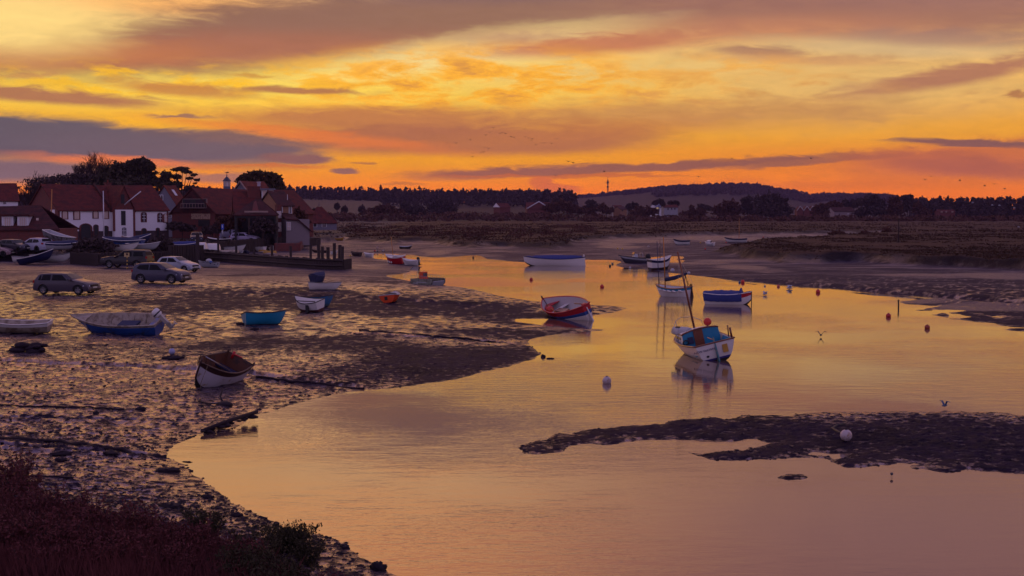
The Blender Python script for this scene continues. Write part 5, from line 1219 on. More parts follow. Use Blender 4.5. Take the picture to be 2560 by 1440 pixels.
# the hoist gable on its front
xa, xb = h.fx(281), h.fx(330); xm = (xa + xb) / 2; zg = h.fz(302, 466)
g = MB(); g.box((xm, -.35, h.ze / 2), (xb - xa, .9, h.ze), 0); g.prism([(xa, h.ze), (xb, h.ze), (xm, zg)], 'y', -.8, 3.5, 1); gw = g.build('hoist_gable', [whitew, brick], h.root)
gr = MB(); 
for sd, xe in ((-1, xa), (1, xb)): gr.add([(xe + sd * .25, -1.0, h.ze - .2), (xm, -1.0, zg + .1), (xm, 5.8, zg + .1), (xe + sd * .25, 5.8, h.ze - .2), (xe + sd * .25, -1.0, h.ze - .35), (xm, -1.0, zg - .06), (xm, 5.8, zg - .06), (xe + sd * .25, 5.8, h.ze - .35)], [(0, 1, 2, 3), (4, 7, 6, 5), (0, 4, 5, 1), (0, 3, 7, 4)])
gr.build('gable_roof', redtile, h.root)
def gq(n, x0, y0, x1, y1, m, fr=None, arch=False, p=(0, 0)):
    o = h.quad(n, x0, y0, x1, y1, m, fr, arch, panes=p); o.location.y -= .8
gq('loading_door', 298, 527, 309, 563, blackd); gq('hoist_opening', 298, 486, 307, 509, blackd); gq('door', 300, 568, 310, 594, pane, framew, True, (3, 3)); gq('brick_quoin', 277, 524, 283, 578, brick); gq('brick_quoin', 328, 524, 333, 600, brick)  # hoist opening is a black panel, its inner shade painted as colour
a_ = (h.fx(304), -1.2, h.fz(304, 512)); MB().tube([a_, (h.fx(329), -3.4, h.fz(329, 479))], .09, 5).build('hoist_beam', framew, h.root)
xs_ = h.fx(281); vs_ = MB().tube([(xs_ - .2, -.3, h.ze + .1), (xs_ - .2, h.Wd / 2, h.zr + .2)], .16, 4); vs_.build('roof_verge', oldtile, h.root); h.chimney(h.fx(330), h.Wd * .7, h.zr - 1, .9, 1.3, pots=1)
# low cottage in front of it
h = House('cottage', -130, 178, 3, pxr=147, Wd=9.5, eave=572, ridge=515, label='low dark brick cottage with two dormer windows at the left edge', cat='house')
h.walls(brick, nogable=(-1,)); h.roof(oldtile, hipr=3.7)
for a_, b2 in ((2, 31), (41, 69), (-60, -34)):
    x0, x1 = h.fx(a_), h.fx(b2); zb, zt = h.fz((a_ + b2) / 2, 568), h.fz((a_ + b2) / 2, 541); d_ = MB(); d_.box(((x0 + x1) / 2, 2.4, (zb + zt) / 2), (x1 - x0, 3.6, zt - zb)); d_.prism([(x0 - .2, zt), (x1 + .2, zt), (x1 + .1, zt + .25), (x0 - .1, zt + .25)], 'y', .4, 5.6, 1)
    dm = d_.build('dormer', [framew, oldtile], h.root); pb = MB()
    w_ = (x1 - x0); pb.box(((x0 + x1) / 2, .58, (zb + zt) / 2), (w_ * .62, .05, (zt - zb) * .8)); win = pb.build('window', paneb, dm); g = MB()
    for k in (-.3, -.1, .1, .3): g.box(((x0 + x1) / 2 + k * w_ * .85, .54, (zb + zt) / 2), (.06, .04, (zt - zb) * .8))
    g.box(((x0 + x1) / 2, .54, zb + .08), (w_ * .8, .06, .1)); g.build('glazing_bar', framew, dm)
h.quad('rooflight', 92, 545, 98, 551, paneb); 
# house at the far left edge
h = House('house', -110, 232, 24, pxr=47, Wd=9, eave=500, ridge=458, label='red-roofed house with pale upper wall showing above the cottage', cat='house', base=1.5); h.walls(whitew); h.roof(redtile); h.quad('window', 10, 501, 17, 510, pane, framew, bw=.05)
# grey boarded gable house
h = House('house', 443, 243, 62, pxr=468, Wd=9, eave=510, ridge=464, label='grey boarded house with orange roof between granary and brick barn', cat='house'); h.Wd = h.ex(384); h.walls(board); h.roof(oranget)
h.quad('window', 395, 488, 409, 500, pane, framew, end=True, panes=(3, 1), bw=.08); h.quad('window', 422, 530, 430, 543, pane, framew, end=True, bw=.08)
rl = MB(); q0, q1 = h.Wd * .2, h.Wd * .36; zq = lambda y: h.ze + (h.zr - h.ze) * 2 * y / h.Wd + .2
rl.add([(h.L * .35, q0, zq(q0)), (h.L * .6, q0, zq(q0)), (h.L * .6, q1, zq(q1)), (h.L * .35, q1, zq(q1))], [(0, 1, 2, 3)]); rl.build('rooflight', framew, h.root)
# brick barn with balcony
h = House('barn', 539, 233, 66, L=30, Wd=10, eave=530, ridge=470, label='brick barn with balcony in its tiled gable and three bright rooflights', cat='barn'); h.Wd = h.ex(431); h.walls(brick, gable=oldtile); h.roof(redtile, ov=.4)
tg = MB(); tg.prism([(-.1, h.ez(535, 531)), (h.Wd + .1, h.ez(435, 531)), (h.Wd + .1, h.ze), (h.Wd * .5, h.zr - .3), (-.1, h.ze)], 'x', -.02, -.28); tg.build('tile_hung_gable', oldtile, h.root)
balm = mat('dull_balcony_timber', (120, 96, 92), .7); o = h.quad('balcony_opening', 461, 498, 519, 520, blackd, balm, end=True, bw=.09, proud=.3); g = MB()  # black slab stands for the shade inside the balcony recess
zb = h.ez(490, 519); zt = h.ez(490, 509); ya, yb = h.ex(461), h.ex(519); g.box((-.8, (ya + yb) / 2, zt), (.08, abs(yb - ya), .1)); g.box((-.5, (ya + yb) / 2, zb - .05), (.8, abs(yb - ya) + .3, .12))
for k in range(9): g.box((-.8, ya + (yb - ya) * k / 8, (zb + zt) / 2), (.06, .06, zt - zb))
g.build('balcony', balm, h.root)
for x0_, x1_ in ((467, 479), (494, 512)): h.quad('balcony_door', x0_, 500, x1_, 519, pane, end=True, proud=.34)
h.quad('faded_sign_panel', 480, 534, 527, 548, mat('pale_flint_panel', (170, 140, 116), .9, var=.3, scale=9, c2=(110, 80, 68)), end=True, proud=.1); h.quad('barn_door', 497, 550, 525, 566, blackd, end=True, proud=.08)
for x_ in (8.5, 14.5, 22):
    rl = MB(); f0, f1 = .16, .3; rl.add([(x_, h.Wd * f0, h.ze + (h.zr - h.ze) * 2 * f0 + .22), (x_ + 1.6, h.Wd * f0, h.ze + (h.zr - h.ze) * 2 * f0 + .22), (x_ + 1.6, h.Wd * f1, h.ze + (h.zr - h.ze) * 2 * f1 + .22), (x_, h.Wd * f1, h.ze + (h.zr - h.ze) * 2 * f1 + .22)], [(0, 1, 2, 3)]); rl.build('rooflight', mat('rooflight_glass', (150, 140, 140), .1, spec=1.), h.root)
# cupola clock tower behind
p = Vector(((569 - 1280) / F * 275, 275, 1.6)); ct = empty('cupola_tower', p, (0, 0, .3), 'small white lantern tower with pyramid roof and weathervane above the barns', 'tower')
z1, z2, z3 = zat(466, 275) - 1.6, zat(453, 275) - 1.6, zat(441, 275) - 1.6
MB().box((0, 0, z1 / 2), (1.25, 1.25, z1)).build('shaft', mat('lead_grey_boards', (84, 92, 110), .7), ct); l = MB(); l.box((0, 0, (z1 + z2) / 2), (1.1, 1.1, z2 - z1)); l.build('lantern', paneb, ct)
g = MB()
for a_ in (-.55, 0, .55):
    for b2 in (-.55, .55): g.box((a_, b2, (z1 + z2) / 2), (.14, .14, z2 - z1)); g.box((b2, a_, (z1 + z2) / 2), (.14, .14, z2 - z1))
g.build('lantern_post', framew, ct); MB().lathe([(.95, z2), (.75, z2 + .15), (.32, z3 - .25), (.08, z3)], 4).build('roof', mat('slate_blue_roof', (50, 56, 74), .6), ct)
wv = MB(); zt = zat(430, 275) - 1.6; wv.tube([(0, 0, z3), (0, 0, zt)], .04, 5); wv.box((.15, 0, zt - .1), (.5, .03, .2)); wv.box((-.25, 0, zt - .1), (.3, .03, .08)); wv.ball((0, 0, z3 + .2), .12, 6); wv.build('weathervane', blackd, ct)
# grey gabled house, then the big brick house with chimney, boathouse, dormered end
h = House('house', 648, 252, 60, L=6, Wd=9, eave=512, ridge=453, label='grey boarded house with steep pale-edged gable left of the big chimney', cat='house'); h.Wd = h.ex(562); h.walls(board); h.roof(oranget)
vg = MB(); sl = (h.zr - h.ze) / (h.Wd / 2)
for a_, b2 in (((h.Wd + .35, h.ze - sl * .35), (h.Wd / 2, h.zr)), ((-.35, h.ze - sl * .35), (h.Wd / 2, h.zr))): vg.tube([(-.36, a_[0], a_[1]), (-.36, b2[0], b2[1])], .14, 4)
vg.build('bargeboard', mat('pale_bargeboard', (150, 124, 112), .7), h.root); h.quad('window', 567, 515, 576, 526, pane, framew, end=True, bw=.06)
h = House('house', 588, 225, 12, pxr=700, Wd=10, eave=530, ridge=478, label='rambling brick house with massive chimney and white-framed dormers', cat='house'); h.walls(brick); h.roof(redtile)
h.chimney(h.fx(638), h.Wd * .42, h.fz(638, 500), 2.0, h.fz(638, 467) - h.fz(638, 500), pots=0, dy=1.6); h.chimney(h.fx(652), h.Wd * .6, h.zr - .2, .5, 1.6, mat('white_flue', (170, 160, 168), .6), pots=0)
for a_, b2 in ((657, 671), (676, 688)):
    x0, x1 = h.fx(a_), h.fx(b2); zb, zt = h.fz(660, 495), h.fz(660, 474); d_ = MB(); d_.box(((x0 + x1) / 2, 4.2, (zb + zt) / 2), (x1 - x0, 2.6, zt - zb)); d_.box(((x0 + x1) / 2, 4.1, zt + .12), (x1 - x0 + .5, 3.2, .22), 1); dm = d_.build('dormer', [framew, board], h.root)
    MB().box(((x0 + x1) / 2, 2.87, (zb + zt) / 2), ((x1 - x0) * .6, .06, (zt - zb) * .8)).build('window', paneb, dm)
h = House('boathouse', 587, 207, 8, pxr=692, Wd=9, eave=536, ridge=497, label='open-fronted boathouse with broad hipped roof on the quay', cat='boathouse'); b = MB(); w = h.L
b.box((w / 2, 8.8, h.ze / 2), (w, .3, h.ze)); b.box((.15, 4.5, h.ze / 2), (.3, 9, h.ze)); b.box((w - .15, 4.5, h.ze / 2), (.3, 9, h.ze)); b.box((w / 2, .2, h.ze - .25), (w, .3, .5)); b.build('wall', blackd, h.root); h.roof(oldtile, hipl=3.2, hipr=2.8)
for k in (.34, .67): MB().box((w * k, .2, h.ze / 2), (.25, .25, h.ze)).build('post', woodd, h.root)
MB().add([(w * .42, .1, h.ze + .5), (w * .58, .1, h.ze + .5), (w * .5, 2.2, h.zr - .3), (w * .45, 2.0, h.zr - .5)], [(0, 1, 2, 3)]).build('roof_gablet', brick, h.root)
MB().box((w * .52, -.3, h.ze + .4), (3.4, .2, .25)).build('fascia', mat('pale_bargeboard', (150, 124, 112)), h.root)
h = House('house', 699, 218, 30, pxr=733, Wd=9, eave=513, ridge=478, label='tan brick end house with bay window and lean-to at the quay end', cat='house'); h.walls(tanw); h.roof(oldtile)
h.quad('window', 724, 515, 729, 533, pane, framew, bw=.1); h.quad('window', 701, 518, 706, 535, pane, framew, bw=.1); h.quad('gutter_pipe', 719, 486, 720, 500, framew)
x0, x1 = h.fx(690), h.fx(699); b = MB(); b.box(((x0 + x1) / 2, -.3, 3.2), (x1 - x0, 1.2, 6.0), 0); bw_ = b.build('bay', [brick], h.root)
for z0, z1 in ((529, 545), (557, 578)): 
    o = h.quad('window', 688.5, z0, 697.5, z1, paneb, framew, panes=(2, 2), bw=.06, parent=bw_); o.location.y -= .9
b = MB(); xe = h.fx(757); zz = h.fz(712, 548); b.box((xe / 2 + .2, -1.2, zz / 2), (xe, 2.2, zz)); lt = b.build('lean_to', mat('grey_render', (130, 116, 118), .85, var=.2), h.root); MB().add([(0, -2.6, zz + .1), (xe * .55, -2.6, zz), (xe + .6, -2.6, zz - 1.9), (xe + .6, .4, zz - 1.9), (xe * .55, .4, zz + 1), (0, .4, zz + 1.2), (0, -2.6, zz - .1), (xe * .55, -2.6, zz - .2), (xe + .6, -2.6, zz - 2.1)], [(0, 1, 4, 5), (1, 2, 3, 4), (0, 6, 7, 1), (1, 7, 8, 2)]).build('lean_to_roof', oldtile, h.root)
o = h.quad('window', 704, 556, 712, 575, paneb, framew, panes=(2, 2), bw=.08); o.location.y -= 2.35
# red-roofed barn right of the quay
h = House('barn', 766, 300, 14, pxr=842, Wd=9, eave=556, ridge=517, label='steep red-roofed barn with low grey walls beyond the lawn', cat='barn', base=2.2); h.walls(board, nogable=(1, -1)); h.roof(redtile, hipl=3.1, hipr=2.9); h.zr = h.zr
for q in ((771, 557, 780, 566), (784, 557, 792, 567), (806, 558, 816, 567)): h.quad('window', *q, blackd if q[0] != 806 else pane, framew, bw=.1)
MB().box((h.L / 2, h.Wd / 2, h.zr + .5), (.06, .06, .9)).build('finial', blackd, h.root)
# walls on the quay
def wall(name, pts, hgt, m, label, cat='wall', t_=.35):
    b = MB(); 
    for a_, c_ in zip(pts, pts[1:]):
        v = c_ - a_; n = Vector((-v.y, v.x, 0)).normalized() * t_ / 2; k = max(1, int(v.length / 4))
        for i in range(k):
            p0, p1 = a_.lerp(c_, i / k), a_.lerp(c_, (i + 1) / k)
            b.add([p0 - n - Vector((0, 0, .5)), p1 - n - Vector((0, 0, .5)), p1 + n - Vector((0, 0, .5)), p0 + n - Vector((0, 0, .5)), p0 - n + Vector((0, 0, hgt)), p1 - n + Vector((0, 0, hgt)), p1 + n + Vector((0, 0, hgt)), p0 + n + Vector((0, 0, hgt))], [(4, 5, 6, 7), (0, 1, 5, 4), (2, 3, 7, 6), (1, 2, 6, 5), (3, 0, 4, 7)])
        b.tube([a_ + Vector((0, 0, hgt)), c_ + Vector((0, 0, hgt))], t_ * .55, 6)
    return tag(b.build(name, m), label, cat)
wall('brick_wall', [atd(686, 205), atd(748, 208), atd(756, 222)], 1.0, brick, 'low brick garden wall at the end of the quay')
# timber jetty with posts
def ground_line(l): return [at(*q) for q in l]
jl = ground_line([(508, 652), (570, 656), (640, 662), (720, 668), (790, 673), (857, 675)]); jt = empty('timber_jetty', jl[2], (0, 0, 0), 'long black timber jetty wall with a row of tall posts', 'jetty'); o_ = jl[2]
b = MB(); rr = random.Random(3)
for a_, c_ in zip(jl, jl[1:]):
    v = c_ - a_; n = max(2, int(v.length / .3))
    for i in range(n):
        p = a_.lerp(c_, (i + .5) / n) - o_; hh = 1.12 + rr.uniform(-.08, .06); b.box(p + Vector((0, rr.uniform(-.03, .03), hh / 2 - .3)), (v.length / n * .96, .12, hh + .6), rot=(0, rr.uniform(-.01, .01), math.atan2(v.y, v.x)))
b.build('planking', woodg, jt); b = MB(); b.tube([q - o_ + Vector((0, -.12, .95)) for q in jl], .11, 5); b.tube([q - o_ + Vector((0, -.12, .4)) for q in jl], .1, 5); b.build('waling', woodg, jt)
e_ = jl[-1] - o_; b = MB(); 
for i in range(12): b.box(e_ + Vector((.1 + .03 * i, .25 + .3 * i, .25)), (.12, .28, 1.6))
b.build('end_planking', woodg, jt)
def onjet(px): 
    for a_, c_ in zip(jl, jl[1:]):
        ua, uc, u = a_.x / a_.y, c_.x / c_.y, (px - 1280) / F
        if ua <= u <= uc: return a_.lerp(c_, (u - ua) / (uc - ua))
    return jl[0]
for px, y0 in ((545, 596), (590, 601), (635, 613), (680, 613), (726, 615), (776, 613)):
    q = onjet(px); zt = zat(y0, q.y); MB().box(q - o_ + Vector((0, .22, (zt - q.z) / 2 - .3)), (.24, .26, zt - q.z + .6), rot=(0, rr.uniform(-.02, .02), .2)).build('post', woodg, jt)
for px, y0, dy in ((797, 600, 6), (820, 618, 3), (836, 608, 8), (849, 612, 2), (855, 616, 1), (806, 616, 12)):
    q = onjet(px); zt = zat(y0, q.y + dy); MB().box(q - o_ + Vector((dy * q.x / q.y, dy, (zt - q.z) / 2 - .3)), (.3, .3, zt - q.z + .6), rot=(0, rr.uniform(-.03, .03), .3)).build('post', woodg, jt)
# quay piling behind the creek, with a taller run at the yard
def piling(name, l, hh, label, lean=.0):
    ps = [at(*q) for q in l]; b = MB()
    for a_, c_ in zip(ps, ps[1:]):
        v = c_ - a_; n = max(2, int(v.length / .3))
        for i in range(n):
            p = a_.lerp(c_, (i + .5) / n); p.z = .4; b.box(p + Vector((0, -.25, hh / 2)), (.44 if i % 2 else .34, .2 if i % 2 else .26, hh + rr.uniform(-.12, .16)), rot=(0, lean + rr.uniform(-.03, .03), 0))
    return tag(b.build(name, woodg), label, 'piling')
piling('quay_piling', [(512, 640), (560, 634), (610, 629), (660, 625), (705, 621)], 1.75, 'row of dark upright quay timbers behind the creek boats', .05)
piling('yard_piling', [(425, 660), (460, 657), (508, 653)], 1.9, 'taller dark upright timbers at the yard corner left of the jetty')
piling('yard_piling', [(180, 660), (240, 664), (300, 662), (360, 662), (425, 660)], 1.3, 'dark timber edging of the boat yard behind the pickup')
piling('bank_piling', [(738, 620), (775, 615), (800, 611)], 1.2, 'short dark timbers by the lawn bank')
for px, y0, d, lab in ((494, 586, 152, 'tall square timber bollard by the yard corner'), (590, 600, 168, None)):
    if lab: q = atd(px, d); e = empty('bollard', q, (0, 0, .2), lab, 'bollard'); zt = zat(y0, d) - q.z; MB().box((0, 0, zt / 2 - .3), (.36, .36, zt + .6)).build('shaft', woodg, e); MB().box((0, 0, zt + .05), (.44, .44, .1)).build('cap', woodg, e)
# signs and striped posts
yel = mat('sign_yellow', (190, 150, 60), .5); stripe = trimk
def striped(px, py, h_, r_, lab, sign=None):
    q = at(px, py); e = empty('striped_post', q, (0, 0, 0), lab, 'post'); n = 7; b = MB()
    for k in range(n): b.lathe([(.001, k * h_ / n), (r_, k * h_ / n), (r_, (k + 1) * h_ / n), (.001, (k + 1) * h_ / n)], 10, mi=k % 2)
    b.build('shaft', [yel, stripe], e)
    if sign: s_ = MB().box((0, -.06, h_ + .18), sign).build('notice_board', mat('notice_cream', (190, 164, 110), .6), e); MB().lathe([(.001, 0), (.11, 0), (.11, .02), (.001, .02)], 10, (.02, -.11, h_ + .24), 'y').build('warning_mark', mat('notice_brown', (70, 40, 30)), s_)
striped(191, 655, .85, .1, 'black and yellow striped post by the yard fence, without a board'); striped(318, 672, 1.2, .06, 'striped post carrying a cream notice board before the pickup', (.5, .04, .42))
q = atd(557, 200); e = empty('road_sign', q, (0, 0, 0), 'blue road sign on a grey post at the quay', 'sign'); zt = zat(560, 200) - q.z; MB().tube([(0, 0, 0), (0, 0, zt)], .06, 6).build('post', metal, e); MB().box((0, -.08, zt - .4), (.4, .04, .75)).build('sign_plate', mat('sign_blue', (30, 70, 170), .4), e); MB().box((0, -.105, zt - .35), (.1, .01, .4)).build('sign_symbol', framew, e)
for px, y0, y1, d, lab in ((126, 473, 600, 195, 'pale leaning dinghy mast standing before the granary end'), (260, 477, 600, 195, 'white upright mast standing before the granary front')):
    q = atd(px, d); e = empty('mast', q, (0, R(2.5 if px < 200 else 0), 0), lab, 'mast'); MB().tube([(0, 0, 0), (0, 0, zat(y0, d) - q.z)], [.09, .06], 6).build('pole', woodp if px < 200 else framew, e); MB().box((0, 0, 1.0), (.3, .3, .12)).build('collar', metal, e)
# yard boats: upturned and covered dinghies
YB = 'dinghies stored in the boat yard'
def ybd(px, d, L, yaw, roll, m, lab, dz=.35, cov=None, pitch=0, im=None):
    q = atd(px, d); h_ = Hull(L, L * .36, L * .17, floor=.1, tw=.75); r_ = boat_root('dinghy', q + Vector((0, 0, dz)), yaw, roll, pitch, lab, 'dinghy', YB); h_.shell([m, im or lightgrey], [(1, 0)], 1).build('hull', [m, im or lightgrey], r_); h_.rail(.04).build('gunwale', white if m is not white else greyp, r_)
    if cov: h_.cover(0, .97, .35, .8, .05, seed=px).build('cover', cov, r_)
    return r_
ybd(75, 152, 3.4, 10, 0, white, 'white dinghy on a trailer under the cottage cars', .2); ybd(95, 150, 4.0, -12, 0, navy, 'navy dinghy with pale underside at the left of the yard', .3, pitch=-12); ybd(130, 152, 4.2, 4, 0, white, 'long white dinghy in the left half of the yard', .2)
ybd(150, 165, 4.4, -25, 0, greyp, 'grey dinghy tilted bow down by the leaning mast', 1.0, pitch=14); ybd(165, 158, 4.0, 5, 0, lightgrey, 'grey dinghy with a dark cover behind the long white one', .3, navyc); ybd(203, 172, 2.4, 170, 0, white, 'short white dinghy before the granary arch', .5)
ybd(305, 160, 4.6, 172, 0, bluep, 'blue covered dinghy, longest of the stack behind the pickup', .5, navyc); ybd(335, 163, 4.2, 12, 0, navy, 'blue covered dinghy with raised bow, right of the stack behind the pickup', .6, navyc, -10); ybd(300, 157, 4.2, 0, 0, white, 'white dinghy with pink inside at the left foot of the stack', .1, im=redp); ybd(360, 158, 3.6, 0, 0, lightgrey, 'pale grey dinghy at the right foot of the stack', .25)
ybd(328, 166, 2.4, 178, 0, mat('faded_orange', (150, 84, 60), .6), 'faded orange dinghy on top of the blue stack behind the pickup', 1.2)
ybd(470, 168, 4.2, 174, 180, white, 'upturned white dinghy left on the yard corner grass', .9); ybd(502, 176, 4.4, 178, 180, white, 'upturned long white dinghy behind the tall bollard', 1.0); ybd(552, 176, 4.2, 178, 180, dirtyw, 'upturned cream dinghy right of the tall bollard', .9); ybd(575, 188, 4.4, -10, 0, white, 'white dinghy beneath the pale hatchback', .3); ybd(460, 162, 3.2, 4, 0, bluep, 'blue and white dinghy at the yard corner', .2, bluec); ybd(545, 190, 3.2, 160, 0, darkp, 'dark dinghy at the foot of the blue road sign', .3); ybd(672, 196, 2.0, 170, 180, ochre, 'upturned yellow kayak on the quay grass', .35); ybd(655, 200, 1.6, 150, 180, ochre, 'small upturned ochre tender left of the yellow kayak', .35)
# ------------------------------------------------------------------ trees, shrubs, grass
def leafmat(name, a, b_):
    m = bpy.data.materials.new(name); m.use_nodes = True; t = m.node_tree; b = t.nodes['Principled BSDF']
    co = N(t, 'ShaderNodeNewGeometry'); n = N(t, 'ShaderNodeTexNoise', inp={'Vector': co.outputs['Position'], 'Scale': .8, 'Detail': 5}).outputs[0]
    c = MIX(t, M_(t, 'ADD', M_(t, 'MULTIPLY', n, .7), M_(t, 'MULTIPLY', co.outputs['Random Per Island'], .35)), a, b_)
    t.links.new(c, b.inputs['Base Color']); b.inputs['Roughness'].default_value = .8; b.inputs['Specular IOR Level'].default_value = .15; return m
ever = leafmat('evergreen_leaves', (.03, .026, .02), (.075, .055, .035)); oakm = leafmat('holm_oak_leaves', (.03, .022, .014), (.10, .062, .024))
twigm = leafmat('bare_twigs', (.035, .02, .022), (.075, .042, .04)); rusty = leafmat('russet_foliage', (.05, .02, .016), (.12, .05, .03)); dusk = leafmat('dusky_foliage', (.034, .024, .026), (.08, .05, .048))
blite = leafmat('sea_blite_leaves', (.055, .016, .020), (.16, .044, .042)); greenp = leafmat('green_shore_leaves', (.026, .02, .012), (.06, .048, .022)); marshm = leafmat('marsh_grass_blades', (.046, .023, .015), (.074, .039, .021)); bark = mat('dark_bark', (48, 34, 34), .9, var=.3)
def quads(C, S, asp=1., g=None, updir=None):
    """leaf-sized faces at centres C with sizes S, random tilt"""
    g = g or rng; n = len(C); a = g.normal(size=(n, 3)); a /= np.linalg.norm(a, axis=1)[:, None]
    if updir is not None: a = a * (1 - updir) + np.array([0, 0, 1.]) * updir; a /= np.linalg.norm(a, axis=1)[:, None]
    b = np.cross(a, g.normal(size=(n, 3))); b /= np.linalg.norm(b, axis=1)[:, None]
    S = np.asarray(S)[:, None]; A = a * S * asp; B = b * S
    V = np.stack([C - A * .9, C - A * .1 - B * .5, C + A * .9, C + A * .1 + B * .5], 1).reshape(-1, 3)
    return V, np.arange(4 * n).reshape(n, 4)
def crown_pts(clumps, n, g=None, hollow=.55):
    """points spread through ellipsoid clumps (x,y,z,rx,ry,rz), denser at their skins"""
    g = g or rng; cl = np.array(clumps, float); w = (cl[:, 3] * cl[:, 4] * cl[:, 5]) ** .66; k = g.choice(len(cl), n, p=w / w.sum())
    d = g.normal(size=(n, 3)); d /= np.linalg.norm(d, axis=1)[:, None]; r = hollow + (1 - hollow) * g.random(n) ** .7
    r *= .86 + .34 * np.sin(d[:, 0] * 7 + cl[k, 0] * 3) * np.cos(d[:, 2] * 6 + k) + .2 * np.sin(d[:, 0] * 15 + d[:, 2] * 11 + k)
    return cl[k, :3] + d * r[:, None] * cl[k, 3:]
def tree(name, p, clumps, n, s, lm, label, group=None, trunk=None, tr=.3, cat='tree'):
    r = empty(name, p, (0, 0, 0), label, cat, group); V, Q = quads(crown_pts(clumps, n), s * (.6 + .8 * rng.random(n))); link('crown', bulk_mesh('crown', V, Q, lm), r)
    b = MB(); top = trunk or max(c[2] for c in clumps) * .8; b.tube([(0, 0, -.5), (.1, 0, top * .4), (0, .1, top)], [tr, tr * .8, tr * .4], 7)
    for c in clumps[:9]: b.tube([(0, 0, top * .45), ((c[0]) * .5, c[1] * .5, top * .45 + (c[2] - top * .45) * .6), (c[0], c[1], c[2])], [tr * .5, tr * .35, tr * .12], 5)
    b.build('trunk', bark, r); return r
def bare_tree(name, p, h, spread, label, seed, levels=5, tr=.28, up=.55, group=None):
    rr = random.Random(seed); r = empty(name, p, (0, 0, 0), label, 'tree', group); big = MB(); V = []; Q = []
    def grow(a, d, L, rad, lv):
        n = 3; pts = [a]; q = d
        for i in range(n):
            q = (q + Vector((rr.gauss(0, .13), rr.gauss(0, .13), .05))).normalized(); pts.append(pts[-1] + q * L / n)
        if lv >= levels - 2: big.tube(pts, [rad, rad * .9, rad * .75, rad * .6], 5, cap=False)
        else:
            for i in range(n):
                w = rad * (1.1 - .2 * i); s_ = q.cross(Vector((0, 1, .2))).normalized() * w; f = q.cross(s_).normalized() * w
                for s2 in (s_, f):
                    o = len(V); V.extend([pts[i] - s2, pts[i] + s2, pts[i + 1] + s2 * .8, pts[i + 1] - s2 * .8]); Q.append((o, o + 1, o + 2, o + 3))
        if lv == 0: return
        for k in range(rr.choice((3, 3, 4)) if lv < levels else 5):
            ang = rr.uniform(0, 6.28); t = Vector((math.cos(ang) * spread, math.sin(ang) * spread, up * rr.uniform(.3, 1.3))); nd = (q * .7 + t).normalized()
            grow(pts[rr.choice((2, 3, 3))], nd, L * rr.uniform(.62, .82), max(rad * .58, .042), lv - 1)
    grow(Vector((0, 0, -.3)), Vector((0, 0, 1)), h * .32, tr, levels)
    big.build('trunk', bark, r); link('crown', bulk_mesh('crown', [tuple(v) for v in V], np.array(Q), twigm), r); return r
def lp(px, d, z=None): 
    q = atd(px, d); 
    if z is not None: q.z = z
    return q
def px2(px, py, d, o): u = (px - 1280) / F; return (u * d - o.x, 0, zat(py, d) - o.z)
def tree_px(name, px, d, cl, n, s, lm, label, cat='tree', group=None, dep=.8, z=None, **k):
    """crown given as ellipses (px, py, rx, ry) at distance d"""
    o = lp(px, d, z); q = d / F; C = []
    for (x, y, rx, ry) in cl:
        v = px2(x, y, d, o); C.append((v[0], random.uniform(-.3, .3) * rx * q, v[2], rx * q, rx * q * dep, ry * q))
    return tree(name, o, C, n, s, lm, label, group, cat=cat, **k)
# behind the village
for i, (px, d, h_, sp, lab, sd) in enumerate(((205, 300, 17.5, .62, 'tall bare tree in the middle of the twiggy group behind the granary', 4), (165, 292, 14.5, .62, 'bare tree with upswept twigs left of the tallest one behind the granary', 9), (120, 296, 13, .7, 'lower bare tree at the left of the twiggy group behind the granary', 12), (240, 298, 14.5, .62, 'bare tree at the right of the twiggy group behind the granary', 21),
     (263, 330, 17.5, .8, 'open bare tree standing clear against the orange gap', 33), (54, 320, 11, .55, 'small bare tree between the left house and the granary', 41), (88, 305, 11, .7, 'small bare tree by the granary end gable', 44))):
    bare_tree('bare_tree', lp(px, d, 1.8), h_, sp, lab, sd, levels=5 if i != 5 else 4, tr=.3 if i < 5 else .14)
tree_px('thicket', 155, 288, [(150, 462, 90, 20), (230, 460, 50, 18), (110, 456, 45, 14), (170, 446, 60, 14), (215, 444, 36, 14)], 4200, .28, dusk, 'dense dark thicket under the bare trees behind the granary', z=1.8, tr=.2, cat='shrub')
tree_px('evergreen_oak', 318, 285, [(320, 462, 90, 20), (285, 438, 36, 24), (318, 432, 40, 30), (300, 418, 24, 12), (350, 440, 40, 26), (270, 448, 30, 16), (380, 450, 22, 18), (328, 416, 20, 12)], 9000, .42, ever, 'broad dark evergreen behind the granary roof', z=1.8, tr=.4)
tree_px('evergreen_oak', 355, 283, [(340, 408, 17, 9), (358, 404, 20, 9), (374, 414, 14, 9), (384, 418, 9, 8), (350, 420, 22, 10), (330, 413, 9, 6)], 4200, .36, ever, 'dark evergreen with flat open top rising behind the hoist gable', z=1.8, tr=.3)
tree_px('pine_tree', 455, 280, [(425, 468, 34, 14), (418, 438, 18, 11), (412, 452, 20, 16), (442, 424, 14, 4), (458, 422, 17, 5), (470, 430, 15, 4), (486, 437, 10, 3.5), (476, 446, 10, 3), (495, 450, 8, 3), (490, 458, 5, 2), (444, 442, 14, 7), (446, 460, 14, 10)], 4600, .28, ever, 'flat-topped pine leaning right above the grey boarded house', z=1.8, tr=.28)
tree_px('shrub', 485, 262, [(480, 472, 18, 8), (500, 474, 14, 6)], 1500, .3, dusk, 'dark bush between the pine and the brick barn roof', z=1.8, tr=.1, cat='shrub')
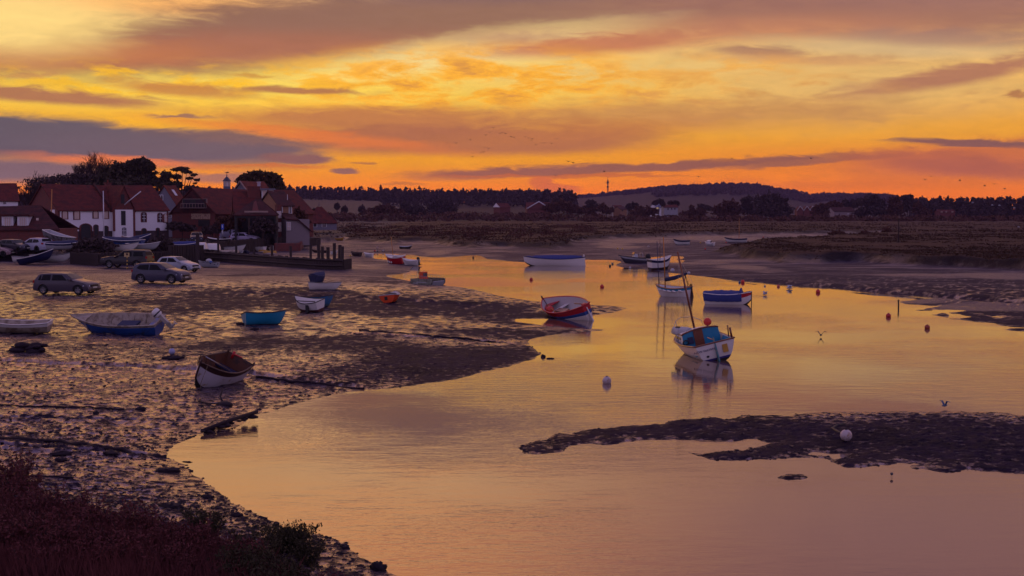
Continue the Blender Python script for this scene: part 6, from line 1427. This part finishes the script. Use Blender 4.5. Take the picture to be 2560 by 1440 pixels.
tree_px('evergreen_oak', 632, 285, [(640, 474, 50, 16), (612, 444, 16, 10), (634, 436, 18, 9), (652, 434, 14, 8), (600, 452, 10, 10), (626, 450, 26, 12), (646, 446, 18, 12), (640, 462, 30, 10)], 6000, .33, oakm, 'round domed evergreen left of the pair behind the chimney house', z=1.8, tr=.3)
tree_px('evergreen_oak', 682, 285, [(690, 476, 26, 14), (676, 438, 16, 8), (690, 444, 16, 9), (680, 454, 22, 12), (698, 456, 12, 9), (668, 450, 12, 10), (705, 462, 6, 6), (690, 468, 22, 8)], 5200, .33, oakm, 'round domed evergreen right of the pair behind the chimney house', z=1.8, tr=.3)
# bushes round the quay
for px, d, cl, lm, lab in ((230, 156, [(205, 622, 26, 18), (235, 610, 34, 16), (265, 620, 26, 18), (225, 635, 40, 14), (180, 632, 16, 9)], dusk, 'dark wild bush in front of the granary arch'), (400, 160, [(385, 618, 20, 16), (402, 606, 22, 16), (418, 620, 16, 16), (395, 635, 30, 12)], dusk, 'dark bush at the right of the boat yard'),
      (575, 213, [(560, 555, 22, 14), (590, 548, 24, 14), (575, 565, 34, 10)], rusty, 'russet bush before the boathouse left side'), (665, 206, [(655, 560, 22, 18), (680, 568, 18, 14), (640, 572, 18, 10)], dusk, 'dark bush inside the boathouse front'), (455, 225, [(445, 565, 26, 10), (470, 570, 22, 8)], dusk, 'low dark hedge under the brick barn'), (750, 236, [(745, 540, 12, 22), (758, 552, 16, 22), (738, 560, 12, 16)], rusty, 'russet bush between the end house and the red-roofed barn'), (782, 320, [(782, 532, 12, 9)], dusk, 'dark bush behind the red-roofed barn'), (530, 212, [(520, 575, 14, 10), (540, 572, 16, 10)], dusk, 'dark bush beside the quay lane')):
    tree_px('bush', px, d, cl, 3200, .26, lm, lab, cat='bush', tr=.08)
# hedges and trees of the middle distance
MT = 'trees and copses between the marsh and the hill'
mid = [(1105, 760, [(1085, 518, 22, 18), (1110, 512, 28, 18), (1130, 522, 16, 14), (1105, 528, 34, 10)], dusk, 'round dark tree standing alone left of the far farm'), (905, 740, [(905, 523, 8, 9), (910, 530, 8, 6)], dusk, 'small upright tree in the pale field'), (862, 700, [(862, 524, 7, 9)], dusk, 'smallest upright tree in the pale field'), (843, 690, [(843, 516, 6, 7)], dusk, 'tiny bush tree in the pale field'),
 (955, 700, [(935, 528, 28, 10), (965, 522, 26, 12), (990, 530, 24, 9)], rusty, 'long mauve bushy copse right of the pale field'), (1030, 720, [(1015, 520, 20, 16), (1045, 524, 24, 14), (1060, 530, 20, 9)], dusk, 'mauve copse left of the round dark tree'),
 (1415, 900, [(1400, 500, 24, 14), (1425, 492, 18, 14), (1385, 508, 22, 12)], dusk, 'tall dark copse at the end of the pine ridge'), (1480, 800, [(1478, 512, 14, 13), (1490, 520, 14, 9)], dusk, 'dark tree beside the copse at the end of the ridge'), (1395, 720, [(1375, 520, 24, 14), (1410, 515, 28, 16), (1440, 524, 24, 12), (1470, 528, 20, 10)], rusty, 'russet copse right of the red barn'), (1515, 780, [(1505, 518, 12, 10), (1520, 526, 16, 8)], rusty, 'russet bush left of the white cottage'),
 (1570, 800, [(1572, 517, 8, 8), (1585, 515, 10, 8)], dusk, 'dark yew behind the white cottage'), (1610, 740, [(1595, 532, 22, 8), (1625, 528, 24, 11), (1600, 522, 14, 7)], rusty, 'russet scrub between the two white houses'), (1646, 800, [(1638, 507, 8, 5), (1650, 503, 9, 5), (1656, 509, 6, 5)], dusk, 'flat-topped tree above the lit house'), (1684, 810, [(1678, 507, 9, 4), (1688, 506, 8, 4), (1693, 510, 5, 4)], dusk, 'flat-topped tree above the second white house'),
 (1735, 760, [(1715, 534, 18, 6), (1745, 530, 20, 9), (1728, 520, 7, 8)], rusty, 'russet scrub right of the second white house'), (1758, 850, [(1755, 517, 12, 7), (1770, 520, 10, 6)], dusk, 'dark bush on the rise right of the white houses'), (1815, 730, [(1795, 524, 20, 12), (1825, 514, 26, 16), (1845, 526, 20, 12), (1810, 534, 34, 8)], rusty, 'broad russet copse left of the big dark trees'),
 (1925, 690, [(1900, 505, 22, 18), (1930, 497, 26, 18), (1952, 510, 20, 18), (1920, 522, 44, 16), (1970, 526, 14, 12), (1930, 534, 44, 8)], dusk, 'big dark tree mass below the wooded hill'), (1868, 720, [(1858, 502, 9, 8), (1872, 497, 9, 8), (1868, 515, 16, 14), (1880, 530, 18, 10)], dusk, 'ragged dark tree left of the big mass'), (2055, 720, [(2045, 522, 16, 12), (2062, 518, 12, 9), (2050, 534, 24, 7)], rusty, 'russet copse left of the stone barn'), (2082, 750, [(2080, 512, 14, 9), (2095, 514, 12, 8)], rusty, 'russet tree behind the stone barn'),
 (2120, 760, [(2115, 508, 10, 9), (2135, 510, 16, 10), (2150, 502, 10, 8)], dusk, 'dark trees directly behind the stone barn'), (2182, 720, [(2180, 494, 20, 10), (2165, 505, 24, 12), (2195, 508, 20, 14), (2175, 526, 40, 14), (2150, 532, 20, 8)], dusk, 'rounded dark copse right of the stone barn'), (2240, 740, [(2230, 500, 12, 8), (2245, 497, 12, 7), (2240, 520, 30, 18), (2220, 532, 30, 8)], rusty, 'russet copse left of the tall single tree'), (2267, 700, [(2260, 494, 9, 6), (2272, 492, 9, 5), (2268, 503, 13, 10), (2268, 518, 10, 10)], dusk, 'tall single dark tree with a spreading head'), (2300, 760, [(2290, 520, 16, 14), (2310, 530, 20, 8)], rusty, 'russet bushes left of the pine wood')]
for px, d, cl, lm, lab in mid: tree_px('copse_tree', px, d, cl, 900 + 420 * len(cl), .75, lm, lab, 'tree', MT, z=1.7, tr=.3)
def scatter_trees(name, spec, lm, label):
    """a far wood seen as one mass: many small leafy crowns in one object"""
    V = []; Q = []; o = 0
    for (x, y, z, h_, w, n, s, con) in spec:
        t = rng.random(n) ** .8; r = (1 - t) * w if con else w * np.sqrt(np.clip(1 - (2 * t - 1) ** 2, .04, 1)); a = rng.random(n) * 6.283; r = r * (.4 + .6 * rng.random(n))
        C = np.stack([x + r * np.cos(a), y + r * np.sin(a), z + t * h_], 1); v, q = quads(C, s * (.6 + .7 * rng.random(n))); V.append(v); Q.append(q + o); o += len(v)
    ob = link(name, bulk_mesh(name, np.concatenate(V), np.concatenate(Q), lm)); return tag(ob, label, None, None, 'stuff')
sp = []
for row, (d, n) in enumerate(((1120, 150), (1210, 170), (1300, 200), (1380, 220), (1450, 240), (1520, 300))):
    for i in range(n):
        px = -60 + (1500) * (i + rng.random()) / n; x = (px - 1280) / F * d
        if px > 1437 or (d < 1250 and px < 960): continue
        h_ = rng.uniform(8.5, 12.5) + (rng.random() > .9) * 2.5; sp.append((x, d + rng.uniform(-25, 25), ground_z(x, d) - .5, h_, rng.uniform(2.4, 3.8), 46, 1.9, rng.random() < .75))
for i in range(420):
    px = rng.uniform(-1700, -60); d = rng.uniform(1120, 1560); x = (px - 1280) / F * d; sp.append((x, d, float(finish(np.array([x]), np.array([d]), *lowres(np.array([x]), np.array([d])))[0][0]) - .5, rng.uniform(9, 13), 3.4, 40, 2.2, True))
for i in range(14): x = (1270 + 6 * i - 1280) / F * 1530; sp.append((x, 1540, ground_z(x, 1530), 13.5 + rng.random() * 1.5, 4, 60, 1.6, False))
scatter_trees('pine_ridge_wood', sp, dusk, 'spiky dark pine wood along the whole ridge behind the village')
sp = []
for d, n in ((2600, 120), (2720, 120), (2840, 120), (2950, 130), (3100, 150), (3230, 170), (3330, 170)):
    for i in range(n):
        px = 1425 + 900 * (i + rng.random()) / n; x = (px - 1280) / F * d
        if (d < 3150 and px < 1560) or (d < 2900 and (px < 1640 or px > 2240)): continue
        h_ = rng.uniform(6, 11); sp.append((x, d + rng.uniform(-50, 50), ground_z(x, d) - 1, h_, rng.uniform(6, 9), 50, 3.6, False))
scatter_trees('hill_wood', sp, dusk, 'dark broadleaf wood capping the long far hill')
sp = []
for d, n in ((840, 140), (890, 160), (940, 180)):
    for i in range(n):
        px = 2285 + (420 if i % 2 else 2200) * (i + rng.random()) / n; x = (px - 1280) / F * d; sp.append((x, d + rng.uniform(-15, 15), 1.5, rng.uniform(10.5, 13.5), rng.uniform(2.4, 3.8), 60, 1.3, rng.random() < .5))
scatter_trees('pine_wood', sp, dusk, 'dense dark pine wood at the right edge of the horizon')
sp = []
for i in range(340):
    px = rng.uniform(760, 2600); d = rng.uniform(640, 780); x = (px - 1280) / F * d; sp.append((x, d, 1.4, rng.uniform(1.2, 3.2) * (1.5 if px < 1500 else 1), rng.uniform(3, 7), 40, 1.0, False))
scatter_trees('hedgerow_scrub', sp, rusty, 'low russet scrub and hedges between marsh and far fields')
# lattice mast on the hill
d = 3200; q = lp(1519, d); e = empty('lattice_mast', q, (0, 0, 0), 'tall lattice radio mast on the left shoulder of the hill', 'mast'); zt, zb = zat(449, d) - q.z, 0; b = MB(); w = 2.0
for k in range(4):
    a = k * math.pi / 2 + .6; b.tube([(w * math.cos(a), w * math.sin(a), -4), (w * .55 * math.cos(a), w * .55 * math.sin(a), zt)], .45, 4)
for i in range(9): 
    z = zt * i / 9; f = w * (1 - .45 * i / 9); 
    for k in range(4): a = k * math.pi / 2 + .6; b.tube([(f * math.cos(a), f * math.sin(a), z), (f * .95 * math.cos(a + 1.571), f * .95 * math.sin(a + 1.571), z + zt / 9)], .3, 3)
b.build('lattice', blackd, e); b = MB()
for z in (.86, .8, .56): b.lathe([(.001, zt * z - 1.4), (2.6, zt * z - 1.2), (2.6, zt * z + 1.2), (.001, zt * z + 1.4)], 8)
b.build('aerial_cluster', blackd, e); MB().tube([(0, 0, zt), (0, 0, zt + 7)], .3, 4).build('spike', blackd, e)
# far houses
FH = 'houses far across the marsh'
def far_house(px0, px1, d, eave, ridge, th, wm_, rm, label, wins=(), Wd=7, cat='house'):
    h = House('house', px0, d, th, pxr=px1, Wd=Wd, eave=eave, ridge=ridge, label=label, cat=cat, base=1.2, group=FH); h.walls(wm_); h.roof(rm, ov=.3)
    for q in wins: h.quad('window', *q[:4], q[4] if len(q) > 4 else pane, proud=.1)
    return h
h = far_house(1250, 1276, 760, 518, 508, 30, brick, redtile, 'far brick farmhouse with bright grey gable left of the red barn'); MB().prism([(-.1, h.ze), (h.Wd + .1, h.ze), (h.Wd / 2, h.zr)], 'x', -.1, -.4).build('pale_gable', whitew, h.root)
h = far_house(1318, 1376, 800, 522, 506, 4, brick, redtile, 'wide far red barn with pale edged gable', Wd=14, cat='barn'); gb = MB(); gb.prism([(0, h.ze), (h.L, h.ze), (h.L / 2, h.zr + .3)], 'y', -.4, 2, 0); gb.build('front_gable', brick, h.root); vb = MB(); vb.tube([(-.3, -.5, h.ze), (h.L / 2, -.5, h.zr + .4), (h.L + .3, -.5, h.ze)], .35, 4); vb.build('bargeboard', framew, h.root)
h = far_house(1537, 1556, 800, 519, 513, 10, mat('far_white_wall', (150, 146, 152), .8), redtile, 'small far white cottage with red roof', ((1541, 521, 1545, 525), (1548, 521, 1552, 525))); far_house(1551, 1566, 780, 523, 516, 30, tanw, oldtile, 'far tan house touching the small white cottage', ((1554, 525, 1557, 528),))
far_house(1640, 1653, 820, 518, 509, 25, whitew, mat('blue_grey_slate', (110, 110, 140), .5), 'far bluish house with one bright window under the flat-topped tree', ((1641, 519, 1645, 521, mat('evening_window', (255, 220, 130), .4, emit=((255, 214, 120), .8))),)); farw = mat('far_white_wall', (150, 146, 152), .8); far_house(1659, 1694, 800, 518, 512, 6, farw, redtile, 'long far white house with red roof', ((1668, 520, 1671, 525), (1677, 520, 1680, 524), (1685, 520, 1688, 524)))  # bluish house is roofed in plain blue-grey slate
for i, (a, lab) in enumerate(((1992, 'left of three far gabled houses'), (2009, 'middle of three far gabled houses'), (2023, 'right of three far gabled houses'))):
    h = House('house', a, 860, 0, pxr=a + 15, Wd=9, eave=526, ridge=517, label=lab, cat='house', base=1.2, group=FH); h.ze = zat(526, 860) - 1.2; b = MB(); b.box((h.L / 2, 4, h.ze / 2), (h.L, 8, h.ze)); b.prism([(0, h.ze), (h.L, h.ze), (h.L / 2, zat(516, 860) - 1.2)], 'y', 0, 8); b.build('wall', brick, h.root); zt = zat(516, 860) - 1.1
    b = MB(); b.tube([(-.3, -.2, h.ze - .2), (h.L / 2, -.2, zt), (h.L + .3, -.2, h.ze - .2)], .22, 4); b.build('bargeboard', framew, h.root); b = MB(); b.add([(-.3, -.2, h.ze - .2), (h.L / 2, -.2, zt), (h.L / 2, 8.2, zt), (-.3, 8.2, h.ze - .2), (h.L + .3, -.2, h.ze - .2), (h.L + .3, 8.2, h.ze - .2)], [(0, 1, 2, 3), (1, 4, 5, 2)]); b.build('roof', redtile, h.root)
far_house(2084, 2136, 740, 528, 518, 20, mat('far_grey_stone', (150, 130, 130), .9, var=.2), oldtile, 'far grey stone barn with tiled roof by the green meadow', ((2118, 533, 2120, 540, framew), (2096, 534, 2099, 538)), cat='barn'); far_house(2346, 2386, 820, 529, 524, 4, brick, redtile, 'far low red house under the right pine wood', ((2350, 528, 2355, 531, paneb), (2362, 528, 2366, 531, paneb), (2377, 528, 2382, 531, paneb)))
# white dots: vehicles by the far cottages
for px, py, d, L, m, lab in ((1553, 545, 760, 5.5, lightgrey, 'pale far vehicle parked below the small white cottage'), (1507, 536, 780, 7, mat('pale_roof', (150, 120, 90), .5), 'pale far shed roof left of the small white cottage'), (1313, 537, 740, 4, lightgrey, 'pale far vehicle left of the wide red barn')):
    q = lp(px, d, 1.6); b = MB(); b.box((0, 0, 1), (L, 2, 1.2), taper=.96); b.box((-.2, 0, 1.9), (L * .55, 1.8, .8), taper=.8); b.box((0, 0, .3), (L * .8, 1.7, .5)); tag(b.build('parked_car' if 'vehicle' in lab else 'shed', m, loc=q), lab, 'car' if 'vehicle' in lab else 'shed')
# salt-marsh grass: tufts over the marsh, thick along its edges
n = 230000; u = rng.uniform(-.4, .42, n); dd = 1 / rng.uniform(1 / 560, 1 / 120, n)
ri = np.clip(np.searchsorted(rows_d, dd) - 1, 0, nr - 2); ci = np.clip(((u - cols_u[0]) / (cols_u[1] - cols_u[0])).astype(int), 0, nc - 2)
keep = (gmk[ri, ci] > .35) | ((gvk[ri, ci] > .4) & (rng.random(n) < .12) & (dd > 150)); cl_ = fbm(u * dd / 7, dd / 12, 3, 51); keep &= (cl_ + (1 - np.clip((gms[ri, ci] - 1) / 8, 0, 1)) * .6 + .25 * rng.random(n)) > .12
u, dd, ri, ci, cl_ = u[keep], dd[keep], ri[keep], ci[keep], cl_[keep]; h_ = (.10 + .12 * rng.random(len(u))) * (1 + 1.0 * np.clip(cl_, 0, .5)) * np.clip(dd / 200, .8, 1.5); C = np.stack([u * dd, dd, GZ[ri, ci] + h_ * .25], 1)
V, Q = quads(C, h_, 1.1, updir=.35); o = link('marsh_grass', bulk_mesh('marsh_grass', V, Q, marshm)); tag(o, 'tussocky brown salt-marsh grass along the creek banks', None, None, 'stuff')
# bushes on the marsh bank
tg = []
for i in range(90):
    px = rng.uniform(870, 1480); d = rng.uniform(240, 420); q = atd(px, d)
    if q.z > 1: tg.append((q.x, q.y, q.z - .3, rng.uniform(.5, 1.2), rng.uniform(1.5, 4), 110, .26, False))
scatter_trees('bank_scrub', tg, rusty, 'dark russet scrub on the marsh bank beyond the side pool')
for px, d, w, lab in ((2090, 340, 22, 'dark long bush on the far marsh left of the lone post'), (2160, 335, 14, 'dark bush on the marsh just left of the lone post'), (2216, 330, 10, 'low round bush nearest the lone post')):
    q = atd(px, d); tree('bush', q, [(0, 0, .35, w * d / F, 1, .7), (w * d / F * .6, 0, .3, w * d / F * .5, 1, .5)], 900, .3, rusty, lab, cat='bush', tr=.04, trunk=.5)
# near-shore sea-blite shrubs and grass below the sea bank
def shrub_meshes(seed, lm, hgt=.8, n=46, leaf=.022, wide=.55):
    g = np.random.default_rng(seed); rr = random.Random(seed); st = MB(); L = []
    for i in range(n):
        a = rr.uniform(0, 6.28); r0 = rr.uniform(0, .25) * wide; h_ = hgt * rr.uniform(.5, 1.05); lean = rr.uniform(.1, wide); p = [Vector((r0 * math.cos(a), r0 * math.sin(a), -.1)), Vector((math.cos(a) * (r0 + lean * .35), math.sin(a) * (r0 + lean * .35), h_ * .55)), Vector((math.cos(a + .2) * (r0 + lean * .7), math.sin(a + .2) * (r0 + lean * .7), h_))]
        st.tube(p, [.006, .005, .003], 3, cap=False)
        for k in range(44): 
            t = g.random() ** .7; q = p[1].lerp(p[2], t * 2 - 1) if t > .5 else p[0].lerp(p[1], t * 2); L.append(np.array(q) + g.normal(size=3) * np.array([.035, .035, .03]))
    V, Q = quads(np.array(L), leaf * (.7 + .8 * g.random(len(L))), 1.3, g, .35)
    return st, bulk_mesh('foliage', V, Q, lm)
SB = 'sea-blite shrubs along the near shore'
protos = []
for k in range(4):
    st, fm = shrub_meshes(100 + k, blite if k != 3 else greenp, hgt=(.62, .5, .7, .55)[k]); protos.append((st, fm))
spots = []
for i in range(120):
    px = rng.uniform(-60, 790); d = rng.uniform(20.5, 26.5); 
    lim = np.interp(px, [-60, 60, 250, 450, 650, 800], [26.7, 25.3, 23.3, 23.1, 22.5, 20.6]); 
    if d < lim: spots.append((px, d))
roots = [None] * 4
for i, (px, d) in enumerate(spots):
    k = 3 if (px > 560 and i % 3 == 0) else i % 3; q = atd(px, d); sc = rng.uniform(.7, 1.15)
    if roots[k] is None:
        e = empty('sea_blite_shrub', q, (0, 0, rng.uniform(0, 6)), ('dark reddish twiggy sea-blite shrub of the near thicket', 'low reddish sea-blite shrub of the near thicket', 'tall reddish sea-blite shrub of the near thicket', 'greenish leafy shrub in the near thicket')[k], 'shrub', SB, sc)
        protos[k][0].build('stem', bark, e); link('foliage', protos[k][1], e); roots[k] = e
    else:
        e = copy_tree(roots[k]); e.location = q; e.rotation_euler.z = rng.uniform(0, 6); e.scale = (sc,) * 3
for px, d, s_, k, lab in ((728, 24.3, .95, 3, 'tall green leafy shrub standing out against the water'), (700, 24.2, .9, 3, 'lower green shrub left of the tall one against the water'), (765, 23.6, .8, 3, 'low green shrub right of the tall one against the water'), (20, 28.5, 1.2, 2, 'dark shrub highest up at the left edge of the near shore'), (60, 28, .8, 0, 'dark shrub just right of the highest one at the left edge'), (505, 24.8, 1.0, 3, 'greenish shrub in the middle of the near thicket')):
    e = copy_tree(roots[k]); q = atd(px, d); e.location = q; e.scale = (s_,) * 3; e.rotation_euler.z = rng.uniform(0, 6); e['label'] = lab
n = 40000; px = rng.uniform(-120, 860, n); d = rng.uniform(19.5, 26, n); k = d < np.interp(px, [-120, 100, 300, 600, 860], [26, 24.8, 23.3, 22.4, 20]) + rng.normal(size=n) * .3; px, d = px[k], d[k]; x = (px - 1280) / F * d; z = np.array([ground_z(a, b_) for a, b_ in zip(x, d)]); h_ = rng.uniform(.2, .6, len(x))
le = rng.normal(size=(len(x), 2)) * .1; w_ = .006; V = np.stack([np.stack([x - w_, d, z - .02], 1), np.stack([x + w_, d, z - .02], 1), np.stack([x + le[:, 0] * .5 + w_ * .6, d + le[:, 1] * .5, z + h_ * .6], 1), np.stack([x + le[:, 0], d + le[:, 1], z + h_], 1)], 1).reshape(-1, 3)
o = link('near_grass', bulk_mesh('near_grass', V, np.arange(len(V)).reshape(-1, 4), blite)); tag(o, 'thin reddish grass among the near shore shrubs', None, None, 'stuff')
# stones, weed and clods strewn on the mud
def clods(n, box, smin, smax, seed, name, label, cond=None):
    g = np.random.default_rng(seed); px = g.uniform(box[0], box[2], n); py = g.uniform(box[1], box[3], n); D = F * (CAM_H - .25) / (py - HOR); x = (px - 1280) / F * D
    ri = np.clip(np.searchsorted(rows_d, D) - 1, 0, nr - 2); ci = np.clip(((x / D - cols_u[0]) / (cols_u[1] - cols_u[0])).astype(int), 0, nc - 2)
    land = np.maximum(gsd, gsp)[ri, ci]; k = (land > -.02) & (gmk[ri, ci] < .2) & (fbm(x / 2.2, D / 3, 3, seed) + g.random(n) * .5 > .1); x, D, ri, ci = x[k], D[k], ri[k], ci[k]
    s = smin + (smax - smin) * g.random(len(x)) ** 3; ico = np.array([(1, 0, 0), (0, 1, 0), (-1, 0, 0), (0, -1, 0), (0, 0, .7), (.6, .6, .35), (-.6, .6, .4), (-.6, -.6, .3), (.6, -.6, .4)], float)
    fc = np.array([(0, 5, 4), (5, 1, 4), (1, 6, 4), (6, 2, 4), (2, 7, 4), (7, 3, 4), (3, 8, 4), (8, 0, 4), (0, 1, 5), (1, 2, 6), (2, 3, 7), (3, 0, 8)])
    a = g.uniform(0, 6.28, len(x)); V = ico[None] * s[:, None, None] * (.7 + .6 * g.random((len(x), 9, 1))); V = np.stack([V[..., 0] * np.cos(a)[:, None] * 1.3 - V[..., 1] * np.sin(a)[:, None], V[..., 0] * np.sin(a)[:, None] * 1.3 + V[..., 1] * np.cos(a)[:, None], V[..., 2] * .8], -1)
    V += np.stack([x, D, np.maximum(GZ[ri, ci], -.01)], -1)[:, None]; Q = (fc[None] + 9 * np.arange(len(x))[:, None, None]).reshape(-1, 3)
    o = link(name, bulk_mesh(name, V.reshape(-1, 3), Q, seaw)); tag(o, label, None, None, 'stuff')
clods(14000, (-40, 1060, 1010, 1460), .008, .055, 5, 'shore_stones', 'dark weedy stones strewn over the near shore'); clods(5000, (-40, 830, 1400, 1110), .012, .07, 6, 'mud_clods', 'small dark clods of weed scattered over the mud'); clods(2600, (1290, 1020, 2620, 1200), .012, .06, 8, 'spit_stones', 'dark stones and weed along the mud spit')
# ------------------------------------------------------------------ the air
hm = bpy.data.materials.new('evening_haze'); hm.use_nodes = True; t = hm.node_tree; t.nodes.clear()
v = N(t, 'ShaderNodeVolumePrincipled', inp={'Color': (.32, .22, .40, 1), 'Density': .00014, 'Anisotropy': 0.0})
N(t, 'ShaderNodeOutputMaterial', inp={1: v.outputs[0]})
hb = MB(); hb.box((0, 1900, 63.5), (5200, 4000, 133)); o = hb.build('haze', hm); tag(o, 'thin violet evening haze over the estuary', None, None, 'stuff')
